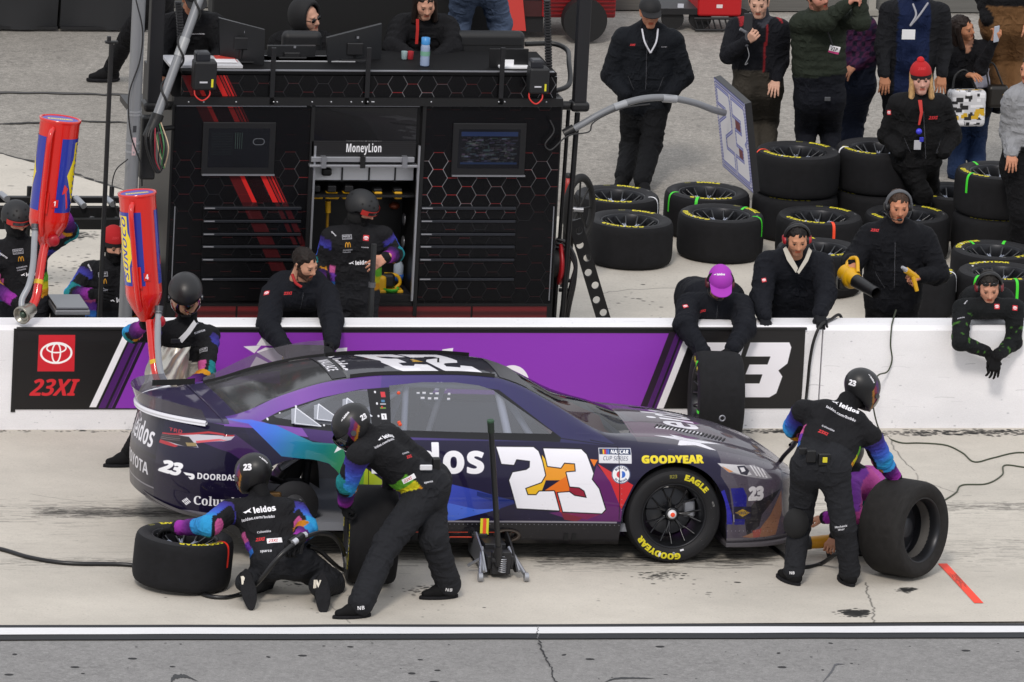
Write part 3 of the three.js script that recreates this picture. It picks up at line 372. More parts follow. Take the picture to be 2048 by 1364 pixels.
const carSideTex = texture(SW, SH, (c) => {
  const C = (px, py) => { const v = hit(px, py), u = sideUV(v); return [u[0] * SW, (1 - u[1]) * SH]; };
  const path = (pts) => { c.beginPath(); pts.forEach((p, i) => { const [x, y] = C(...p); i ? c.lineTo(x, y) : c.moveTo(x, y); }); c.closePath(); };
  const poly = (f, pts) => { path(pts); c.fillStyle = f; c.fill(); };
  const z2 = ([x, y]) => [660 + x / 2.926, 800 + y / 2.926], z4 = ([x, y]) => [240 + x / 3.657, 680 + y / 3.657], zn = ([x, y]) => [1120 + x / 4.0125, 780 + y / 4.0125];
  const Y = (y) => (1 - (y - SY0) / (SY1 - SY0)) * SH, Xc = (x) => (x - SX0) / (SX1 - SX0) * SW;
  c.fillStyle = '#1a1533'; c.fillRect(0, 0, SW, SH);
  // rear quarter: violet, blue, teal, green facets
  poly('#17122c', [[240, 820], [480, 840], [560, 1040], [240, 1060]]);
  const grad = (a, b, stops) => { const [x0, y0] = C(...a), [x1, y1] = C(...b), q = c.createLinearGradient(x0, y0, x1, y1); stops.forEach((s, i) => q.addColorStop(i / (stops.length - 1), s)); return q; };
  poly(grad([520, 800], [1180, 800], ['#6d4096', '#4e3a80', '#332f5e', '#2a284e']), [[430, 850], [520, 795], [600, 765], [690, 742], [840, 736], [1010, 744], [1190, 860], [1235, 892], [1110, 884], [760, 880], [640, 862]]);
  poly(grad([440, 836], [760, 760], ['#5d3a90', '#7a4aa0', '#5a3a86']), [[440, 836], [520, 800], [600, 770], [690, 748], [760, 744], [760, 790], [640, 800], [560, 838], [680, 884], [600, 872]]);
  poly('#3d2560', [[600, 850], [700, 870], [760, 880], [760, 905], [690, 895], [620, 880]]);
  poly('#3b2352', [[392, 880], [470, 868], [520, 905], [520, 945], [460, 905]].map((p) => p));
  const flow = grad([450, 835], [720, 965], ['#4a54c0', '#4262d2', '#3670c4', '#257e9c', '#1e7676', '#3b8658', '#659e3a']);
  poly(flow, [[750, 560], [940, 612], [1180, 850], [1370, 872], [1420, 750], [1140, 622], [960, 582]].map(z4));
  poly(flow, [[1290, 720], [1400, 745], [1620, 762], [1660, 900], [1500, 880], [1370, 872], [1180, 850]].map(z4)); poly(flow, [[1400, 800], [1630, 770], [1680, 1000], [1520, 900], [1400, 872]].map(z4));
  poly(flow, [[1520, 880], [1680, 880], [1760, 1100], [1660, 1110]].map(z4)); poly('#6da33a', [[1600, 1000], [1760, 940], [1960, 1055], [1700, 1110]].map(z4)); poly('#a8b932', [[1790, 930], [1960, 1055], [1780, 1062]].map(z4));
  // door: blue wedge, warm facets round the number
  poly(grad([880, 960], [1030, 1010], ['#3d4fc4', '#33429e', '#1f2560']), [[560, 430], [700, 490], [870, 530], [1100, 600], [980, 640], [700, 700], [500, 720]].map(z2)); poly('#4668d4', [[500, 560], [860, 640], [1000, 636], [700, 712], [500, 720]].map(z2)); poly('#3c8f8b', [[380, 640], [640, 660], [700, 715], [380, 720]].map(z2)); poly('#1b2a70', [[860, 535], [1110, 596], [1000, 610], [860, 560]].map(z2));
  poly('#5a1f5e', [[1480, 640], [1560, 380], [1640, 470], [1710, 640], [1700, 712], [1440, 712], [1280, 660]].map(z2)); poly('#751d4d', [[1340, 650], [1500, 480], [1610, 660], [1500, 700]].map(z2)); poly('#c42b30', [[1565, 372], [1775, 498], [1705, 640], [1640, 480]].map(z2)); poly('#e0761e', [[1522, 345], [1567, 350], [1545, 390]].map(z2)); poly('#731f34', [[1350, 655], [1480, 690], [1440, 712], [1370, 700]].map(z2));
  poly('#e3b324', [[1240, 320], [1290, 390], [1230, 560], [1140, 560], [1140, 500], [1250, 450]].map(z2)); poly('#e39524', [[1270, 380], [1450, 366], [1450, 430], [1390, 470], [1240, 470]].map(z2)); poly('#dd701f', [[1210, 560], [1390, 440], [1430, 520], [1400, 545], [1320, 540]].map(z2)); poly('#8c1f35', [[1400, 500], [1510, 520], [1520, 590], [1400, 570]].map(z2));
  poly('#c5372c', [[1310, 535], [1345, 540], [1385, 660], [1345, 655]].map(z2));
  for (const n of num23) { path(n.map(z2)); c.lineJoin = 'round'; c.lineWidth = 7; c.strokeStyle = '#0d0b12'; c.stroke(); c.fillStyle = '#e9e8f0'; c.fill(); c.lineWidth = 1.6; c.strokeStyle = '#e9e8f0'; c.stroke(); }
  const text = (s, px, py, cap, fill, o = {}) => { const [x, y] = C(px, py), [x2] = C(px + 30, py), [, y2] = C(px, py - cap); const fs = (y - y2) / 0.72, k = ((x2 - x) / 30) * cap / (y - y2); c.save(); c.translate(x, y); c.transform((o.sx ?? 1) * k, 0, -(o.skew ?? 0), 1, 0, 0); c.rotate(o.rot ?? 0); c.font = `${o.font ?? 'bold'} ${fs}px ${o.family ?? 'sans-serif'}`; c.textAlign = o.align ?? 'left'; c.fillStyle = fill; c.fillText(s, 0, 0); if (o.fat) { c.lineWidth = fs * o.fat; c.lineJoin = 'round'; c.strokeStyle = fill; c.strokeText(s, 0, 0); } c.restore(); };
  text('leidos', 970, 946, 57, '#eeedf3', { align: 'right', fat: 0.03, sx: 1.02 });
  text('GOODYEAR', 1283, 926, 14.5, '#e6d22c', { sx: 1.16, fat: 0.09, rot: -0.01 }); text('DOORDASH', 393, 957, 12.5, '#f0f0f4', { sx: 1.02 }); text('Columbia', 386, 1009, 17.5, '#f0f0f4', { family: 'serif', sx: 0.98 });
  // delivery company's mark and the outdoor brand's diamond
  { const [x, y] = C(366, 944), [x1] = C(390, 944), s = (x1 - x) / 24; c.fillStyle = '#f0f0f4'; c.beginPath(); c.moveTo(x, y); c.lineTo(x + 17 * s, y); c.quadraticCurveTo(x + 24 * s, y, x + 24 * s, y + 7.5 * s); c.quadraticCurveTo(x + 24 * s, y + 15 * s, x + 15 * s, y + 15 * s); c.lineTo(x + 10 * s, y + 9 * s); c.lineTo(x + 16 * s, y + 9 * s); c.lineTo(x + 17 * s, y + 6 * s); c.lineTo(x + 6 * s, y + 6 * s); c.fill();
    const [dx, dy] = C(373, 1003), r = 9 * s; c.save(); c.translate(dx, dy); c.rotate(PI / 4); for (let i = 0; i < 2; i++) for (let j = 0; j < 4; j++) c.fillRect(-r * 0.75 + i * r * 0.78, -r * 0.75 + j * r * 0.39, r * 0.7, r * 0.32); c.restore(); }
  text('23', 317, 940, 24, '#f0f0f4', { sx: 1.15, skew: 0.35, fat: 0.1 }); text('23', 1497, 1000, 24, '#c9c6ca', { sx: 0.8, fat: 0.12 });
  // star by the carrier's head
  poly('#eeedf3', [[667, 880], [684, 876], [690, 862], [697, 878], [716, 884], [700, 892], [698, 908], [684, 898], [668, 906], [675, 892]]);
  // series badge and round badge
  { const [x0, y0] = C(1198, 897), [x1, y1] = C(1262, 926); c.fillStyle = '#d6d7dd'; c.fillRect(x0 - 2, y0 - 2, x1 - x0 + 4, y1 - y0 + 4); c.fillStyle = '#24304f'; c.fillRect(x0, y0, x1 - x0, (y1 - y0) * 0.4); const cs = ['#e5b324', '#cf3030', '#6a4ea8', '#3a6fc4']; cs.forEach((k, i) => { c.fillStyle = k; c.fillRect(x0 + 10 + i * 5, y0 + 2, 4.4, (y1 - y0) * 0.34); }); c.fillStyle = '#fff'; c.font = `bold italic ${(y1 - y0) * 0.36}px sans-serif`; c.fillText('NASCAR', x0 + 32, y0 + (y1 - y0) * 0.34); c.fillStyle = '#3a4056'; c.font = `italic ${(y1 - y0) * 0.42}px sans-serif`; c.fillText('CUP SERIES', x0 + 9, y0 + (y1 - y0) * 0.82, x1 - x0 - 18);
    const [bx, by] = C(1242, 949), r = (x1 - x0) * 0.3; c.fillStyle = '#e9e9ee'; c.beginPath(); c.arc(bx, by, r, 0, 7); c.fill(); c.strokeStyle = '#24345c'; c.lineWidth = 2; c.beginPath(); c.arc(bx, by, r * 0.95, 0, 7); c.stroke(); c.fillStyle = '#c83a44'; c.beginPath(); c.arc(bx - 3, by, r * 0.36, PI / 2, PI * 1.5); c.fill(); c.fillStyle = '#2f62c0'; c.beginPath(); c.arc(bx + 3, by, r * 0.36, -PI / 2, PI / 2); c.fill(); c.save(); c.translate(bx, by); circleText(c, 'BUILT FOR', r * 0.72, 0, r * 0.3, '#2c3450', 1, 'normal'); circleText(c, 'RACING 35', r * 0.72, PI, r * 0.28, '#2c3450', 1, 'normal'); c.restore(); }
  // tail lamp print: red outline, silver blade, smoked inside
  poly('#b9b4bf', [[309, 858], [360, 862], [395, 869], [470, 872], [462, 880], [440, 884], [392, 886], [398, 896], [330, 884], [310, 876]]); poly('#a82a33', [[309, 857], [420, 866], [470, 870], [466, 873], [420, 870], [315, 862]]); poly('#c4515a', [[392, 882], [440, 880], [455, 880], [436, 884], [394, 887]]);
  poly('#2b2629', [[312, 861], [352, 866], [376, 872], [396, 895], [372, 893], [340, 883], [312, 875]]); poly('#a82a33', [[308, 872], [340, 884], [356, 891], [350, 894], [318, 884], [306, 878]]); for (let i = 0; i < 3; i++) poly('#7d6f72', [[316, 864 + i * 4], [358, 870 + i * 4], [358, 871 + i * 4], [316, 865.4 + i * 4]]); poly('#8c7a52', [[370, 884], [392, 886], [394, 893], [374, 892]]);
  text('TRD', 330, 853, 9, '#b5323c', { sx: 1.2, skew: 0.2 });
  // nose: dark intake print, tan blade, blue patch behind the wheel, fuel brand's diamond
  poly('#504a55', [[1250, 470], [1560, 540], [1740, 600], [1780, 790], [1810, 1130], [1780, 1260], [1340, 1275], [1340, 1080], [1390, 1060], [1360, 800], [1290, 690]].map(zn));
  poly('#26257a', [[1370, 790], [1470, 785], [1500, 850], [1480, 1080], [1400, 1080], [1390, 900]].map(zn)); poly('#2a289a', [[1292, 815], [1320, 800], [1380, 1000], [1384, 1078], [1338, 1078], [1336, 960]].map(zn)); poly('#2a282d', [[1770, 790], [1620, 1000], [1600, 1090], [1500, 1170], [1480, 1010], [1560, 900]].map(zn)); poly('#8a6450', [[1775, 800], [1782, 960], [1730, 1160], [1580, 1190], [1460, 1180], [1600, 1120], [1690, 1000]].map(zn)); poly('#96504a', [[1545, 1130], [1620, 1110], [1600, 1185], [1550, 1190]].map(zn));
  poly('#2a2838', [[1395, 935], [1532, 935], [1528, 1035], [1398, 1035]].map(zn)); poly('#a8862f', [[1405, 985], [1465, 955], [1528, 985], [1465, 1018]].map(zn)); text('SUNOCO', 1471.5, 1029, 6, '#262a55', { sx: 0.78, font: 'bold italic' }); poly('#c9c5cf', [[1392, 1000], [1394, 1060], [1398, 1060], [1396, 1000]].map(zn));
  text('23', 1497, 1000, 24, '#c9c6ca', { sx: 0.8, fat: 0.12 });
  // headlamp print
  poly('#8d8a90', [[1260, 585], [1400, 600], [1560, 600], [1640, 640], [1700, 705], [1640, 715], [1480, 690], [1350, 660]].map(zn)); poly('#c7c5c9', [[1265, 588], [1420, 600], [1480, 600], [1540, 680], [1490, 690], [1390, 660], [1290, 612]].map(zn)); poly('#c98a5e', [[1300, 610], [1390, 655], [1360, 662], [1330, 640]].map(zn)); poly('#3b3a44', [[1420, 610], [1480, 605], [1520, 650], [1500, 685], [1450, 675]].map(zn)); poly('#dddbe0', [[1440, 622], [1475, 620], [1490, 650], [1460, 660]].map(zn));
  for (let i = 0; i < 4; i++) poly('#d4d2d6', [[1520 + i * 30, 604 + i * 8], [1532 + i * 30, 604 + i * 8], [1590 + i * 26, 690 + i * 5], [1576 + i * 26, 690 + i * 5]].map(zn));
  // wheel arch edges a touch lighter, cowl and door seams
  c.strokeStyle = 'rgba(10,9,16,0.8)'; c.lineWidth = 2; for (const pts of [[[1110, 875], [1235, 893], [1238, 1040]], [[1232, 890], [1180, 880]], [[735, 880], [735, 1045]]]) { c.beginPath(); pts.forEach((p, i) => { const [x, y] = C(...p); i ? c.lineTo(x, y) : c.moveTo(x, y); }); c.stroke(); }
  // black frames round the side glass and the door post with its small stickers
  poly('#121115', [[522, 842], [560, 822], [640, 796], [720, 779], [772, 775], [860, 772], [950, 773], [998, 780], [1122, 875], [1120, 884], [1000, 880], [790, 874], [770, 878], [660, 862], [540, 848]]);
  for (const [px, py, w, h, f] of [[766, 789, 11, 11, '#c4333b'], [766, 802, 8, 5, '#49779c'], [766, 808, 12, 2, '#cfd0d6'], [766, 816, 12, 3, '#6a8f3b'], [764, 814, 4, 4, '#c43a2c'], [768, 833, 12, 12, '#e6e6ea'], [768, 849, 13, 6, '#e6e6ea']]) { const [x, y] = C(px, py), [x2, y2] = C(px + w, py + h); c.fillStyle = f; c.fillRect(x - (x2 - x) / 2, y - (y2 - y) / 2, x2 - x, y2 - y); }
  { const [x, y] = C(768, 833); c.fillStyle = '#19181c'; c.font = 'bold 13px sans-serif'; c.textAlign = 'center'; c.fillText('1', x, y + 5); }
  for (const [px, py] of [[535, 838], [560, 827], [592, 813], [645, 800], [697, 791], [750, 784], [754, 807], [757, 832], [592, 845], [648, 850], [705, 856]]) { const [x, y] = C(px, py); c.fillStyle = '#dcdce2'; c.beginPath(); c.arc(x, y, 3.1, 0, 7); c.fill(); }
  text('Bubba W', 860, 774, 9.5, '#e8e8f0', { font: 'bold italic', sx: 0.8, family: 'serif' });
  // sill: pale edge, black skirt with orange pinstripe
  c.fillStyle = '#17161b'; c.fillRect(Xc(-2.05), Y(0.168), Xc(0.02) - Xc(-2.05), SH); c.fillStyle = '#8d8a94'; c.fillRect(Xc(-2.0), Y(0.182), Xc(-0.05) - Xc(-2.0), 5); c.fillStyle = '#c2452c'; c.fillRect(Xc(-1.75), Y(0.098), Xc(-1.15) - Xc(-1.75), 2.5); c.fillRect(Xc(-1.0), Y(0.098), 90, 2.5);
  c.fillStyle = '#17161b'; c.fillRect(Xc(-3.6), Y(0.2), Xc(-2.75) - Xc(-3.6), SH); poly('#77747d', [[355, 1030], [380, 1020], [520, 1035], [520, 1041], [400, 1036]]); c.fillStyle = '#b0402f'; c.fillRect(Xc(-3.1), Y(0.19), 120, 3);
  c.fillStyle = '#5f5c62'; c.fillRect(Xc(0.74), Y(0.06), Xc(1.45) - Xc(0.74), SH);
  // rivets along skirt, fender seam and tail
  c.fillStyle = 'rgba(150,150,160,0.75)'; for (let i = 0; i < 60; i++) { c.beginPath(); c.arc(Xc(-1.98 + i * 0.033), Y(0.155), 1.5, 0, 7); c.fill(); } for (let i = 0; i < 12; i++) { const [x, y] = C(1240, 900 + i * 11); c.beginPath(); c.arc(x + 5, y, 1.3, 0, 7); c.fill(); const [u, v] = C(1455 + i * 8, 1062); c.beginPath(); c.arc(u, v, 1.3, 0, 7); c.fill(); }
  for (let i = 0; i < 40; i++) { const x = SW * (0.05 + 0.9 * rnd()), y = SH * (0.35 + 0.55 * rnd()); c.strokeStyle = `rgba(170,165,175,${0.05 + 0.15 * rnd()})`; c.lineWidth = 0.7 + rnd(); c.beginPath(); c.moveTo(x, y); c.lineTo(x + 10 + 40 * rnd(), y + 6 * rnd() - 3); c.stroke(); }
  // brake dust and road grime: specks
  for (let i = 0; i < 5200; i++) { const u = rnd(), x = u < 0.75 ? SW * (0.82 + 0.18 * Math.sqrt(rnd())) : rnd() * SW, y = SH * (u < 0.75 ? 0.2 + 0.8 * rnd() : 1 - 0.4 * rnd() * rnd()); c.fillStyle = rnd() < 0.6 ? `rgba(150,142,134,${0.22 * rnd()})` : `rgba(20,18,20,${0.3 * rnd()})`; c.fillRect(x, y, 1 + 5 * rnd(), 1 + 1.5 * rnd()); }
});
const TX0 = -3.62, TX1 = 1.5, TWd = 1.0, THh = 800, topUV = (v) => [(v.x - TX0) / (TX1 - TX0), 0.5 - v.z / (2 * TWd)];
const carTopTex = texture(2048, THh, (c, W, H) => {
  const X = (x) => (x - TX0) / (TX1 - TX0) * W, Z = (z) => (0.5 + z / (2 * TWd)) * H, C = (px, py) => { const v = hit(px, py); return [X(v.x), Z(v.z)]; };
  const poly = (f, pts) => { c.fillStyle = f; c.beginPath(); pts.forEach((p, i) => { const [x, y] = p; i ? c.lineTo(x, y) : c.moveTo(x, y); }); c.fill(); };
  c.fillStyle = '#17151f'; c.fillRect(0, 0, W, H);
  c.fillStyle = '#120f20'; c.fillRect(X(-2.0), 0, X(-0.8) - X(-2.0), H);
  c.fillStyle = '#3c3542'; c.fillRect(X(0.0), 0, W, H); poly('#46203f', [[X(0.1), Z(0.75)], [X(0.6), Z(0.62)], [X(0.3), Z(0.3)], [X(0.05), Z(0.35)]]); poly('#3a2836', [[X(0.1), Z(-0.2)], [X(0.7), Z(0.1)], [X(0.9), Z(0.5)], [X(0.2), Z(0.3)]]);
  poly('#2c2548', [[X(-3.6), 0], [X(-2.8), 0], [X(-2.85), H], [X(-3.6), H]]);
  // roof number, read from the other side of the car
  const n2 = num23, cx = 1290, cy = 468, gx = X(-1.38), gy = Z(0.02); const sx = 0.77 * W / (TX1 - TX0) / 640, sz = 0.74 * H / (2 * TWd) / 380;
  for (const n of n2) poly('#eceaf0', n.map(([x, y]) => [gx - (x - cx) * sx + (y - cy) * sz * -0.1, gy - (y - cy) * sz]));
  poly('#c49a3a', [[gx - 24, gy - 14], [gx - 12, gy - 14], [gx + 2, gy + 14], [gx + 10, gy + 26], [gx - 26, gy + 26], [gx - 18, gy + 12]]);
  const text = (s, x, z, h, rot, fill, o = {}) => { const S = W / (TX1 - TX0), Sz = H / (2 * TWd); c.save(); c.translate(X(x), Z(z)); c.transform(S / 400, 0, 0, Sz / 400, 0, 0); c.rotate(rot); c.scale(o.sx ?? 1, 1); c.font = `bold ${h * 400}px sans-serif`; c.textAlign = 'center'; c.textBaseline = 'middle'; c.fillStyle = fill; c.fillText(s, 0, 0); c.lineWidth = 2; c.strokeStyle = fill; c.strokeText(s, 0, 0); c.restore(); };
  { const v = hit(684, 737); text('leidos', v.x, 0.02, 0.16, PI / 2, '#eceaf0', { sx: 1.1 }); poly('#eceaf0', [[X(v.x - 0.06), Z(-0.35)], [X(v.x + 0.07), Z(-0.42)], [X(v.x + 0.02), Z(-0.3)]]); }
  { text('leidos', 0.52, 0.0, 0.46, -PI / 2, '#e4e2ea', { sx: 0.72 }); poly('#e4e2ea', [[0.26, 0.66], [0.42, 0.64], [0.4, 0.57], [0.52, 0.65], [0.78, 0.64], [0.6, 0.73], [0.74, 0.86], [0.55, 0.8], [0.4, 0.86], [0.44, 0.74]].map(([x, z]) => [X(x), Z(z)])); }
  for (let i = 0; i < 9000; i++) { const x = W * (0.72 + 0.28 * rnd()), y = H * rnd(); c.fillStyle = rnd() < 0.55 ? `rgba(150,140,128,${0.16 * rnd()})` : `rgba(12,10,12,${0.3 * rnd()})`; c.fillRect(x, y, 2 + 9 * rnd(), 1 + rnd()); }
  c.strokeStyle = 'rgba(8,8,12,0.8)'; c.lineWidth = 2; c.strokeRect(X(0.12), Z(-0.72), X(1.15) - X(0.12), Z(0.72) - Z(-0.72));
});
const RZ = 1.0, RY0 = 0.1, RY1 = 0.95, rearUV = (v) => [(v.z + RZ) / (2 * RZ), (v.y - RY0) / (RY1 - RY0)];
const carRearTex = texture(1024, 436, (c, W, H) => {
  const C = (px, py) => { const v = hit(px, py), u = rearUV(v); return [u[0] * W, (1 - u[1]) * H]; }, poly = (f, pts) => { c.fillStyle = f; c.beginPath(); pts.forEach((p, i) => { const [x, y] = C(...p); i ? c.lineTo(x, y) : c.moveTo(x, y); }); c.fill(); };
  c.fillStyle = '#1d1b2c'; c.fillRect(0, 0, W, H);
  const text = (s, z, y, h, w, fill) => { c.save(); c.translate((z + RZ) / (2 * RZ) * W, (1 - (y - RY0) / (RY1 - RY0)) * H); c.font = `bold ${h / 0.85 * H}px sans-serif`; c.textAlign = 'center'; c.textBaseline = 'middle'; c.scale(w / (2 * RZ) * W / c.measureText(s).width, 1); c.fillStyle = fill; c.fillText(s, 0, 0); c.restore(); };
  c.fillStyle = '#35333d'; c.fillRect(0, H * 0.74, W, H * 0.26); c.fillStyle = '#7a7880'; c.fillRect(0, H * 0.72, W, 6); c.fillRect(0, H * 0.86, W, 5); c.fillStyle = '#15131d'; c.fillRect(0, H * 0.44, W, H * 0.035);
  const tl = C(268, 930), t2 = C(300, 875);
  text('TOYOTA', 0.02, 0.45, 0.12, 0.74, '#d6d5dc'); text('leidos', 0.08, 0.68, 0.2, 0.66, '#e6e5ec');
  for (const [px, py, q] of [[287, 832, 10]]) { const [x, y] = C(px, py); c.strokeStyle = '#d8d7de'; c.lineWidth = 5; c.beginPath(); c.ellipse(x, y, 34, 16, 0, 0, 7); c.stroke(); c.beginPath(); c.ellipse(x, y, 12, 16, 0, 0, 7); c.stroke(); }
  for (const s of [1, -1]) { const X = (z) => (z * s + RZ) / (2 * RZ) * W, Yy = (y) => (1 - (y - RY0) / (RY1 - RY0)) * H; c.fillStyle = '#2b2629'; c.beginPath(); c.moveTo(X(0.5), Yy(0.8)); c.lineTo(X(1), Yy(0.78)); c.lineTo(X(1), Yy(0.68)); c.lineTo(X(0.52), Yy(0.72)); c.fill(); c.strokeStyle = '#b02d36'; c.lineWidth = 6; c.stroke(); }
});
// ---------------------------------------------------------------- build
{
  const car = new THREE.Group(); car.name = numbered('race_car'); scene.add(car); car.applyMatrix4(carM);
  tag(car, 'dark purple stock car with white number 23, jacked up on its near side', 'race car');
  const paint = { roughness: 0.4, specularIntensity: 0.15, clearcoat: 0.62, clearcoatRoughness: 0.05 }, sideMat = M(0xffffff, 0.34, { map: carSideTex, ...paint }), topMat = M(0xffffff, 0.34, { map: carTopTex, ...paint }), rearMat = M(0xffffff, 0.4, { map: carRearTex, specularIntensity: 0.2, clearcoat: 0.4, clearcoatRoughness: 0.15 });
  const black = M(0x0b0b0d, 0.6), glassSide = M(0xc4c8d2, 0.05, { transmission: 0.84, thickness: 0 }), glassFront = M(0x8e9299, 0.04, { transmission: 0.95, thickness: 0, specularIntensity: 0.45 }), glassRear = M(0x7d7e80, 0.1, { transmission: 0.78, thickness: 0, specularIntensity: 0.7 });
  const iOf = (x) => { let b = 0; stations.forEach((s, i) => { if (Math.abs(s - x) < Math.abs(stations[b] - x)) b = i; }); return b; };
  const jB = NJ.bottom + NJ.side - 1, jT = jB + NJ.glass, jC = KJ - 1, last = stations.length - 1, iTail = iOf(-3.43), iDeck = iOf(-2.85), iRear = iOf(-1.98), iFront = iOf(-0.83), iCowl = iOf(0.1);
  const ev = new Evaluator(); ev.useGroups = false; ev.attributes = ['position', 'normal', 'uv'];
  const cut = (g, tool, op) => { const A = new Brush(g, black), B = new Brush(tool, black); A.updateMatrixWorld(); B.updateMatrixWorld(); const r = ev.evaluate(A, B, op); return r.geometry; };
  const withUV = (g) => { if (!g.attributes.uv) g.setAttribute('uv', new THREE.BufferAttribute(new Float32Array(g.attributes.position.count * 2), 2)); return g; };
  const prism = (pts, z0, z1) => withUV(new THREE.ExtrudeGeometry(new THREE.Shape(pts.map(([x, y]) => new THREE.Vector2(x, y))), { depth: z1 - z0, bevelEnabled: false }).translate(0, 0, z0));
  const smooth = (pts, n = 40) => new THREE.CatmullRomCurve3(pts.map(([x, y]) => V(x, y, 0)), true, 'centripetal').getPoints(n).slice(0, -1).map((v) => [v.x, v.y]);
  const archF = smooth([[0.0, -0.1], [-0.02, 0.16], [0.02, 0.36], [0.14, 0.55], [0.36, 0.63], [0.6, 0.55], [0.735, 0.36], [0.765, 0.16], [0.76, -0.1], [0.38, -0.3]], 60), archR = smooth([[-2.79, -0.1], [-2.8, 0.16], [-2.77, 0.38], [-2.64, 0.58], [-2.41, 0.645], [-2.18, 0.58], [-2.06, 0.38], [-2.03, 0.16], [-2.03, -0.1], [-2.4, -0.3]], 60);
  // sides, with the arches cut
  for (const s of [0, 1]) {
    let g = panel(iTail, last, 2, jB, [s], sideUV); for (const a of [archF, archR]) g = cut(g, prism(a, s ? -1.2 : 0.3, s ? -0.3 : 1.2), HOLLOW_SUBTRACTION); mesh(s ? 'far_side_panel' : 'side_panel', g, sideMat, car);
    // arch liners: dark tubs behind the openings
    for (const [a, xc] of [[archF, 0.38], [archR, -2.41]]) { const rim = smooth(a.filter(([, y]) => y > -0.05), 40).filter(([, y]) => y > 0); const z0 = s ? -1 : 1, A = rim.map(([x, y]) => V(x, y, z0 * (halfWidth(x, y) > 0 ? halfWidth(x, y) - 0.004 : 0.93))), B = rim.map(([x, y]) => V(xc + (x - xc) * 1.12, y * 1.06, z0 * 0.48)); mesh('wheel_tub', ribbon(A, B), black, car); }
    // upper sides with glass openings
    const W1 = [[-1.70, 1.108], [-1.45, 1.13], [-1.2, 1.13], [-1.03, 1.112], [-0.93, 1.082], [-0.53, 0.822], [-0.545, 0.808], [-1.2, 0.818], [-1.735, 0.832]];
    const W2 = [[-2.6, 0.925], [-2.45, 0.965], [-2.2, 1.03], [-2.0, 1.07], [-1.87, 1.086], [-1.875, 0.85], [-2.1, 0.858], [-2.35, 0.885], [-2.58, 0.915]];
    let u = panel(iOf(-2.95), iCowl, jB, jT, [s], sideUV); const zA = s ? -1.2 : 0.2, zB = s ? -0.2 : 1.2;
    const p1 = prism(W1, zA, zB), p2 = prism(W2, zA, zB), g1 = cut(u, p1, HOLLOW_INTERSECTION), g2 = cut(u, p2, HOLLOW_INTERSECTION);
    u = cut(cut(u, p1, HOLLOW_SUBTRACTION), p2, HOLLOW_SUBTRACTION); mesh(s ? 'far_roof_pillar' : 'roof_pillar', u, sideMat, car);
    mesh('side_window', g1, glassSide, car); mesh('quarter_window', g2, glassSide, car);
    mesh('rear_shoulder', panel(iTail, iOf(-2.95), jB, jT, [s], topUV), topMat, car); mesh('hood_edge', panel(iCowl, last, jB, jT, [s], topUV), topMat, car);
  }
  mesh('rear_fascia', panel(0, iTail, 2, jT, [0, 1], rearUV), rearMat, car);
  mesh('underbody', panel(0, last, 0, 2, [0, 1], sideUV), black, car);
  const hood = mesh('hood', panel(iCowl, last, jT, jC, [0, 1], topUV), topMat, car), roof = mesh('roof', panel(iRear, iFront, jT, jC, [0, 1], topUV), topMat, car);
  mesh('deck_lid', panel(0, iDeck, jT, jC, [0, 1], topUV), topMat, car);
  mesh('windshield', panel(iFront, iCowl, jT, jC, [0, 1], topUV), glassFront, car); mesh('rear_window', panel(iDeck, iRear, jT, jC, [0, 1], topUV), glassRear, car);
  // windshield visor strip at its top, rear name strip
  const strip = (x0, x1, off, mat, name, parent) => { const A = [], B = []; for (let i = 0; i <= 24; i++) { const t = i / 24 * 2 - 1, f = (x) => { const z = t * (K.zT(x) - 0.03); return V(x, K.yT(x) + (K.yC(x) - K.yT(x)) * (1 - (z / K.zT(x)) ** 2) + off, z); }; A.push(f(x0)); B.push(f(x1)); } return mesh(name, ribbon(A, B), mat, parent); };
  const seg = (x0, x1, n, mat, name) => { for (let k = 0; k < n; k++) strip(lerp(x0, x1, k / n), lerp(x0, x1, (k + 1) / n), 0.004, mat, name, car); };
  seg(-0.86, -0.66, 5, M(0x26242a, 0.4), 'visor_strip');
  const nameTex = texture(512, 64, (c, w, h) => { c.fillStyle = '#19181f'; c.fillRect(0, 0, w, h); c.fillStyle = '#dcdbe2'; c.font = 'bold 62px sans-serif'; c.textAlign = 'center'; c.textBaseline = 'middle'; c.scale(0.9, 1); c.fillText('WALLACE', w / 2 / 0.9 + 20, h / 2 + 3); });
  { const o = strip(-2.11, -2.0, 0.006, M(0xffffff, 0.45, { map: nameTex }), 'name_strip', car); const uv = o.geometry.attributes.uv; }
  // roof rails, rear shark fins and their clear blades
  const line3 = (x0, x1, z, n = 14, dy = 0) => { const q = []; for (let i = 0; i <= n; i++) { const x = lerp(x0, x1, i / n), zz = z === 'rail' ? K.zT(x) : z; q.push([x, zz, dy]); } return q; };
  const onTop = (x, z) => K.yT(x) + (K.yC(x) - K.yT(x)) * (1 - Math.min(1, (z / K.zT(x)) ** 2));
  for (const s of [1, -1]) {
    const rail = []; for (let i = 0; i <= 16; i++) { const x = lerp(-1.98, -0.9, i / 16); rail.push(V(x, K.yT(x) + 0.016, s * (K.zT(x) - 0.012))); } mesh('roof_rail', ribbon(rail.map((v) => v.clone().add(V(0, 0.012, 0))), rail.map((v) => v.clone().add(V(0, -0.018, s * 0.004)))), black, car);
  }
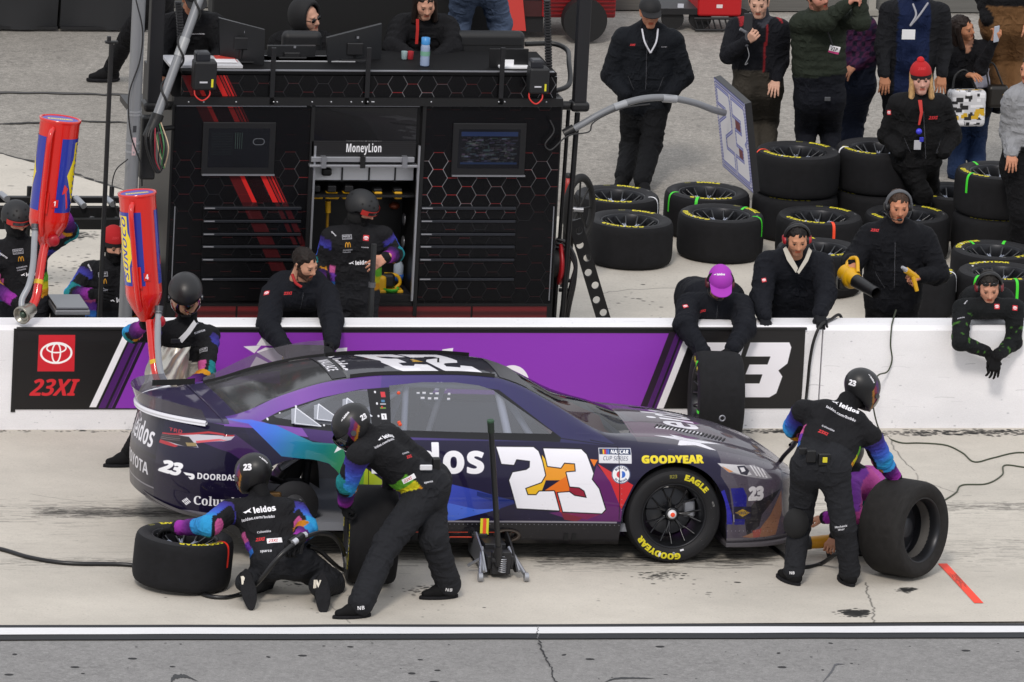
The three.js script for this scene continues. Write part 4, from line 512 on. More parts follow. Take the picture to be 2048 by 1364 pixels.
  { const q = [], t = []; for (let i = 0; i <= 16; i++) { const x = lerp(-2.86, -2.0, i / 16), z = -(K.zT(x) - 0.05); q.push(V(x, onTop(x, z) + 0.005, z)); t.push(V(x, onTop(x, z) + 0.03 + 0.1 * Math.sin(PI * Math.min(1, (i + 1.2) / 12) * 0.5) * (i > 14 ? 0.95 : 1), z)); }
    mesh('fin_base', ribbon(q.map((v) => v.clone().add(V(0, 0.022, 0))), q), black, car); const clear = M(0xb9b2bf, 0.08, { transmission: 0.86, thickness: 0 }); mesh('fin_blade', ribbon(t, q.map((v) => v.clone().add(V(0, 0.02, 0.003)))), clear, car);
    const d = []; for (let i = 0; i <= 6; i++) { const x = lerp(-3.24, -2.92, i / 6), z = -0.62; d.push(V(x, onTop(x, z) + 0.03, z)); } mesh('fin_base', ribbon(d.map((v) => v.clone().add(V(0, 0.024, 0))), d.map((v) => v.clone().add(V(0, -0.02, 0)))), black, car);
    // tail spoiler: clear grey blade on a silver lip, bowed in plan
    const lip = [], top = [], lo = []; for (let i = 0; i <= 30; i++) { const u = i / 30 * 2 - 1, z = u * 0.775, x = -3.45 + 0.37 * Math.abs(u) ** 2.2, y = 0.875 - 0.0 * u; lip.push(V(x, y, z)); top.push(V(x - 0.045, y + 0.115 - 0.03 * u ** 4, z)); lo.push(V(x - 0.015, y - 0.034, z * 1.012)); }
    mesh('spoiler', ribbon(top, lip), M(0x8f8d98, 0.1, { transmission: 0.8, thickness: 0 }), car); mesh('spoiler_lip', [ribbon(lip.map((v) => v.clone().add(V(-0.012, 0.006, 0))), lo), tube(lip.map((v) => v.clone().add(V(-0.006, -0.012, 0))), 0.014, 60, 6)], M(0xe2e2ea, 0.3), car);
  }
  // hood louvres: dark slots standing in a row on each side
  const lv = []; for (const s of [1, -1]) for (let i = 0; i < 20; i++) { const x = 0.34 + i * 0.026, z = s * (0.40 + 0.004 * i), y = onTop(x, z) + 0.002; lv.push(box(0.012, 0.006, 0.075, 0, 0, 0).rotateX(s * 0.12).rotateY(-0.5 * s).translate(x, y, z)); } mesh('hood_louvres', lv, black, car);
  // roof flaps' edges and aerials
  mesh('roof_antenna', [rod(V(-1.25, 1.18, 0.1), V(-1.25, 1.24, 0.1), 0.008), rod(V(-1.25, 1.19, 0.1), V(-0.9, 1.18, 0.16), 0.012, 0.01)], black, car);
  mesh('tow_loop', new THREE.TorusGeometry(0.02, 0.006, 6, 16).translate(0.98, 0.75, -0.2), M(0x9a9aa0, 0.4, { metalness: 0.7 }), car);
  // window hardware: pale bolts and clips, rear ducts as raised clear scoops
  const scoop = M(0xc2c6d2, 0.15, { transmission: 0.45, thickness: 0 }), surf = (x, y, out = 0) => V(x, y, halfWidth(x, y) + out);
  for (const [px, py] of [[600, 832], [645, 824], [702, 812]]) {
    const v = hit(px + 2, py + 3), P = (dx, dy, o) => surf(v.x + dx, v.y + dy, o), tri = (a, b, c) => [a, b, c].flatMap((q) => q.toArray()), A = P(-0.03, 0.06, 0.035), B = P(-0.06, -0.03, 0.035), Cc = P(0.14, -0.055, 0.004), D = P(-0.06, 0.05, 0.003), E = P(-0.08, -0.035, 0.003);
    const g = new THREE.BufferGeometry(); g.setAttribute('position', new THREE.Float32BufferAttribute([...tri(A, B, Cc), ...tri(A, D, B), ...tri(D, E, B), ...tri(A, Cc, D)], 3)); g.computeVertexNormals(); const sc = mesh('duct_scoop', g, scoop, car); mesh('scoop_edge', [rod(A, B, 0.006, 0.006, 6), rod(A, Cc, 0.006, 0.005, 6), rod(B, Cc, 0.006, 0.005, 6)], M(0xd5d8e2, 0.3), sc);
  }
  mesh('window_clip', [[797, 786], [800, 849], [798, 845]].map(([px, py]) => { const v = hit(px, py); return ball(0.014, v.x, v.y, v.z + 0.005, 1, 1, 0.5, 10); }), M(0xe0512f, 0.5), car);
  const stick = []; for (const [px, py, w, h] of [[836, 786, 6, 4], [848, 786, 7, 5], [862, 787, 6, 3], [874, 787, 7, 5], [845, 796, 8, 5], [859, 797, 7, 5], [872, 797, 8, 5], [898, 788, 5, 5], [897, 798, 6, 5]]) { const v = hit(px, py); stick.push(box(w / 275, h / 275, 0.002, v.x, v.y, v.z + 0.003)); } mesh('window_stickers', stick, M(0xd9dae2, 0.6), car);
  // cabin: floor, firewall, seat, cage
  const cab = mesh('cabin', [boxBetween(-2.8, 0.15, 0.1, 0.16, -0.9, 0.9), boxBetween(0.0, 0.05, 0.16, 0.76, -0.85, 0.85), boxBetween(-2.75, -2.7, 0.16, 0.84, -0.82, 0.82), boxBetween(-2.0, 0, 0.16, 0.74, -0.9, -0.88), boxBetween(-1.98, -0.06, 0.16, 0.72, 0.88, 0.9)], M(0x7d8088, 0.8), car);
  mesh('dashboard', [boxBetween(-0.32, -0.02, 0.6, 0.77, -0.78, 0.72, 0.03)], M(0x8e1a1e, 0.7), cab); mesh('dash_top', ribbon([V(-0.1, 0.79, -0.7), V(0.0, 0.8, 0), V(-0.1, 0.79, 0.7)], [V(-0.5, 0.76, -0.7), V(-0.45, 0.77, 0), V(-0.5, 0.76, 0.7)]), M(0x9a1f22, 0.75), cab);
  mesh('seat', [box(0.5, 0.12, 0.5, -1.25, 0.3, -0.38, 0.05), box(0.14, 0.75, 0.5, -1.52, 0.62, -0.38, 0.05), box(0.2, 0.3, 0.07, -1.42, 0.92, -0.15, 0.03)], M(0x15161a, 0.8), cab);
  const bar = (a, b) => rod(V(...a), V(...b), 0.024, 0.024, 10), barMat = M(0xc9ccd6, 0.45);
  mesh('roll_cage', [bar([-1.62, 0.15, 0.72], [-1.55, 1.1, 0.42]), bar([-1.62, 0.15, -0.72], [-1.55, 1.1, -0.42]), bar([-1.55, 1.11, 0.42], [-1.55, 1.11, -0.42]), bar([-1.55, 1.1, 0.42], [-0.85, 1.08, 0.42]), bar([-0.85, 1.08, 0.42], [-0.85, 1.08, -0.42]), bar([-0.85, 1.08, 0.42], [-0.35, 0.3, 0.74]), bar([-1.58, 1.03, 0.38], [-1.6, 0.2, -0.6]), bar([-1.55, 1.08, -0.4], [-2.5, 0.5, -0.6]), bar([-1.55, 1.08, 0.4], [-2.5, 0.5, 0.6]), bar([-1.6, 0.55, 0.76], [-0.45, 0.5, 0.78])], barMat, cab);
  { const a = hit(886, 790), b = hit(866, 866), e = hit(1004, 806), f = hit(1022, 870); mesh('cage_brace', [rod(V(a.x + 0.06, a.y, 0.3), V(b.x + 0.06, b.y - 0.15, 0.3), 0.022)], M(0x9b9b9d, 0.5), cab); mesh('pillar_bar', [rod(V(e.x, e.y + 0.06, e.z - 0.14), V(f.x + 0.01, f.y - 0.06, f.z - 0.1), 0.03)], M(0xe2e2e6, 0.5), cab); }
  mesh('driver', [ball(0.14, -1.3, 0.98, -0.38), box(0.3, 0.5, 0.42, -1.32, 0.6, -0.38, 0.12)], M(0x1a1a20, 0.6), cab);
  // splitter, skirts, exhaust, tail diffuser
  const spl = []; for (let i = 0; i <= 40; i++) { const a = -PI / 2 + PI * i / 40, p = 2.5, cx = Math.sign(Math.cos(a)) * Math.abs(Math.cos(a)) ** (2 / p), cz = Math.sign(Math.sin(a)) * Math.abs(Math.sin(a)) ** (2 / p); spl.push(new THREE.Vector2(0.8 + 0.66 * cx, 0.955 * cz)); } spl.unshift(new THREE.Vector2(0.78, -0.955)); spl.push(new THREE.Vector2(0.78, 0.955));
  mesh('splitter', new THREE.ExtrudeGeometry(new THREE.Shape(spl), { depth: 0.02, bevelEnabled: true, bevelSize: 0.008, bevelThickness: 0.006, bevelSegments: 2 }).rotateX(PI / 2).translate(0, 0.022, 0), M(0x4a474c, 0.7), car);
  const ex = V(-0.86, 0.055, 0.93); mesh('exhaust', [lathe([[0.075, -0.02], [0.075, 0.02], [0.06, 0.03], [0.05, 0.02], [0.045, -0.1]], 24).rotateX(PI / 2).scale(1.35, 0.62, 1).translate(ex.x, ex.y + 0.02, ex.z), lathe([[0.04, -0.12], [0.04, 0.02], [0.034, 0.02], [0.032, -0.12]], 20).rotateX(PI / 2).rotateY(0.5).translate(ex.x + 0.04, ex.y + 0.02, ex.z)], M(0x4a423c, 0.55, { metalness: 0.6 }), car);
  const sl = []; for (const x of [-1.6, -1.55, -1.5, -1.45, -0.42, -0.36]) sl.push(box(0.03, 0.05, 0.02, x, 0.065, 0.922)); mesh('skirt_vents', sl, M(0x050506, 0.9), car);
  { const v = [V(-1.0 - 0.2, 0.1, 0.935), V(-0.93, 0.1, 0.935), V(-0.88, 0.05, 0.937), V(-0.62, 0.05, 0.937)]; mesh('pinstripe', [rod(V(-1.36, 0.04, 0.94), V(-1.28, 0.062, 0.938), 0.005, 0.005, 5), rod(V(-1.28, 0.062, 0.938), V(-1.0, 0.062, 0.938), 0.005, 0.005, 5), rod(V(-1.0, 0.062, 0.938), V(-0.97, 0.045, 0.94), 0.005, 0.005, 5)], M(0xd0442a, 0.6), car); }
  // jacking sticker: yellow with orange centre
  const js = hit(968, 1052); mesh('jack_mark', box(0.062, 0.12, 0.004, js.x, 0.14, 0.938), M(0xdada2a, 0.55), car); mesh('jack_mark_stripe', box(0.024, 0.12, 0.004, js.x, 0.14, 0.942), M(0xe8532a, 0.55), car);
  mesh('tail_bumper_trim', (() => { const A = [], B = []; for (let i = 0; i <= 24; i++) { const x = -3.485 + 0.45 * (i / 24) ** 1.6, w = K.w(x) * plan(x) + 0.008; A.push(V(x + bulgeX(x, 0.28), 0.285 - 0.09 * (i / 24), w)); B.push(V(x + bulgeX(x, 0.22) + 0.02, 0.225 - 0.045 * (i / 24), w - 0.02)); } return ribbon(A, B); })(), M(0x66646b, 0.45), car);
  // wheels: three stay on; the near rear hub is bare with its brake showing
  const put = (x, z, y, s) => { const w = wheel('road_wheel', '', null, '', car); w.position.set(x, y, z); w.rotation.set(s * PI / 2, 0, 0); return w; };
  const fw = put(0.37, 0.81, 0.235, 1); fw.rotation.set(PI / 2 + 0.03, 0, 0); mesh('wheel_nut', [lathe([[0, 0.122], [0.016, 0.122], [0.03, 0.114], [0.036, 0.09]], 24)], M(0xe9e9ee, 0.35), fw); mesh('nut_centre', lathe([[0, 0.126], [0.015, 0.126], [0.018, 0.12]], 20), M(0xf0502c, 0.5), fw); mesh('brake_disc', lathe([[0.06, -0.02], [0.17, -0.02], [0.17, -0.05], [0.06, -0.05]], 40), M(0x55565a, 0.5, { metalness: 0.7 }), fw); mesh('brake_caliper', [box(0.09, 0.07, 0.13, 0.15, -0.02, -0.02, 0.02)], M(0xa7aab2, 0.4, { metalness: 0.6 }), fw);
  put(0.37, -0.81, 0.357, -1); put(-2.41, -0.81, 0.357, -1);
  const hb = new THREE.Group(); hb.name = 'bare_hub'; car.add(hb); hb.position.set(-2.41, 0.26, 0.74); hb.rotation.x = PI / 2;
  mesh('brake_disc', lathe([[0.07, 0.02], [0.178, 0.02], [0.18, -0.015], [0.07, -0.02]], 40), M(0x3a3a3d, 0.45, { metalness: 0.7 }), hb); mesh('hub', lathe([[0, 0.14], [0.03, 0.14], [0.034, 0.07], [0.075, 0.06], [0.08, 0.0], [0.09, -0.12]], 32), M(0x87888f, 0.35, { metalness: 0.8 }), hb); const pins = []; for (let i = 0; i < 6; i++) pins.push(rod(V(0.058 * Math.cos(i * 1.047), 0.05, 0.058 * Math.sin(i * 1.047)), V(0.058 * Math.cos(i * 1.047), 0.09, 0.058 * Math.sin(i * 1.047)), 0.008)); mesh('drive_pins', pins, M(0xb9bac2, 0.3, { metalness: 0.8 }), hb); mesh('upright', [box(0.16, 0.14, 0.34, 0.02, -0.1, 0, 0.03), rod(V(0, -0.1, 0.1), V(0.05, -0.45, 0.1), 0.02), rod(V(0, -0.1, -0.12), V(-0.1, -0.45, -0.12), 0.02), rod(V(0.12, -0.15, -0.3), V(0.1, -0.2, 0.15), 0.03)], M(0x232327, 0.6, { metalness: 0.4 }), hb); mesh('caliper', box(0.1, 0.08, 0.16, -0.15, 0, -0.02, 0.02), M(0x6d5230, 0.45, { metalness: 0.5 }), hb);
}
// ================================================================ pit cart (tall tool cabinet with a desk on top)
const ZB = -1.7;
{
  const cart = thing('pit_cart', 'tall black pit cart with honeycomb graphics, drawers and a desk on top', 'pit cart');
  const A = (px, py, z = ZB) => at(px, py, z), R = (px0, px1, py0, py1, d = 0.02, z = ZB, r = 0) => { const m = (py0 + py1) / 2, c = (px0 + px1) / 2; return boxBetween(A(px0, m, z).x, A(px1, m, z).x, A(c, py0, z).y, A(c, py1, z).y, z, z + d, r); };
  const X0 = A(336, 420).x, X1 = A(1115, 420).x, YT = A(740, 196).y, Y1 = A(740, 150).y, FW = 2048, FH = Math.round(2048 * (Y1 - 0) / (X1 - X0));
  const frontTex = texture(FW, FH, (c) => {
    const P = (px, py) => { const v = A(px, py); return [(v.x - X0) / (X1 - X0) * FW, (1 - v.y / Y1) * FH]; };
    c.fillStyle = '#0d0d0f'; c.fillRect(0, 0, FW, FH);
    const s = 52, h = s * Math.sqrt(3) / 2; const vis = (x, y) => { const t = y / FH, u = x / FW; return Math.max(0.06, (t < 0.1 ? 0.75 : 0) + (t > 0.22 && t < 0.75 ? 0.25 + 0.75 * noise(u * 7 + 3, t * 5) : 0.25) * (t > 0.28 ? 1 : 0.1)) * (0.25 + 1.05 * sstep(noise(u * 5 + 9, t * 4 + 2), 0.3, 0.75)) * (t > 0.47 ? 0.2 : 1); };
    c.lineCap = 'round';
    for (let j = -1; j < FH / h + 1; j++) for (let i = -1; i < FW / (s * 1.5) + 1; i++) {
      const cx = i * s * 1.5, cy = j * h * 2 * 0.5 * 2 / 2 + (i & 1 ? h : 0) + j * h; for (let k = 0; k < 6; k++) {
        const a = k * PI / 3, b = a + PI / 3, v = vis(cx, cy) * (0.5 + 0.5 * hash(i, j, k)); const horiz = k === 1 || k === 4; c.strokeStyle = horiz && hash(i, j, k + 9) < 0.72 ? `rgba(178,44,46,${Math.min(0.7, v * 0.8 + 0.16)})` : `rgba(196,196,200,${v * 0.75})`; c.lineWidth = 2.4; c.beginPath(); c.moveTo(cx + s * Math.cos(a) * 0.98, cy + s * Math.sin(a) * 0.98); c.lineTo(cx + s * Math.cos(b) * 0.98, cy + s * Math.sin(b) * 0.98); c.stroke();
      }
    }
    const stripe = (off, w, f) => { c.fillStyle = f; c.beginPath(); [[362 + off, 150], [362 + off + w, 150], [362 + off + w + 120, 404], [362 + off + 120, 404]].forEach((p, i) => { const [x, y] = P(...p); i ? c.lineTo(x, y) : c.moveTo(x, y); }); c.fill(); };
    stripe(0, 30, 'rgba(104,26,28,0.75)'); stripe(22, 9, 'rgba(205,40,38,0.95)'); stripe(34, 26, 'rgba(30,12,14,0.9)'); stripe(63, 11, 'rgba(205,40,38,0.95)'); stripe(76, 5, 'rgba(160,34,34,0.9)'); stripe(83, 4, 'rgba(205,40,38,0.9)'); stripe(89, 3, 'rgba(140,30,32,0.8)');
    c.globalAlpha = 0.4; for (const [off, w] of [[0, 30], [66, 9], [80, 12]]) { c.fillStyle = '#7c1f22'; c.beginPath(); [[482 + off, 404], [482 + off + w, 404], [482 + off + w + 60, 540], [482 + off + 60, 540]].forEach((p, i) => { const [x, y] = P(...p); i ? c.lineTo(x, y) : c.moveTo(x, y); }); c.fill(); } c.globalAlpha = 1;
    for (const [x0, x1] of [[350, 612], [843, 1116]]) { const [a, b] = P(x0, 214), [d, e] = P(x1, 330); c.fillStyle = 'rgba(10,10,12,0.55)'; c.fillRect(a, b, d - a, (e - b) * 0.75); }
  });
  const fm = M(0xffffff, 0.25, { map: frontTex, specularIntensity: 0.5 }), uvFix = (g) => { const p = g.attributes.position, uv = g.attributes.uv; for (let i = 0; i < p.count; i++) uv.setXY(i, (p.getX(i) - X0) / (X1 - X0), p.getY(i) / Y1); return g; };
  const blk = M(0x0c0c0e, 0.45), blkGloss = M(0x0a0a0c, 0.16, { clearcoat: 0.5 }), alu = M(0xb4b5ba, 0.35, { metalness: 0.75 }), alu2 = M(0x8f9096, 0.4, { metalness: 0.6 });
  const bx0 = A(618, 450).x, bx1 = A(832, 450).x, yShelf = A(720, 592).y, yTopBay = A(720, 335).y;
  // carcass built round the open centre bay
  mesh('carcass', [boxBetween(X0, bx0, 0.06, YT, ZB - 1.3, ZB - 0.005), boxBetween(bx1, X1, 0.06, YT, ZB - 1.3, ZB - 0.005), boxBetween(bx0, bx1, yTopBay, YT, ZB - 1.3, ZB - 0.03), boxBetween(bx0, bx1, 0.06, yShelf, ZB - 1.3, ZB - 0.005), boxBetween(bx0, bx1, yShelf, yTopBay, ZB - 1.3, ZB - 0.55)], blk, cart);
  for (const [a, b] of [[344, 614], [838, 1120]]) mesh('front_panel', uvFix(R(a - 2, b - (a < 500 ? 0 : 8), 209, 606, 0.012)), fm, cart);
  mesh('top_rail', R(346, 1122, 193, 209, 0.05), blk, cart); for (const [a, b] of [[352, 612], [620, 838], [848, 1112]]) mesh('rail_trim', R(a, b, 209.5, 211.5, 0.03), alu2, cart);
  const bolts = []; for (const px of [375, 405, 470, 545, 552, 622, 660, 700, 722, 733, 742, 745, 860, 995, 1007, 1090]) bolts.push(ball(0.007, A(px, 201).x, A(px, 201).y, ZB + 0.052, 1, 1, 0.5, 8)); mesh('rail_bolts', bolts, alu, cart).userData.kind = 'stuff';
  mesh('bay_header', R(622, 832, 214, 300, 0.015), blkGloss, cart);
  for (const px of [616, 838]) mesh('upright', R(px - 3.5, px + 3.5, 209, 630, 0.03), blk, cart); for (const px of [622, 830]) mesh('bay_trim', R(px - 2, px + 2, 290, 600, 0.035), alu, cart);
  // roller door with its lettering, aluminium rails, lit white back with hooks
  const dt = texture(512, 64, (c, w, h) => { c.fillStyle = '#131214'; c.fillRect(0, 0, w, h); for (let y = 0; y < h; y += 8) { c.fillStyle = 'rgba(60,58,62,0.6)'; c.fillRect(0, y, w, 1.5); } c.fillStyle = '#ececf0'; c.font = 'bold 50px sans-serif'; c.textAlign = 'center'; c.fillText('MoneyLion', w / 2, 46, 178); });
  { const g = R(622, 830, 281, 311, 0.03), uv = g.attributes.uv; mesh('roller_door', g, M(0xffffff, 0.4, { map: dt }), cart); }
  mesh('door_rail', [R(620, 826, 311, 321, 0.06, ZB, 0.004)], alu, cart); mesh('door_rail', [R(616, 832, 326, 331, 0.07, ZB, 0.004)], alu, cart); for (const px of [644, 722, 806]) mesh('rail_latch', R(px - 5, px + 5, 309, 332, 0.08), px === 722 ? blk : alu2, cart);
  mesh('bay_backing', [boxBetween(bx0 + 0.02, bx1 - 0.02, A(720, 366).y, yTopBay, ZB - 0.5, ZB - 0.1)], M(0xdcdcde, 0.5), cart);
  for (const px of [684, 738, 790]) mesh('strap', R(px - 1.5, px + 1.5, 334, 364, 0.008, ZB - 0.1), blk, cart); mesh('pouch', R(642, 662, 334, 350, 0.05, ZB - 0.1, 0.02), blk, cart);
  const sh = mesh('bay_shelf', [boxBetween(bx0 + 0.01, bx1 - 0.01, A(720, 398).y, A(720, 393).y, ZB - 0.5, ZB - 0.06)], blk, cart);
  mesh('bay_floor', boxBetween(bx0 + 0.01, bx1 - 0.01, yShelf, yShelf + 0.012, ZB - 0.54, ZB - 0.01), M(0x1b1b1e, 0.5), cart);
  // drawers with aluminium pulls
  const rows = [[411, 437], [437, 463], [463, 488], [488, 514], [514, 553], [553, 600]];
  for (const [a, b, k] of [[406, 603, 0], [841, 1032, 1]]) rows.forEach(([y0, y1], i) => { const d = mesh('drawer', uvFix(R(a - i * 0.9 - 1.5, b - i * 0.9, y0 + 2, y1 - 0.5, 0.03, ZB, 0.003)), fm, cart); mesh('pull', [R(a - i * 0.9, b - i * 0.9 - 2, y0 + 1, y0 + 6, 0.045, ZB, 0.003)], M(0x3c3e44, 0.28, { metalness: 0.7 }), d); mesh('pull_label', R(a - i * 0.9 + 1, a - i * 0.9 + 22, y0 + 1.5, y0 + 4, 0.047, ZB), alu, d); });
  for (const [a, y0, y1] of [[345, 412, 600], [1102, 412, 600]]) mesh('edge_trim', R(a - 1, a + 1, y0, y1, 0.02), alu2, cart);
  // recessed screens behind dark glass
  const st = (k) => texture(256, 192, (c, w, h) => { c.fillStyle = '#16171b'; c.fillRect(0, 0, w, h); if (k) { c.fillStyle = '#24304f'; c.fillRect(10, 12, w - 20, 22); for (let i = 0; i < 300; i++) { c.fillStyle = `rgba(${90 + 60 * rnd()},${95 + 60 * rnd()},${110 + 60 * rnd()},${0.25 * rnd()})`; c.fillRect(12 + rnd() * (w - 40), 36 + rnd() * (h - 70), 4 + 26 * rnd(), 2 + 8 * rnd()); } c.fillStyle = '#1f2b45'; c.fillRect(10, h - 30, w - 20, 10); } else { for (let i = 0; i < 14; i++) { c.fillStyle = 'rgba(70,90,80,0.35)'; c.fillRect(112 + (i % 4) * 9, 20, 2, 80); c.fillRect(12, 24 + i * 8, 90, 1); } c.strokeStyle = '#5a5d62'; c.lineWidth = 4; c.beginPath(); c.roundRect(188, 50, 46, 30, 14); c.stroke(); } });
  for (const [a, b, y0, y1, k] of [[403, 549, 243, 346, 0], [903, 1050, 245, 348, 1]]) { const f = mesh('screen_frame', R(a, b, y0, y1, 0.03, ZB, 0.006), M(0x101013, 0.4), cart); mesh('screen', R(a + 12, b - 12, y0 + 12, y1 - 13, 0.032), M(0xffffff, 0.12, { map: st(k) }), f); mesh('screen_ledge', R(a - 1, b - 2, y1, y1 + 3, 0.045), alu2, f); }
  // plinth with red louvred panels
  const lt = texture(64, 128, (c, w, h) => { for (let y = 0; y < h; y++) { const k = 0.5 + 0.5 * Math.sin(y / h * 2 * PI * 6); c.fillStyle = `rgb(${60 + 44 * k},${12 + 10 * k},${16 + 10 * k})`; c.fillRect(0, y, w, 1); } });
  mesh('plinth', boxBetween(X0 + 0.02, X1 - 0.02, 0.02, A(740, 604).y, ZB - 0.05, ZB + 0.01), blk, cart); for (const [a, b] of [[350, 470], [474, 600], [728, 830], [832, 940], [944, 1092]]) mesh('louvre_panel', boxBetween(A(a, 625).x, A(b, 625).x, 0.14, A(740, 612).y, ZB + 0.01, ZB + 0.022), M(0xffffff, 0.5, { map: lt }), cart); for (const px of [480, 806, 1085]) mesh('caster', [new THREE.CylinderGeometry(0.07, 0.07, 0.05, 20).rotateZ(PI / 2).translate(A(px, 630).x, 0.07, ZB - 0.12)], blk, cart);
  // upper desk: honeycomb upstand, desk top, overhang
  const up = mesh('desk_front', uvFix(R(362, 1112, 150, 193, 0.03, ZB - 0.02)), fm, cart);
  mesh('desk_top', [boxBetween(A(362, 170).x, A(1112, 170).x, Y1, Y1 + 0.03, ZB - 0.75, ZB + 0.02, 0.008)], M(0x0b0b0d, 0.75, { specularIntensity: 0.3 }), cart); mesh('desk_edge', [boxBetween(A(420, 150).x, A(1108, 150).x, Y1 + 0.03, Y1 + 0.036, ZB - 0.02, ZB + 0.015)], M(0x8d8e94, 0.35, { metalness: 0.5 }), cart); for (const [a, b] of [[476, 486], [504, 512]]) mesh('desk_mat', boxBetween(A(a - 30, 140).x, A(b + 240, 140).x, Y1 + 0.032, Y1 + 0.04, ZB - 0.3 - a * 0.0004, ZB - 0.12 - a * 0.0004), M(0xa9aaae, 0.5), cart);
  for (const px of [545, 735, 1003]) mesh('screen_post', [R(px - 4.5, px + 4.5, 95, 208, 0.02, ZB + 0.03)], M(0x131316, 0.4), cart);
  // platform, rear posts, roof posts, safety rail
  mesh('rear_cabinet', [boxBetween(A(425, 60, -3.7).x, A(1010, 60, -3.7).x, YT - 0.5, YT + 0.62, -3.95, -3.75, 0.02)], M(0x0c0c0e, 0.7), cart); mesh('head_cover', boxBetween(A(520, 30, -3.6).x, A(800, 30, -3.6).x, YT + 0.62, YT + 1.0, -3.95, -3.75, 0.02), M(0x0f0f11, 0.7), cart);
  mesh('platform', boxBetween(X0, X1, YT - 0.55, YT - 0.5, ZB - 2.3, ZB - 1.3), blk, cart);
  for (const [px, py, z, w] of [[306, 100, ZB - 0.1, 0.11], [1158, 100, ZB - 0.1, 0.1]]) { const p0 = A(px, 206, z); mesh('roof_post', boxBetween(p0.x - w / 2, p0.x + w / 2, p0.y - 0.02, p0.y + 1.6, z - w / 2, z + w / 2, 0.01), M(0x17171b, 0.45), cart); mesh('post_collar', [box(w * 1.5, 0.08, w * 1.5, p0.x, p0.y - 0.02, z, 0.03), rod(V(p0.x - (px < 700 ? -0.25 : 0.25), p0.y - 0.02, z), V(p0.x, p0.y - 0.02, z), 0.035)], blk, cart); }
  { const a = A(1160, 225, ZB - 0.1); mesh('side_leg', [rod(V(a.x - 0.02, a.y, a.z), V(a.x - 0.06, 0.05, a.z), 0.022), rod(V(a.x - 0.07, a.y, a.z - 0.1), V(a.x - 0.1, 0.05, a.z - 0.1), 0.016)], blk, cart); }
  mesh('guard_rail', tube([A(1050, 88, ZB - 1.0), A(1110, 88, ZB - 1.0), A(1132, 98, ZB - 0.9), A(1138, 125, ZB - 0.6), A(1137, 170, ZB - 0.3), A(1105, 184, ZB - 0.15)], 0.02, 40, 10), blk, cart);
  // cable chain by the post
  const ch = []; for (let i = 0; i < 26; i++) { const v = A(1094 + i * 0.15, 2 + i * 5.6, ZB - 0.25); ch.push(box(0.05, 0.016, 0.05, v.x, v.y, v.z, 0.004)); } mesh('cable_chain', [...ch, rod(A(1094, 2, ZB - 0.26), A(1098, 145, ZB - 0.26), 0.016)], M(0x1d1d20, 0.6), cart).userData.kind = 'stuff';
  { const c2 = []; for (let i = 0; i < 20; i++) { const v = A(356 + Math.sin(i / 9) * 5, 5 + i * 5.5, ZB - 0.5); c2.push(box(0.05, 0.016, 0.05, v.x, v.y, v.z, 0.004)); } mesh('cable_chain', c2, M(0x1d1d20, 0.6), cart).userData.kind = 'stuff'; }
  const sp = tag(thing('camera_unit', '', ''), 'black boxed camera with yellow sticker clamped on desk front, beside leaning boom', 'camera'); camUnit(sp, 405, 148, 46, 52); const s2 = tag(thing('camera_unit', '', ''), 'black boxed camera with yellow sticker clamped on desk front, beside white tablet stand', 'camera'); camUnit(s2, 1072, 158, 40, 46);
  function camUnit(t, px, py, w, h) { const z = ZB + 0.05; mesh('body', R(px - w / 2, px + w / 2, py - h * 0.62, py + h / 2, 0.14, z, 0.02), M(0x131417, 0.5), t); mesh('cap', R(px - w * 0.4, px + w * 0.25, py - h * 0.95, py - h * 0.55, 0.12, z - 0.01, 0.02), M(0x191b22, 0.4), t); mesh('sticker', R(px + w * 0.24, px + w * 0.33, py + h * 0.05, py + h * 0.36, 0.142, z), M(0xd8d02c, 0.5), t); mesh('maker_plate', R(px - w * 0.26, px + w * 0.08, py + h * 0.14, py + h * 0.2, 0.142, z), M(0xc9c9d0, 0.5), t); const a = A(px - w * 0.33, py + h * 0.5, z + 0.1), b = A(px + w * 0.3, py + h * 0.5, z + 0.1); mesh('red_cable', tube([a, a.clone().add(V(0.0, -0.06, 0.02)), a.clone().lerp(b, 0.5).add(V(0, -0.1, 0.03)), b.clone().add(V(0, -0.06, 0.02)), b], 0.006, 24, 6), M(0xd0302c, 0.5), t); }
  // monitors seen from behind, bottle, tablet, boxes, papers on the desk
  const dz = ZB - 0.3, dy = Y1 + 0.03;
  const monitor = (pts, z, label, postPx) => { const t = thing('monitor', label, 'monitor', undefined, 'monitors on the cart desk'); const P = pts.map(([x, y, dz2]) => A(x, y, z + dz2)), back = P.map((v) => v.clone().add(V(0.0, 0.0, -0.045))), idx = [0, 1, 2, 0, 2, 3, 4, 6, 5, 4, 7, 6, 0, 4, 5, 0, 5, 1, 1, 5, 6, 1, 6, 2, 2, 6, 7, 2, 7, 3, 3, 7, 4, 3, 4, 0], g = new THREE.BufferGeometry(); g.setAttribute('position', new THREE.Float32BufferAttribute([...P, ...back].flatMap((v) => v.toArray()), 3)); g.setIndex(idx); const n = g.toNonIndexed(); n.computeVertexNormals(); mesh('casing', n, M(0x18191c, 0.42), t); const c = P.reduce((a, b) => a.add(b), V(0, 0, 0)).multiplyScalar(0.25); mesh('mount', [box(0.13, 0.1, 0.04, c.x, c.y, c.z + 0.01, 0.01)], M(0x111114, 0.5), t); mesh('logo', [box(0.018, 0.018, 0.004, c.x + 0.02, c.y + 0.09, c.z + 0.012)], M(0x77787e, 0.4), t); mesh('stand', [rod(V(c.x, c.y, c.z), V(c.x, dy + 0.01, c.z - 0.02), 0.02), box(0.22, 0.015, 0.16, c.x, dy + 0.012, c.z - 0.02, 0.005)], M(0x121215, 0.5), t); };
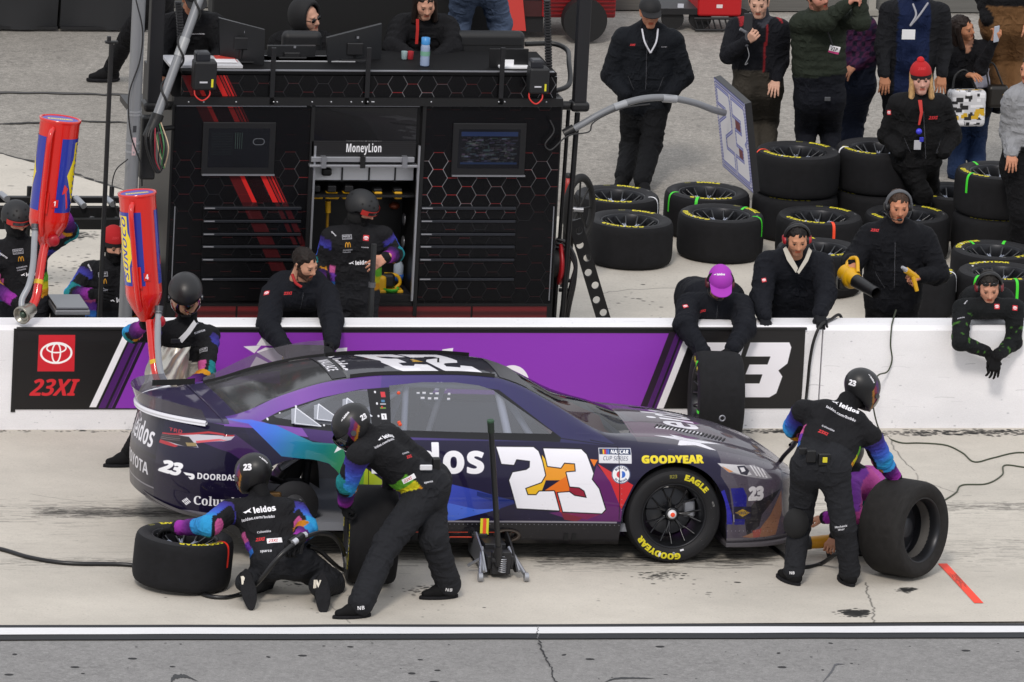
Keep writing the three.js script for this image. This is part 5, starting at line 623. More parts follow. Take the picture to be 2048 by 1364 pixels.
  monitor([[438, 36, -0.1], [530, 60, 0.12], [528, 138, 0.12], [440, 110, -0.1]], dz, 'black monitor turned sideways on cart desk, beside leaning boom'); monitor([[536, 92, -0.05], [632, 92, -0.05], [628, 140, -0.05], [536, 140, -0.05]], dz - 0.1, 'low flat black monitor between the two taller ones'); monitor([[654, 76, 0.0], [764, 48, -0.15], [762, 122, -0.15], [656, 142, 0.0]], dz, 'black monitor turned sideways on cart desk, beside water bottle');
  { const b = A(843, 146, dz), t = thing('water_bottle', 'clear water bottle with blue cap standing on cart desk', 'bottle', V(b.x, dy, dz + 0.1)); mesh('bottle_body', lathe([[0, 0], [0.034, 0], [0.036, 0.01], [0.036, 0.08], [0.032, 0.095], [0.036, 0.11], [0.036, 0.15], [0.03, 0.175], [0.02, 0.185], [0, 0.185]], 24), M(0xaebfdc, 0.12, { transmission: 0.35, thickness: 0 }), t); mesh('bottle_label', lathe([[0.037, 0.085], [0.0375, 0.12]], 24), M(0x6fa08a, 0.5), t); mesh('cap', lathe([[0.03, 0.17], [0.034, 0.175], [0.034, 0.225], [0, 0.23]], 20), M(0x3c86c4, 0.4), t); }
  { const t = thing('tablet_stand', 'black tablet on a white T-shaped stand at desk end', 'tablet'); mesh('tablet', R(978, 1056, 97, 143, 0.012, dz + 0.12, 0.004), M(0x0e0e10, 0.4), t); mesh('stem', R(1008, 1027, 119, 143, 0.012, dz + 0.134, 0.003), M(0xe9e9ec, 0.5), t); mesh('foot', [boxBetween(A(988, 146, dz).x, A(1047, 146, dz).x, dy, dy + 0.02, dz + 0.1, dz + 0.2, 0.006)], M(0xe9e9ec, 0.5), t); }
  { const t = thing('binder', 'white and red paper binder lying at desk end by leaning boom', 'binder'); mesh('cover', boxBetween(A(330, 130, dz).x, A(475, 130, dz).x, dy, dy + 0.02, dz - 0.15, dz + 0.22), M(0xc4c4c8, 0.6), t); mesh('red_edge', boxBetween(A(432, 130, dz).x, A(470, 130, dz).x, dy + 0.02, dy + 0.026, dz - 0.12, dz + 0.1), M(0xc23a2e, 0.6), t); mesh('sheet', boxBetween(A(425, 130, dz).x, A(468, 130, dz).x, dy + 0.026, dy + 0.029, dz + 0.02, dz + 0.14), M(0xe4e4e8, 0.7), t); }
  for (const [px, w, col, l] of [[708, 18, 0x8d8e94, 'silver mouse'], [820, 8, 0xb03038, 'small red cup'], [808, 7, 0x9fb5b8, 'small pale cup']]) { const v = A(px, 128, dz - 0.15), t = thing('desk_item', l + ' on cart desk', 'small item', V(v.x, dy, dz - 0.15)); mesh('shell', px === 708 ? ball(0.03, 0, 0.014, 0, 1.2, 0.5, 0.8) : lathe([[0, 0], [0.022, 0], [0.026, 0.06], [0.024, 0.06], [0.02, 0.006]], 18), M(col, 0.5), t); }
  for (const [a, b, l] of [[905, 1045, 'wide black padded seat back on cart platform'], [560, 640, 'black padded seat back behind the low monitor']]) { const t = thing('seat', l, 'seat'); mesh('cushion', [R(a, b, 58, 112, 0.12, ZB - 1.0, 0.05)], M(0x17181b, 0.6), t); mesh('seam', R(a + 6, b - 6, 82, 84, 0.125, ZB - 1.0), M(0x0c0c0e, 0.7), t); mesh('frame', [R((a + b) / 2 - 20, (a + b) / 2 + 20, 110, 190, 0.05, ZB - 1.05)], blk, t); }
  // tools in the bay
  const tool = (name, label, f) => { const t = thing(name, label, name.includes('drill') ? 'drill' : 'tool'); f(t); return t; }, yel = M(0xd9a514, 0.45), dk = M(0x141416, 0.5);
  [628, 660, 694, 752, 792].forEach((px, i) => tool('battery_charger', ['yellow and black battery pack at the bay\'s edge trim, on the upper shelf', 'yellow battery pack beside the edge one on the upper shelf', 'yellow drill body standing on the upper shelf', 'small yellow battery on the shelf behind the goggled helmet', 'small yellow battery at the far end of the upper shelf'][i], (t) => { const z = ZB - 0.2; mesh('body', R(px - (i < 3 ? 14 : 8), px + (i < 3 ? 14 : 8), i < 3 ? 381 : 378, 393, 0.1, z, 0.012), yel, t); mesh('cap', R(px - 9, px + 9, i < 3 ? 366 : 372, 380, 0.09, z, 0.012), dk, t); mesh('label', R(px - 6, px + 6, 384, 389, 0.103, z), M(0x2a2618, 0.5), t); }));
  tool('hanging_wrench', 'yellow handled tool hanging at the bay\'s side, above the bearded man', (t) => { const z = ZB - 0.25; mesh('shaft', rod(A(656, 402, z), A(654, 470, z), 0.012), M(0x8c6a1c, 0.4, { metalness: 0.5 }), t); mesh('grip', rod(A(656, 402, z), A(656, 425, z), 0.022), yel, t); });
  tool('impact_wrench', 'yellow cordless impact wrench lying on bay floor', (t) => { const z = ZB - 0.2; mesh('body', R(728, 768, 545, 578, 0.12, z, 0.03), yel, t); mesh('motor', R(752, 786, 542, 572, 0.1, z, 0.03), dk, t); mesh('foot', R(735, 800, 572, 580, 0.14, z, 0.01), yel, t); mesh('handle', tube([A(768, 548, z + 0.06), A(795, 552, z + 0.06), A(800, 566, z + 0.06), A(790, 576, z + 0.06)], 0.014, 16, 8), yel, t); });
  tool('spray_bottle', 'clear spray bottle with blue base standing in bay corner', (t) => { const z = ZB - 0.3; const b = A(796, 560, z); mesh('bottle_body', lathe([[0, 0], [0.04, 0], [0.04, 0.12], [0.015, 0.16], [0.015, 0.2], [0, 0.2]], 20).translate(b.x, b.y, z), M(0xb9c6d6, 0.2, { transmission: 0.3 }), t); mesh('base', lathe([[0, 0], [0.042, 0], [0.042, 0.05], [0, 0.05]], 20).translate(b.x, b.y, z), M(0x2c5aa8, 0.4), t); });
  tool('tape_roll', 'flat green dish at the edge of bay floor', (t) => { const v = A(781, 590, ZB - 0.1); mesh('dish', lathe([[0, 0], [0.06, 0], [0.066, 0.03], [0.058, 0.03], [0.052, 0.01], [0, 0.01]], 28).translate(v.x, yShelf + 0.014, v.z), M(0x4fc43e, 0.5), t); });
  tool('lamp_reflector', 'round amber lamp hanging inside the tool bay', (t) => { const v = A(789, 411, ZB - 0.4); mesh('shell', ball(0.045, v.x, v.y, v.z, 1, 0.7, 1), M(0x8a4630, 0.3, { metalness: 0.5 }), t); mesh('hook', rod(v, v.clone().add(V(0, 0.15, -0.05)), 0.006), dk, t); });
  tool('chrome_pan', 'round chrome pans hanging on bay side', (t) => { for (const [px, py] of [[808, 438], [806, 484]]) { const v = A(px, py, ZB - 0.3); mesh('pan', ball(0.05, v.x, v.y, v.z, 0.25, 1, 1), M(0x9b9ca2, 0.3, { metalness: 0.8 }), t); } });
  // boom with the lit number board on the cart's end
  const bz = ZB + 0.02, boom = thing('sign_boom', 'bent grey tube boom reaching from cart end to number board', 'boom'), bp = [[1140, 262], [1165, 248], [1200, 228], [1240, 210], [1290, 197], [1340, 196], [1390, 206], [1428, 220], [1450, 226]].map(([x, y], i) => A(x, y, bz - i * 0.03));
  mesh('tube', tube(bp, 0.027, 60, 14), M(0x7b7d81, 0.45, { metalness: 0.3 }), boom); mesh('socket', rod(A(1128, 268, bz), A(1148, 257, bz), 0.038), blk, boom); for (const i of [3, 5]) mesh('sleeve', rod(bp[i - 1].clone().lerp(bp[i], 0.7), bp[i].clone().lerp(bp[i + 1], 0.25), 0.032), M(0x9a9ca0, 0.4, { metalness: 0.3 }), boom);
  mesh('cable', tube([A(1100, 240, bz + 0.05), A(1108, 262, bz + 0.05), A(1090, 290, bz + 0.06), A(1100, 300, bz + 0.06), A(1135, 272, bz + 0.05), A(1180, 262, bz), A(1184, 248, bz), A(1240, 218, bz - 0.06), A(1300, 208, bz - 0.1)], 0.006, 70, 6), M(0x2a2a2c, 0.6), boom);
  { const t = thing('number_board', 'lit number board showing 23, hung edge-on from grey boom', 'sign'); const z0 = bz - 0.75, c = [A(1428, 154, z0), A(1490, 208, z0 + 1.05), A(1507, 386, z0 + 1.05), A(1446, 332, z0)];
    const tex = texture(512, 400, (k, w, h) => { k.fillStyle = '#dddae0'; k.fillRect(0, 0, w, h); k.fillStyle = '#6e1020'; const d = (pts) => { k.beginPath(); pts.forEach(([x, y], i) => i ? k.lineTo(x, y) : k.moveTo(x, y)); k.closePath(); }; const N2 = [[30, 30], [225, 30], [240, 60], [240, 190], [120, 240], [120, 290], [240, 290], [240, 370], [30, 370], [30, 190], [150, 140], [150, 110], [30, 110]], N3 = [[270, 30], [470, 30], [484, 60], [484, 180], [455, 200], [484, 220], [484, 350], [466, 372], [270, 372], [270, 290], [400, 290], [400, 235], [300, 235], [300, 165], [400, 165], [400, 110], [270, 110]];
      k.fillRect(125, 112, 70, 60); k.fillRect(70, 240, 60, 48); k.fillRect(310, 112, 80, 50); k.fillRect(330, 240, 70, 48); for (const n of [N2, N3]) { d(n); k.fillStyle = '#efedf2'; k.fill(); k.lineWidth = 15; k.strokeStyle = '#3a44a8'; k.stroke(); } for (const n of [N2, N3]) { for (let i = 0; i < n.length; i++) { const a = n[i], b = n[(i + 1) % n.length], L = Math.hypot(b[0] - a[0], b[1] - a[1]), m = Math.max(2, L / 13 | 0); for (let q = 0; q < m; q++) { k.fillStyle = q & 1 ? '#f4f6ff' : '#cdd2f6'; k.beginPath(); k.arc(lerp(a[0], b[0], q / m), lerp(a[1], b[1], q / m), 4, 0, 7); k.fill(); } } } k.strokeStyle = '#3a3f96'; k.lineWidth = 20; k.strokeRect(7, 7, w - 14, h - 14); for (let i = 0; i < 120; i++) { const q = i / 120 * 4, s = q % 1, e = q | 0; k.fillStyle = '#eef0ff'; const [x, y] = e === 0 ? [s * w, 8] : e === 1 ? [w - 8, s * h] : e === 2 ? [w - s * w, h - 8] : [8, h - s * h]; k.beginPath(); k.arc(x, y, 4.5, 0, 7); k.fill(); } });
    const quad = (o) => { const P = c.map((v) => v.clone().add(o)), g = new THREE.BufferGeometry(); g.setAttribute('position', new THREE.Float32BufferAttribute([P[0], P[3], P[2], P[0], P[2], P[1]].flatMap((v) => v.toArray()), 3)); g.setAttribute('uv', new THREE.Float32BufferAttribute([0, 1, 0, 0, 1, 0, 0, 1, 1, 0, 1, 1], 2)); g.computeVertexNormals(); return g; };
    mesh('number_face', quad(V(-0.002, 0, 0)), M(0xffffff, 0.5, { map: tex }), t); const out = V(0.05, 0.015, 0), side = (a, b) => ribbon([a, b], [a.clone().add(out), b.clone().add(out)]); mesh('casing', [quad(out), side(c[0], c[1]), side(c[1], c[2]), side(c[2], c[3]), side(c[3], c[0])], M(0x1a1a1d, 0.5), t); }
}
// ================================================================ tyres about the place
{
  const G = 'race wheels lying behind the pit wall', h = 0.364;
  // [px, py of the upper face's centre, storey, turn, tapes, label]
  const lying = [
    [1234, 386, 1, 0, [[30, 'white']], 'race wheel with one white tape strip, lying next to black cart wheel'], [1261, 436, 1, 0.05, [], 'race wheel without tape lying on concrete, beside pit cart'], [1415, 380, 1, -0.3, [[165, 'green'], [118, 'green']], 'race wheel with two green tapes, under the number board'], [1443, 424, 1, 0.75, [[33, 'green'], [-35, 'green', 1, 4]], 'race wheel with green tape and thin tread line, in front of the number board'],
    [1596, 298, 2, 0.35, [[178, 'orange', 1, 6]], 'race wheel with orange tape, topmost of its stack below olive jacket'], [1596, 298, 1, 0, [], 'lower race wheel of the stack with the orange taped one on top'], [1757, 291, 2, 0.5, [[170, 'white', 2, 7]], 'race wheel with white tape, topmost of its stack behind red beanie woman'], [1757, 291, 1, 1, [], 'lower race wheel of the stack with the white taped one on top'],
    [1640, 428, 1, 0.3, [[84, 'orange']], 'race wheel with wide orange tape behind red earmuffs'], [1640, 492, 1, 2.2, [[40, 'orange', 8, 9]], 'race wheel with orange spots, between red earmuffs and blower'], [1815, 425, 1, 0.45, [], 'race wheel behind the man holding the blower'], [1905, 380, 1, 0.9, [], 'race wheel beside the legs of red beanie woman'], [1997, 338, 2, 0.7, [[150, 'green'], [-120, 'green', 0, 3]], 'race wheel with long green tape, topmost of its stack by grey puffer jacket'], [1997, 338, 1, 0, [], 'lower race wheel under the one with long green tape'],
    [1990, 497, 1, 1.9, [[-60, 'green', 0, 3], [-120, 'green', 0, 3]], 'race wheel behind the man with earmuffs on his elbows'], [2002, 540, 1, 2.6, [[140, 'green'], [82, 'green']], 'race wheel with two green tapes, right behind elbows man'], [1826, 537, 1, 1.4, [[22, 'white']], 'race wheel with white tape beside the blower man\'s knees']];
  for (const [px, py, s, turn, tapes, label] of lying) { const p = gnd(px, py, px === 1596 || px === 1757 || px === 1997 ? h * 2 : h * s), w = wheel('racing_slick', label, G); w.position.set(p.x, h * (s - 0.5), p.z); w.rotation.y = -turn; for (const [phi, c, a, b] of tapes) tape(w, phi * PI / 180 - turn, c, a, b); if (label.includes('white taped one') || s === 1 && label.includes('board')) w.position.y += 0; }
  // the fresh wheel lying by the kneeling changer, tipped on the air hose
  { const p = gnd(368, 1066, 0.385), w = wheel('racing_slick', 'race wheel with red tape lying tipped on the air hose', 'race wheels on the stall'); w.position.set(p.x, 0.2, p.z); w.rotation.set(0, 0, -0.055); w.rotateY(0.7); tape(w, (38 + 40) * PI / 180, 'red', 1.5, 10, 0.026); }
  const standing = (label, px, py, z, axis, hint, y = 0.357) => { const w = wheel('racing_slick', label, 'race wheels on the stall'), p = at(px, py, z); w.position.set(p.x, y, z); orient(w, axis, hint); return w; };
  standing('race wheel held upright by the man bending at rear wheel', 742, 1078, 4.4, V(-1, 0, -0.13), V(0, 1, -0.3));
  const g = standing('race wheel with green marks, held against banner by purple cap man', 1432, 800, 0.44, V(-1, 0, -0.1), V(0, 0.3, 1)); tape(g, 0.4, 'green', 2, 5); tape(g, -0.9, 'green', 2, 5);
  standing('race wheel held against banner by the bearded man', 618, 740, 0.42, V(-1, 0, -0.08), V(0, 1, 0), 0.4);
  const worn = standing('worn race wheel rolled away, its hollow inner side showing', 1806, 1074, 4.28, V(-0.67, -0.06, -0.74), V(0, 1, 0), 0.36), wm = tyreMats.tread.clone(); wm.color.set(0xe6e0d8); worn.getObjectByName('tyre').material = wm; mesh('brake_dust_ring', lathe([[0.2, -0.02], [0.214, -0.1]], 40), M(0x4a4846, 0.6), worn); mesh('hub_back', lathe([[0.0, -0.03], [0.07, -0.03], [0.075, 0.0], [0.2, 0.04]], 30), M(0x3c3d42, 0.4, { metalness: 0.5 }), worn);
}
// ================================================================ fuel cans
function fuelCan(label, top, bottom, r, neck, vent, nozzleDir, digit, face) {
  const t = thing('fuel_can', label, 'fuel can', bottom, 'fuel cans'), ax = top.clone().sub(bottom), L = ax.length(), red = M(0xcf1a10, 0.22, { clearcoat: 0.7, clearcoatRoughness: 0.08 }), silver = M(0x9a978e, 0.3, { metalness: 0.8 });
  const q = new THREE.Quaternion().setFromUnitVectors(V(0, 1, 0), ax.clone().normalize()), body = new THREE.Group(); body.quaternion.copy(q); t.add(body); body.name = 'can_body';
  mesh('shell', lathe([[0.045, -0.2], [0.06, -0.17], [r * 0.72, -0.1], [r * 0.95, -0.03], [r, 0.01], [r, 0.02], [r, L - 0.03], [r * 1.05, L - 0.02], [r * 1.06, L], [r * 0.97, L], [r * 0.95, L - 0.015], [0, L - 0.02]], 44), red, body);
  const tex = texture(512, 512, (c, w, h) => { c.fillStyle = '#1f2f9a'; c.fillRect(0, 0, w, h); c.save(); c.translate(w * 0.5, h * 0.5); c.rotate(-PI / 2); c.fillStyle = '#f0d51c'; c.beginPath(); c.moveTo(-230, 0); c.lineTo(-120, -70); c.lineTo(0, -150); c.lineTo(120, -70); c.lineTo(230, -70); c.lineTo(230, 70); c.lineTo(120, 70); c.lineTo(0, 150); c.lineTo(-120, 70); c.lineTo(-230, 70); c.lineTo(-230, -70); c.fill(); c.fillStyle = '#1f2f9a'; c.font = 'bold italic 118px sans-serif'; c.textAlign = 'center'; c.textBaseline = 'middle'; c.fillText('SUNOCO', 0, 4, 440); c.fillStyle = '#d8262c'; c.beginPath(); c.moveTo(-235, -110); c.lineTo(-120, -150); c.lineTo(-130, -190); c.lineTo(-60, -170); c.lineTo(-90, -110); c.lineTo(-110, -130); c.lineTo(-220, -85); c.fill(); c.restore(); });
  for (const s of [0, 1]) mesh('label_print', new THREE.CylinderGeometry(r + 0.002, r + 0.002, L * 0.72, 32, 1, true, face + s * PI, 2.3).translate(0, L * 0.47, 0), M(0xffffff, 0.25, { map: tex, clearcoat: 0.6 }), body);
  const lid = texture(128, 128, (c) => { c.fillStyle = '#3b3fa4'; c.fillRect(0, 0, 128, 128); c.fillStyle = '#f0d51c'; c.fillRect(20, 50, 88, 22); c.fillStyle = '#1f2f9a'; c.font = 'bold italic 20px sans-serif'; c.textAlign = 'center'; c.fillText('SUNOCO', 64, 68); }); mesh('lid_print', new THREE.CircleGeometry(r * 0.9, 32).rotateX(-PI / 2).translate(0, L - 0.008, 0), M(0xffffff, 0.4, { map: lid }), body);
  // bar handle along the shell and the rib with the can's number
  const hx = Math.cos(face - 0.75), hz = Math.sin(face - 0.75), inv = q.clone().invert(), toCam = camF.clone().negate().applyQuaternion(inv), fa = Math.atan2(toCam.z, toCam.x) + 0.25, fx = Math.cos(fa), fz = Math.sin(fa);
  mesh('bar_handle', tube([V(fx * r, L - 0.06, fz * r), V(fx * (r + 0.05), L - 0.1, fz * (r + 0.05)), V(fx * (r + 0.055), L * 0.5, fz * (r + 0.055)), V(fx * (r + 0.03), 0.0, fz * (r + 0.03)), V(fx * (r - 0.01), -0.1, fz * (r - 0.01))], 0.02, 40, 10), red, body);
  { const fr = mesh('number_rib', box(0.008, 0.16, 0.07, 0, 0, 0).rotateY(-fa).translate(fx * (r + 0.02), L * 0.2, fz * (r + 0.02)), red, body), nt = texture(64, 64, (c) => { c.fillStyle = '#cf1a10'; c.fillRect(0, 0, 64, 64); c.fillStyle = '#f4f4f6'; c.font = 'bold 58px sans-serif'; c.textAlign = 'center'; c.fillText(digit, 32, 52); }); const n = mesh('number_print', new THREE.PlaneGeometry(0.05, 0.06), M(0xffffff, 0.4, { map: nt }), body); const a2 = fa - 0.5; n.position.set(Math.cos(a2) * (r + 0.01), L * 0.2, Math.sin(a2) * (r + 0.01)); n.rotation.y = PI / 2 - a2; }
  const W = (v) => v.clone().sub(bottom), end = neck[neck.length - 1]; mesh('neck', tube(neck.map(W), 0.034, 40, 14), red, t); mesh('vent_hose', tube(vent.map(W), 0.024, 40, 12), M(0xa9adb4, 0.3, { transmission: 0.25, thickness: 0 }), t); { const v0 = W(vent[0]), v1 = W(vent[1]); mesh('hose_clamp', [rod(v0, v0.clone().lerp(v1, 0.25), 0.033), rod(v0.clone().lerp(v1, 0.32), v0.clone().lerp(v1, 0.4), 0.033)], M(0x55565a, 0.35, { metalness: 0.7 }), t); }
  { const k = W(neck[0]).lerp(W(neck[1]), 0.25), m = Math.floor(neck.length / 2); mesh('yellow_band', rod(W(neck[m]), W(neck[m]).lerp(W(neck[m + 1]), 0.25), 0.036), M(0xd9b020, 0.5), t); mesh('valve_knob', [lathe([[0, 0.05], [0.03, 0.05], [0.045, 0.03], [0.045, 0], [0.03, -0.04]], 18).rotateX(PI / 2).translate(k.x + 0.05, k.y + 0.05, k.z + 0.07)], M(0x9e1020, 0.35), t); }
  if (nozzleDir) { const n = lathe([[0.036, -0.12], [0.05, -0.11], [0.05, -0.07], [0.062, -0.06], [0.066, 0.0], [0.07, 0.005], [0.07, 0.03], [0.058, 0.032], [0.05, 0.0], [0.03, -0.004], [0, 0.012]], 36); n.applyQuaternion(new THREE.Quaternion().setFromUnitVectors(V(0, 1, 0), nozzleDir.clone().normalize())); const e = W(end).addScaledVector(nozzleDir.clone().normalize(), 0.1); mesh('nozzle', n.translate(e.x, e.y, e.z), silver, t); mesh('nozzle_core', ball(0.03, e.x, e.y, e.z, 1, 1, 1), M(0x39493f, 0.3, { metalness: 0.4 }), t); }
  return t;
}
fuelCan('red and blue fuel can numbered 1, its silver nozzle resting on pit wall', at(121, 236, -0.35), at(97, 440, -0.32), 0.152, [[92, 478], [84, 520], [78, 560], [72, 595], [62, 618]].map(([x, y], i) => at(x, y, -0.3 + i * 0.06)), [[71, 448], [69, 480], [66, 530], [58, 570], [44, 600], [44, 622]].map(([x, y], i) => at(x, y, -0.2 + i * 0.04)), V(-0.75, -0.25, 0.75), '1', 0.05);
fuelCan('red and blue fuel can numbered 4, tipped into the car', at(274, 384, 1.5), at(288, 588, 1.55), 0.137, [[300, 640], [304, 680], [308, 720], [314, 752], [330, 790]].map(([x, y], i) => at(x, y, 1.6 + i * 0.06)), [[318, 612], [316, 650], [316, 700], [322, 745], [340, 782]].map(([x, y], i) => at(x, y, 1.68 + i * 0.05)), null, '4', 0.8);
// ================================================================ jack
{
  const t = thing('trolley_jack', 'low aluminium trolley jack with long black upright handle under car sill', 'jack'), alu = M(0xa5a7ad, 0.35, { metalness: 0.75 }), dk = M(0x1b1b1e, 0.5), cx = at(1000, 1150, 4.3).x;
  const pl = (x) => { const s = new THREE.Shape([[3.72, 0.05], [3.75, 0.2], [3.95, 0.25], [4.2, 0.17], [4.36, 0.06], [4.3, 0.04]].map(([z, y]) => new THREE.Vector2(z, y))); return new THREE.ExtrudeGeometry(s, { depth: 0.012, bevelEnabled: false }).rotateY(-PI / 2).translate(x, 0, 0); };
  mesh('side_plate', pl(cx - 0.11), alu, t); mesh('side_plate', pl(cx + 0.12), dk, t);
  mesh('body', [boxBetween(cx - 0.1, cx + 0.1, 0.06, 0.16, 3.85, 4.3, 0.01), boxBetween(cx - 0.08, cx + 0.08, 0.14, 0.2, 3.7, 4.1, 0.01)], dk, t); mesh('lift_pad', [box(0.12, 0.03, 0.12, cx - 0.08, 0.21, 3.86, 0.008), rod(V(cx - 0.08, 0.1, 3.86), V(cx - 0.08, 0.2, 3.86), 0.03)], dk, t);
  for (const s of [-1, 1]) { mesh('fork', [rod(V(cx + s * 0.1, 0.17, 4.1), V(cx + s * 0.17, 0.04, 4.4), 0.016, 0.016, 8), rod(V(cx + s * 0.12, 0.12, 4.2), V(cx + s * 0.13, 0.06, 4.35), 0.02, 0.012, 8)], alu, t); mesh('wheel', new THREE.CylinderGeometry(0.034, 0.034, 0.03, 20).rotateZ(PI / 2).translate(cx + s * 0.17, 0.034, 4.41), alu, t); }
  mesh('front_wheel', [new THREE.CylinderGeometry(0.04, 0.04, 0.2, 18).rotateZ(PI / 2).translate(cx, 0.04, 3.75)], dk, t);
  mesh('side_grip', rod(V(cx - 0.12, 0.12, 4.2), at(936, 1131, 4.15), 0.012), alu, t); const sp = []; for (let i = 0; i < 60; i++) { const a = i / 60 * 2 * PI * 7; sp.push(V(cx + 0.026 * Math.cos(a), 0.06 + i * 0.0018, 4.36 + 0.026 * Math.sin(a))); } mesh('spring', tube(sp, 0.005, 160, 6), alu, t); mesh('spring_block', boxBetween(cx - 0.07, cx + 0.07, 0.03, 0.2, 4.27, 4.33, 0.01), dk, t);
  const h0 = at(998, 1120, 4.36), h1 = at(981, 842, 4.55); mesh('handle', rod(h0, h1, 0.021, 0.021, 16), M(0x1d1e20, 0.4), t); mesh('grip', rod(h1.clone().lerp(h0, 0.08), h1, 0.025, 0.025, 16), M(0x1f2a22, 0.7), t); mesh('grip_end', rod(h1.clone().lerp(h0, 0.006), h1.clone().lerp(h0, -0.006), 0.027, 0.025, 16), M(0x2b4a34, 0.7), t); mesh('handle_socket', [rod(h0.clone().add(V(0, -0.04, -0.01)), h0.clone().lerp(h1, 0.1), 0.03), box(0.11, 0.03, 0.03, h0.x, h0.y, h0.z, 0.008)], dk, t);
}
// ================================================================ hoses and cables
const hose = (name, label, pts, r, color, rough = 0.5, cat = 'hose', seg = 120) => tag(mesh(name, tube(pts, r, seg, 10), M(color, rough)), label, cat), gp = (x, y, h = 0.014) => gnd(x, y, h);
{
  const t = thing('air_hose', 'black air hose lying on stall, running past tipped wheel to kneeling man', 'hose');
  mesh('hose_run', tube([gp(-300, 1050), gp(-80, 1085), gp(0, 1098), gp(60, 1115), gp(130, 1126), gp(270, 1131), gp(330, 1148), gp(372, 1172), gp(420, 1193), gp(450, 1195), gp(482, 1188, 0.02), at(520, 1160, 5.1), at(556, 1116, 5.15), at(585, 1090, 5.1), at(612, 1074, 5.0), at(640, 1066, 4.9), at(668, 1074, 4.8), at(686, 1100, 4.65), at(690, 1118, 4.6)], 0.017, 220, 10), M(0x151517, 0.35), t);
  mesh('hose_fitting', [rod(at(586, 1086, 5.1), at(594, 1080, 5.08), 0.022), rod(at(604, 1072, 5.02), at(612, 1069, 5.0), 0.022)], M(0xc9cad0, 0.35, { metalness: 0.6 }), t); mesh('hose_coupler', rod(at(594, 1080, 5.08), at(605, 1072, 5.02), 0.026), M(0x111113, 0.4), t); mesh('tool_coupler', [rod(at(688, 1106, 4.62), at(692, 1124, 4.6), 0.02), rod(at(692, 1124, 4.6), at(694, 1136, 4.58), 0.014)], M(0xa9abb2, 0.3, { metalness: 0.8 }), t);
}
hose('air_hose', 'short black air hose trailing from kneeling man towards held wheel', [at(618, 1092, 4.9), at(640, 1102, 4.75), at(662, 1122, 4.7), gp(690, 1141, 0.02), gp(720, 1150, 0.02)], 0.016, 0x141416);
hose('air_hose', 'black air hose looping behind the man bending over the rolled wheel', [gp(1740, 1110), gp(1690, 1105, 0.02), at(1672, 1108, 4.2), gp(1640, 1128), gp(1608, 1134), gp(1590, 1128), gp(1560, 1105), gp(1540, 1090)], 0.016, 0x141416);
hose('air_hose', 'black air hose rising from car nose to bending man\'s belt', [at(1552, 936, 3.0), at(1566, 914, 3.3), at(1588, 890, 3.7), at(1598, 872, 4.0), at(1612, 868, 4.2)], 0.016, 0x1c1c1f);
hose('air_hose', 'black hose hanging over white wall beside banner end', [V(at(1690, 640, -0.4).x, 0.1, -0.42), V(at(1688, 640, -0.4).x, 0.6, -0.38), V(at(1680, 640, -0.3).x, 0.82, -0.3), V(at(1660, 640, -0.15).x, 0.826, -0.14), at(1640, 652, 0.02), at(1628, 680, 0.04), at(1620, 720, 0.04), at(1616, 760, 0.04), at(1612, 800, 0.05), gp(1606, 862, 0.02), gp(1580, 890, 0.02)], 0.012, 0x121214);
hose('thin_cable', 'thin green cable hanging over white wall', [at(1792, 620, -0.6), V(at(1787, 640, -0.1).x, 0.822, -0.12), at(1783, 655, 0.02), at(1781, 690, 0.02), at(1784, 720, 0.02), at(1776, 742, 0.03), at(1755, 752, 0.15), at(1745, 790, 0.3), gp(1760, 862, 0.006), gp(1790, 882, 0.006), gp(1806, 886, 0.006), gp(1840, 886, 0.006), gp(1890, 890, 0.006), gp(1924, 905, 0.006), gp(1950, 924, 0.006), gp(1985, 916, 0.006), gp(2040, 905, 0.006), gp(2090, 912, 0.006), gp(2060, 935, 0.006), gp(2012, 930, 0.006), gp(2004, 950, 0.006), gp(1970, 968, 0.006), gp(1925, 970, 0.006), gp(1912, 985, 0.006), gp(1885, 1003, 0.006)], 0.006, 0x39402f, 0.6, 'cable', 260);
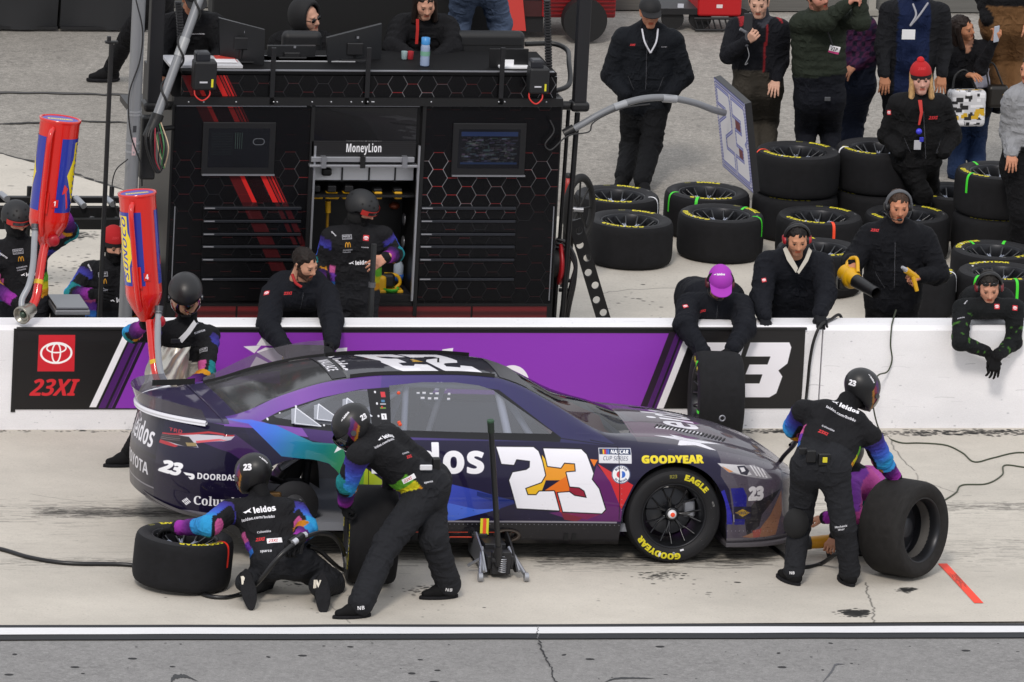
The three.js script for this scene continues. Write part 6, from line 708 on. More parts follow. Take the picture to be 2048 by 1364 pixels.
// ================================================================ poles and gear left of the cart
{
  const pole = (name, label, a, b, r, m) => { const t = thing(name, label, 'pole'); mesh('shaft', rod(a, b, r, r, 18), m, t); return t; }, grey = M(0x85878b, 0.4, { metalness: 0.35 }), z = -1.35, b0 = at(262, 370, z);
  const p = pole('support_pole', 'thick grey vertical pole beside pit cart', V(b0.x, 0, z), V(b0.x, 3.6, z), 0.052, grey); for (const py of [222, 228, 285, 302]) { const v = at(270, py, z); mesh('ring', new THREE.CylinderGeometry(0.056, 0.056, 0.015, 20).translate(b0.x, v.y, z), M(0x9b9da1, 0.4, { metalness: 0.4 }), p); } mesh('sticker', box(0.03, 0.14, 0.004, b0.x, at(262, 290, z).y, z + 0.053), M(0xc3a9ad, 0.6), p); mesh('small_print', box(0.026, 0.05, 0.004, b0.x, at(262, 255, z).y, z + 0.053), M(0x2d2e33, 0.6), p); mesh('base_plate', box(0.3, 0.02, 0.3, b0.x, 0.012, z, 0.005), M(0x2a2a2d, 0.6), p); mesh('loose_cable', tube([at(272, 0, z + 0.1), at(285, 60, z + 0.1), at(280, 120, z + 0.08), at(258, 190, z + 0.08), at(262, 270, z + 0.08), at(282, 330, z + 0.06), at(284, 372, z)], 0.006, 60, 6), M(0x1c1c1e, 0.6), p); mesh('loose_cable', tube([at(256, 318, z + 0.1), at(232, 340, z + 0.1), at(224, 380, z + 0.1), at(232, 415, z + 0.1), at(240, 440, z)], 0.005, 40, 6), M(0x1c1c1e, 0.6), p);
  const q = at(215, 270, -1.0), p2 = pole('stand_pole', 'thin black vertical pole rising behind the fuel cans', V(q.x, 0, -1.0), V(q.x, at(222, 84, -1.0).y, -1.0), 0.018, M(0x121214, 0.5)); mesh('cross_bracket', [box(0.1, 0.02, 0.04, q.x, at(220, 84, -1).y, -1, 0.006), box(0.03, 0.06, 0.03, q.x - 0.02, at(220, 80, -1).y, -1, 0.006)], M(0x121214, 0.5), p2); mesh('foot', box(0.3, 0.02, 0.3, q.x, 0.012, -1, 0.005), M(0x121214, 0.5), p2);
  { const t = thing('tilted_boom', 'grey boom tube leaning against cart with cable wound round', 'boom'), a = at(308, 248, -1.45), b = at(420, -60, -1.75); mesh('shaft', rod(a, b, 0.036, 0.036, 18), grey, t); const m = a.clone().lerp(b, 0.5); mesh('sleeve', rod(a.clone().lerp(b, 0.44), m.clone().lerp(b, 0.12), 0.041), M(0xa2a4a6, 0.4, { metalness: 0.3 }), t); mesh('socket', [rod(at(296, 275, -1.42), at(312, 238, -1.46), 0.047), rod(at(312, 240, -1.46), at(316, 228, -1.47), 0.05)], M(0x151517, 0.5), t); const w = []; for (let i = 0; i <= 40; i++) { const u = i / 40, c = a.clone().lerp(b, 0.1 + 0.75 * u), an = u * 16; w.push(c.add(V(0.05 * Math.cos(an), 0.01 * Math.sin(an), 0.05 * Math.sin(an)))); } mesh('wound_cable', tube(w, 0.009, 140, 6), M(0x1a1a1c, 0.6), t); mesh('bracket', [box(0.12, 0.5, 0.1, at(300, 290, -1.5).x, at(300, 300, -1.5).y, -1.6, 0.02), rod(at(300, 260, -1.5), at(345, 255, -1.7), 0.02)], M(0x141416, 0.5), t); }
  { const t = thing('cable_bundle', 'tangle of black, red and green cables hanging at cart corner', 'cables'); const cols = [0x141416, 0x141416, 0x9c2a3c, 0x141416, 0x3f7a4a, 0xb9a58a]; cols.forEach((c, i) => mesh(['black_cable', 'black_cable', 'red_cable', 'black_cable', 'green_cable', 'tan_cable'][i], tube([at(305 + i * 3, 240, -1.45), at(292 + i * 9, 275 + i * 4, -1.38 + i * 0.02), at(300 + i * 6, 315 + 4 * i, -1.36), at(316 + i * 3, 345 - i * 2, -1.36), at(330 - i * 2, 310, -1.38), at(326 - i * 3, 268, -1.42)], i < 2 ? 0.013 : 0.005, 50, 6), M(c, 0.55), t)); }
  // ladder shaped rack lying behind the wall
  { const t = thing('roller_rack', 'low black rack with short silver rollers, behind the fuel cans', 'rack'), blk = M(0x0e0e10, 0.5); for (const [py, zz, h, hh] of [[398, -4.4, 0.55, 0.05], [424, -4.3, 0.42, 0.1], [446, -4.2, 0.3, 0.09]]) { const a = at(-150, py, zz), b = at(238, py, zz); mesh('rail', boxBetween(a.x, b.x, a.y - hh / 2, a.y + hh / 2, zz - 0.03, zz + 0.03, 0.008), blk, t); } const legs = [-120, 60, 225]; for (const px of legs) { const a = at(px, 400, -4.4); mesh('leg', rod(V(a.x, 0, -4.45), V(a.x, a.y + 0.1, -4.45), 0.02), blk, t); } for (const [x0, y0, x1, y1] of [[152, 396, 168, 412], [172, 430, 192, 444], [212, 396, 226, 408], [222, 430, 240, 446], [2, 388, 14, 398], [60, 430, 78, 444]]) mesh('roller', rod(at(x0, y0, -4.35), at(x1, y1, -4.22), 0.026, 0.026, 14), M(0x9fa2a8, 0.35, { metalness: 0.7 }), t); mesh('lower_rail', boxBetween(at(-150, 540, -3).x, at(140, 540, -3).x, 0.1, 0.13, -3.02, -2.98), blk, t); }
  { const t = thing('equipment_case', 'flat silver case lying on cart beside masked man', 'case'), z = -0.55, a = at(106, 625, z), b = at(176, 625, z); mesh('case_base', boxBetween(a.x, b.x, 0.78, 0.82, -0.9, -0.45, 0.01), M(0x8b8c90, 0.35, { metalness: 0.6 }), t); mesh('case_lid', boxBetween(a.x + 0.01, b.x - 0.01, 0.822, 0.84, -0.89, -0.46, 0.006), M(0x6f7176, 0.3, { metalness: 0.6 }), t); mesh('trolley', [boxBetween(a.x + 0.03, b.x - 0.03, 0.0, 0.775, -0.85, -0.5)], M(0x161618, 0.6), t); }
}
// ================================================================ gear right of the cart
{
  const z = -2.3, A = (x, y, q = z) => at(x, y, q), blk = M(0x101012, 0.5);
  { const t = thing('hose_reel', 'red hose reel with black hoses looped at cart end', 'hose reel'); const c = A(1117, 524, -1.95); mesh('flange', lathe([[0, 0.02], [0.17, 0.02], [0.18, 0.01], [0.18, -0.01], [0, -0.02]], 36).rotateZ(PI / 2).translate(c.x, c.y, c.z), M(0xa01a22, 0.4), t); mesh('drum', new THREE.CylinderGeometry(0.13, 0.13, 0.1, 28).rotateZ(PI / 2).translate(c.x - 0.06, c.y, c.z), blk, t); mesh('reel_frame', [rod(V(c.x - 0.02, 0.02, c.z - 0.1), V(c.x - 0.02, c.y, c.z), 0.025), rod(A(1118, 560, -2), A(1150, 562, -2), 0.016), rod(A(1118, 580, -2), A(1146, 580, -2), 0.016)], blk, t); for (const [k, o] of [[0, 0], [1, 8], [2, 16]]) mesh('hose_loop', tube([A(1112, 478 + o, -1.9), A(1130, 484 + o, -1.88), A(1150, 515 + o, -1.85), A(1150 - k * 3, 560, -1.85), A(1140 - k * 4, 610, -1.9), V(A(1130, 640, -1.95).x - k * 0.02, 0.25, -1.95), V(A(1120, 640, -1.95).x, 0.06, -2.0)], 0.014, 50, 8), M(0x1d1d20, 0.4), t); mesh('hook', ball(0.02, c.x + 0.04, c.y + 0.12, c.z + 0.03), M(0xd0402c, 0.5), t); }
  { const t = thing('perforated_brace', 'slanting black brace with round holes beside hose reel', 'brace'), p0 = A(1148, 440, -2.25), p1 = V(A(1190, 635, -2.25).x + 0.17, 0.02, -2.25); const d = p1.clone().sub(p0), L = d.length(), s = new THREE.Shape([[-0.055, 0], [0.055, 0], [0.055, L], [-0.055, L]].map(([x, y]) => new THREE.Vector2(x, y))); for (let i = 0; i < 9; i++) { const h = new THREE.Path(); h.absarc(0.012 * (i % 2 ? 1 : -1), 0.09 + i * (L - 0.1) / 9, 0.03, 0, 7, true); s.holes.push(h); } const g = new THREE.ExtrudeGeometry(s, { depth: 0.02, bevelEnabled: false }); const q = new THREE.Quaternion().setFromRotationMatrix(new THREE.Matrix4().makeBasis(V(-d.y, d.x, 0).normalize().negate(), d.clone().normalize(), V(0, 0, 1))); mesh('brace_plate', g.applyQuaternion(q).translate(p0.x, p0.y, p0.z), blk, t); mesh('back_strut', rod(p0, V(p0.x - 0.02, 0.02, -2.5), 0.02), blk, t); }
  { const t = thing('cart_wheel', 'large black spoked cart wheel standing beside taped race wheel', 'cart wheel'), c = A(1158, 418, -4.6); c.y = Math.max(c.y, 0.29); mesh('tyre', new THREE.TorusGeometry(0.26, 0.035, 12, 40).scale(0.55, 1, 1).rotateY(0.5).translate(c.x, c.y, c.z), M(0x0f0f11, 0.7), t); const s = []; for (let i = 0; i < 8; i++) { const a = i * PI / 4; s.push(rod(V(0, 0, 0), V(0.26 * Math.cos(a) * 0.55, 0.26 * Math.sin(a), 0), 0.008, 0.008, 6)); } mesh('spokes', merge(s).rotateY(0.5).translate(c.x, c.y, c.z), blk, t); mesh('axle', rod(c.clone().add(V(-0.12, 0, 0)), c.clone().add(V(0.03, 0, 0.03)), 0.02), M(0xa5a6ab, 0.3, { metalness: 0.7 }), t); mesh('axle_stand', [rod(V(c.x - 0.1, 0, c.z), V(c.x - 0.1, c.y, c.z), 0.025)], blk, t); }
  { const t = thing('red_balloon_pump', 'small red capped bottle standing behind cart end', 'bottle'); const c = gnd(1134, 402, 0); mesh('bottle_body', lathe([[0, 0], [0.05, 0], [0.05, 0.14], [0.02, 0.2], [0, 0.2]], 18).translate(c.x, 0, c.z), M(0x9a2620, 0.4), t); mesh('cap', lathe([[0.022, 0.2], [0.022, 0.24], [0, 0.24]], 14).translate(c.x, 0, c.z), blk, t); t.name = numbered('capped_bottle'); }
}
// ================================================================ far gear along the back
{
  const blk = M(0x141417, 0.55), cloth = M(0x1c1d20, 0.75);
  for (const [a, b, l] of [[-330, 116, 'black fabric skirt panel behind the walking boot, ending at a gap'], [121, 300, 'black fabric skirt panel between gap and pit cart']]) { const z = gnd(60, 60).z, t = thing('skirt_panel', l, 'fabric panel'), x0 = at(a, 30, z).x, x1 = at(b, 30, z).x, g = new THREE.PlaneGeometry(x1 - x0, 1.6, 60, 12), p = g.attributes.position; for (let i = 0; i < p.count; i++) { const X = p.getX(i), Y = p.getY(i); p.setZ(i, 0.035 * Math.sin(X * 9 + 2 * noise(X * 2, Y * 2)) * (0.5 - Y / 1.6) + 0.03 * (fbm(X * 3, Y * 3, 1, 3) - 0.5)); } g.computeVertexNormals(); mesh('cloth', g.translate((x0 + x1) / 2, 0.81, z), cloth, t); mesh('hem_bar', boxBetween(x0, x1, 0.01, 0.035, z - 0.02, z + 0.02), blk, t); mesh('frame_behind', boxBetween(x0, x1, 0.01, 1.6, z - 0.8, z - 0.1), blk, t); }
  { const t = thing('red_cart', 'red louvred equipment cart with a big black wheel behind pit cart', 'cart'), z = gnd(1100, 92).z - 0.3; const x0 = at(900, 20, z).x, x1 = at(1232, 20, z).x, yb = at(1150, 36, z).y; mesh('cart_body', boxBetween(at(1085, 20, z).x, x1, yb, yb + 0.9, z - 0.8, z, 0.02), M(0x8e161c, 0.45), t); for (let i = 0; i < 5; i++) { const y = at(1150, 30 - i * 8, z).y; mesh('louvre', boxBetween(at(1090, 20, z).x, x1 - 0.01, y, y + 0.012, z, z + 0.014), M(0x5e0e13, 0.5), t); } mesh('side_sheet', ribbon([at(1010, -10, z + 0.05), at(1045, -10, z + 0.05)], [at(1012, 60, z + 0.05), at(1052, 62, z + 0.05)]), M(0xc23a34, 0.6), t); mesh('dark_panel', boxBetween(at(1048, 20, z).x, at(1090, 20, z).x, 0.05, yb + 0.9, z - 0.5, z - 0.05), blk, t); mesh('deck', boxBetween(x0, at(1180, 20, z).x, 0.2, 0.34, z - 0.8, z - 0.02), M(0x3a1012, 0.6), t); const c = at(1168, 44, z + 0.1); mesh('wheel', new THREE.CylinderGeometry(0.2, 0.2, 0.12, 40).rotateX(PI / 2).translate(c.x, Math.max(0.2, c.y), c.z), M(0x0f0f11, 0.6), t); mesh('wheel_hub', ball(0.03, c.x, Math.max(0.2, c.y), c.z + 0.06), M(0x55565a, 0.4), t); }
  { const t = thing('utility_wagon', 'red box on a black wire wagon at the back', 'wagon'), z = gnd(1420, 62).z; mesh('red_box', boxBetween(at(1396, 20, z).x, at(1484, 20, z).x, at(1440, 34, z).y, at(1440, 34, z).y + 0.55, z - 0.45, z, 0.03), M(0xb3141a, 0.4), t); mesh('sticker', boxBetween(at(1433, 12, z).x, at(1445, 12, z).x, at(1440, 16, z).y, at(1440, 9, z).y, z + 0.001, z + 0.004), M(0xd9cfd0, 0.6), t); const w = []; for (let i = 0; i < 9; i++) w.push(rod(at(1390 + i * 12, 38, z), at(1396 + i * 12, 60, z), 0.008, 0.008, 6)); mesh('wire_frame', [...w, rod(at(1388, 37, z), at(1488, 37, z), 0.012), rod(at(1390, 60, z), at(1486, 60, z), 0.012)], blk, t); mesh('tray', boxBetween(at(1310, 20, z).x, at(1396, 20, z).x, at(1340, 30, z).y, at(1340, 18, z).y, z - 0.5, z - 0.02), blk, t); mesh('tray_sticker', boxBetween(at(1356, 12, z).x, at(1368, 12, z).x, at(1340, 16, z).y, at(1340, 8, z).y, z - 0.018, z - 0.01), M(0xbfc2cc, 0.6), t); for (const px of [1345, 1400, 1480]) { const c = at(px, 60, z - 0.05); mesh('wagon_wheel', new THREE.CylinderGeometry(0.1, 0.1, 0.06, 24).rotateX(PI / 2).translate(c.x, 0.1, z - 0.08), M(0x101012, 0.7), t); } }
  { const z = gnd(1250, 20).z, b = mesh('kerb', boxBetween(-40, 40, 0, 0.14, z - 4, z), M(0x9b9a95, 0.9, { map: backTex })); structure(b); }
  { const z = gnd(1740, 30).z, t = thing('concrete_post', 'pale concrete post standing behind plaid shirt person', 'post'); mesh('shaft', boxBetween(at(1738, 10, z).x, at(1752, 10, z).x, 0, 1.2, z - 0.1, z), M(0x9b9890, 0.85), t); mesh('base', boxBetween(at(1734, 10, z).x, at(1756, 10, z).x, 0, 0.05, z - 0.14, z + 0.03), M(0x8f8c85, 0.85), t); }
}
// ================================================================ people: bodies as distance fields meshed on a grid
function isosurface(sdf, lo, hi, cell) {
  const nx = Math.ceil((hi.x - lo.x) / cell) + 1, ny = Math.ceil((hi.y - lo.y) / cell) + 1, nz = Math.ceil((hi.z - lo.z) / cell) + 1, f = new Float32Array(nx * ny * nz).fill(1), B = 6, id = (x, y, z) => (z * ny + y) * nx + x, reach = cell * B * 0.9;
  for (let z = 0; z < nz; z += B) for (let y = 0; y < ny; y += B) for (let x = 0; x < nx; x += B) {
    const d = sdf(lo.x + (x + B / 2) * cell, lo.y + (y + B / 2) * cell, lo.z + (z + B / 2) * cell), fill = Math.abs(d) > reach + cell ? Math.sign(d) : 0;
    for (let c = z; c < Math.min(z + B, nz); c++) for (let b = y; b < Math.min(y + B, ny); b++) for (let a = x; a < Math.min(x + B, nx); a++) f[id(a, b, c)] = fill || sdf(lo.x + a * cell, lo.y + b * cell, lo.z + c * cell);
  }
  const at2 = new Int32Array(nx * ny * nz).fill(-1), pos = [], idx = [], E = [[0, 1], [0, 2], [0, 4], [1, 3], [1, 5], [2, 3], [2, 6], [3, 7], [4, 5], [4, 6], [5, 7], [6, 7]], off = [0, 1, 2, 3, 4, 5, 6, 7].map((k) => id(k & 1, (k >> 1) & 1, k >> 2)), v = new Float32Array(8);
  for (let z = 0; z < nz - 1; z++) for (let y = 0; y < ny - 1; y++) for (let x = 0; x < nx - 1; x++) {
    const o = id(x, y, z); let m = 0; for (let k = 0; k < 8; k++) { v[k] = f[o + off[k]]; if (v[k] < 0) m |= 1 << k; } if (m === 0 || m === 255) continue;
    let sx = 0, sy = 0, sz = 0, n = 0; for (const [a, b] of E) if (((m >> a) & 1) !== ((m >> b) & 1)) { const t = v[a] / (v[a] - v[b]); sx += (a & 1) + t * ((b & 1) - (a & 1)); sy += ((a >> 1) & 1) + t * (((b >> 1) & 1) - ((a >> 1) & 1)); sz += (a >> 2) + t * ((b >> 2) - (a >> 2)); n++; }
    at2[o] = pos.length / 3; pos.push(lo.x + (x + sx / n) * cell, lo.y + (y + sy / n) * cell, lo.z + (z + sz / n) * cell);
  }
  const quad = (a, b, c, d, flip) => { if (a < 0 || b < 0 || c < 0 || d < 0) return; flip ? idx.push(a, c, b, a, d, c) : idx.push(a, b, c, a, c, d); }, X = 1, Y = nx, Z = nx * ny;
  for (let z = 1; z < nz - 1; z++) for (let y = 1; y < ny - 1; y++) for (let x = 1; x < nx - 1; x++) {
    const o = id(x, y, z), s = f[o] < 0; if (s !== f[o + X] < 0) quad(at2[o], at2[o - Y], at2[o - Y - Z], at2[o - Z], s); if (s !== f[o + Y] < 0) quad(at2[o], at2[o - Z], at2[o - Z - X], at2[o - X], s); if (s !== f[o + Z] < 0) quad(at2[o], at2[o - X], at2[o - X - Y], at2[o - Y], s);
  }
  const g = new THREE.BufferGeometry(); g.setAttribute('position', new THREE.Float32BufferAttribute(pos, 3)); const ix = new Uint32Array(idx); for (let i = 0; i < ix.length; i += 3) { const t = ix[i + 1]; ix[i + 1] = ix[i + 2]; ix[i + 2] = t; } g.setIndex(new THREE.BufferAttribute(ix, 1)); g.computeVertexNormals();
  let vote = 0; const nn = g.attributes.normal; for (let i = 0; i < pos.length / 3; i += Math.max(1, pos.length / 90 | 0)) { const e = cell * 0.5, x = pos[i * 3], y = pos[i * 3 + 1], z = pos[i * 3 + 2], a = nn.getX(i) * e, b = nn.getY(i) * e, c = nn.getZ(i) * e; vote += Math.sign(sdf(x + a, y + b, z + c) - sdf(x - a, y - b, z - c)); }
  if (vote < 0) { for (let i = 0; i < ix.length; i += 3) { const t = ix[i + 1]; ix[i + 1] = ix[i + 2]; ix[i + 2] = t; } g.computeVertexNormals(); }
  g.setAttribute('uv', new THREE.Float32BufferAttribute(new Float32Array(pos.length / 3 * 2), 2)); return g;
}
const smin = (a, b, k) => { const h = Math.max(k - Math.abs(a - b), 0) / k; return Math.min(a, b) - h * h * k * 0.25; };
function cone(a, b, ra, rb, k = 0.03, part = 0) { const d = V().subVectors(b, a), l2 = Math.max(1e-8, d.lengthSq()); return { ax: a.x, ay: a.y, az: a.z, dx: d.x, dy: d.y, dz: d.z, l2, ra, rb, k, part, a, b, sx: 1, sy: 1, sz: 1 }; }
const dCone = (p, x, y, z) => { const px = x - p.ax, py = y - p.ay, pz = z - p.az, t = clamp((px * p.dx + py * p.dy + pz * p.dz) / p.l2, 0, 1), qx = px - t * p.dx, qy = py - t * p.dy, qz = pz - t * p.dz; return Math.sqrt(qx * qx + qy * qy + qz * qz) - (p.ra + (p.rb - p.ra) * t); };
const field = (prims) => (x, y, z) => { let d = 9; for (const p of prims) d = p.sub ? -smin(-d, dCone(p, x, y, z), p.k) : smin(d, dCone(p, x, y, z), p.k); return d; };
const dEll = (x, y, z, c, r) => { const a = (x - c[0]) / r[0], b = (y - c[1]) / r[1], e = (z - c[2]) / r[2], k0 = Math.sqrt(a * a + b * b + e * e), k1 = Math.sqrt((a / r[0]) ** 2 + (b / r[1]) ** 2 + (e / r[2]) ** 2); return k1 ? k0 * (k0 - 1) / k1 : -Math.min(...r); };
const paintBy = (g, f) => { const p = g.attributes.position, n = g.attributes.normal, a = new Float32Array(p.count * 3), q = V(), m = V(); for (let i = 0; i < p.count; i++) { f(q.fromBufferAttribute(p, i), m.fromBufferAttribute(n, i), i).toArray(a, i * 3); } g.setAttribute('color', new THREE.BufferAttribute(a, 3)); return g; };
// ---------------------------------------------------------------- one face and one pair of hands, reused
const faceGeo = isosurface((() => {
  const P = [cone(V(-0.032, 0.031, 0.08), V(0.032, 0.031, 0.08), 0.012, 0.012, 0.015), cone(V(0, 0.018, 0.088), V(0, -0.022, 0.106), 0.009, 0.0135, 0.012), cone(V(-0.013, -0.026, 0.094), V(0.013, -0.026, 0.094), 0.01, 0.01, 0.008), cone(V(0.04, -0.012, 0.055), V(0.036, -0.03, 0.055), 0.026, 0.022, 0.03), cone(V(-0.04, -0.012, 0.055), V(-0.036, -0.03, 0.055), 0.026, 0.022, 0.03), cone(V(-0.02, -0.054, 0.082), V(0.02, -0.054, 0.082), 0.008, 0.008, 0.006), cone(V(-0.014, -0.064, 0.08), V(0.014, -0.064, 0.08), 0.008, 0.008, 0.006), cone(V(-0.012, -0.094, 0.066), V(0.012, -0.094, 0.066), 0.022, 0.022, 0.025), cone(V(0, -0.05, -0.02), V(0, -0.17, -0.035), 0.056, 0.06, 0.03), cone(V(0.079, 0.02, -0.012), V(0.075, -0.028, -0.005), 0.013, 0.009, 0.008), cone(V(-0.079, 0.02, -0.012), V(-0.075, -0.028, -0.005), 0.013, 0.009, 0.008)], S = [cone(V(0.032, 0.011, 0.104), V(0.034, 0.011, 0.1), 0.017, 0.017), cone(V(-0.032, 0.011, 0.104), V(-0.034, 0.011, 0.1), 0.017, 0.017)];
  return (x, y, z) => { let d = smin(dEll(x, y, z, [0, 0.032, -0.012], [0.076, 0.086, 0.098]), dEll(x, y, z, [0, -0.032, 0.02], [0.06, 0.082, 0.074]), 0.03); for (const p of P) d = smin(d, dCone(p, x, y, z), p.k); for (const s of S) d = -smin(-d, dCone(s, x, y, z), 0.01); return d; };
})(), V(-0.11, -0.19, -0.14), V(0.11, 0.14, 0.14), 0.0055);
const C = (h) => new THREE.Color(h);
function faceFor(o) { // skin, brow/hair colour, beard colour
  const skin = C(o.skin ?? 0xc08a6e), helm = o.helm ? C(0x131315) : null, lip = skin.clone().multiply(C(0xe2a8a0)), hair = C(o.hair ?? 0x1c1613), beard = o.beard != null ? C(o.beard) : null, mask = o.mask ? C(0x0e0e10) : null, shade = skin.clone().lerp(C(0xb05040), 0.25);
  const g = paintBy(faceGeo.clone(), (p) => { const ax = Math.abs(p.x); if (helm && (p.y < -0.02 || p.z < 0.05)) return helm; if (mask && (p.y < -0.012 || p.y > 0.035 || p.z < 0.03)) return mask; if (p.y > 0.026 && p.y < 0.038 && ax > 0.014 && ax < 0.05 && p.z > 0.06) return hair.clone().lerp(skin, 0.58); if (p.z > 0.075 && ax < 0.022 && p.y < -0.047 && p.y > -0.069) return lip; if (beard && p.y < -0.036 + 0.06 * sstep(0.075 - p.z, 0.015, 0.07) && p.z > -0.004 && p.y > -0.14 && !(p.z < 0.02 && p.y > 0.02)) return beard.clone().lerp(skin, 0.25 * noise(p.x * 90, p.y * 90, p.z * 90)); if (ax > 0.03 && p.z > 0.05 && p.y < 0 && p.y > -0.04) return skin.clone().lerp(shade, 0.35); return skin.clone().multiplyScalar(0.86 + 0.28 * noise(p.x * 60, p.y * 60, p.z * 60)); });
  const eye = []; for (const s of [-1, 1]) { eye.push(tint(ball(0.0098, s * 0.032, 0.0105, 0.081, 1.2, 0.7, 1, 12), 0x6e635c), tint(ball(0.0062, s * 0.032, 0.0105, 0.0905, 1, 1, 0.6, 10), 0x1c1512)); eye.push(tint(rod(V(s * 0.02, 0.019, 0.089), V(s * 0.044, 0.018, 0.084), 0.003, 0.003, 5), skin.clone().multiplyScalar(0.62))); }
  return merge([g, ...eye.map((e) => { e.attributes.uv.array.fill(0); return e; })]);
}
function handGeo(curl, thumbIn, spread = 1) { // fingers along +y, palm towards -z, thumb on +x
  const P = [], kn = [[-0.031, 0.078, 0.038, 0.9], [-0.011, 0.088, 0.044, 1], [0.012, 0.088, 0.043, 1.05], [0.033, 0.082, 0.038, 1]];
  kn.forEach(([x, y, l, c]) => { P.push(cone(V(x * 0.55, 0, 0), V(x, y, 0), 0.017, 0.0125, 0.014)); let p = V(x, y, 0), a = 0.15; [l, l * 0.66, l * 0.5].forEach((s, i) => { a += curl * c * [0.85, 1.1, 0.7][i]; const q = p.clone().add(V(x * 0.12 * spread, s * Math.cos(a), -s * Math.sin(a))); P.push(cone(p, q, 0.0105 - i * 0.001, 0.0095 - i * 0.001, 0.004)); p = q; }); });
  const t0 = V(0.022, 0.018, -0.008), t1 = V(0.048, 0.048, -0.02 - 0.012 * thumbIn), t2 = V(0.054 - 0.03 * thumbIn, 0.082, -0.03 - 0.022 * thumbIn), t3 = t2.clone().add(V(-0.018 * thumbIn, 0.024, -0.004)); P.push(cone(t0, t1, 0.016, 0.0125, 0.012), cone(t1, t2, 0.0115, 0.0105, 0.004), cone(t2, t3, 0.0105, 0.0085, 0.004), cone(V(0, -0.035, 0), V(0, 0.01, 0), 0.026, 0.024, 0.015));
  return isosurface(field(P), V(-0.08, -0.08, -0.13), V(0.1, 0.22, 0.06), 0.0048);
}
const SHOE = isosurface(field([cone(V(0, -0.035, -0.05), V(0, 0.07, -0.05), 0.043, 0.044, 0.03), cone(V(0, 0.07, -0.052), V(0.004, 0.17, -0.066), 0.042, 0.03, 0.03), cone(V(0, 0.0, 0.03), V(0, -0.012, -0.05), 0.052, 0.046, 0.03), cone(V(0, 0.02, -0.01), V(0, 0.09, -0.045), 0.04, 0.035, 0.03)]), V(-0.09, -0.12, -0.13), V(0.09, 0.24, 0.11), 0.008), SOLE = (() => { const sh = new THREE.Shape(); for (let i = 0; i < 28; i++) { const a = i / 28 * 2 * PI, y = 0.068 + 0.148 * Math.cos(a), x = 0.047 * Math.sin(a) * (1 - 0.12 * Math.cos(a * 2 + 0.6)); i ? sh.lineTo(x, y) : sh.moveTo(x, y); } return mergeVertices(new THREE.ExtrudeGeometry(sh, { depth: 0.018, bevelEnabled: true, bevelSize: 0.004, bevelThickness: 0.004, bevelSegments: 1 }).translate(0, 0, -0.1)); })();
const HANDS = { relaxed: handGeo(0.38, 0.35), grip: handGeo(1.0, 1), flat: handGeo(0.1, 0, 1.6) };
const placed = (g, o, y, zHint, flip, s = 1) => { const Y = y.clone().normalize(), Z = zHint.clone().addScaledVector(Y, -zHint.dot(Y)).normalize(), X = Y.clone().cross(Z), m = new THREE.Matrix4().makeBasis(X.multiplyScalar(flip ? -s : s), Y.multiplyScalar(s), Z.multiplyScalar(s)).setPosition(o); const r = g.clone().applyMatrix4(m); if (flip) { const ix = r.index.array; for (let i = 0; i < ix.length; i += 3) { const t = ix[i]; ix[i] = ix[i + 1]; ix[i + 1] = t; } } return r; };
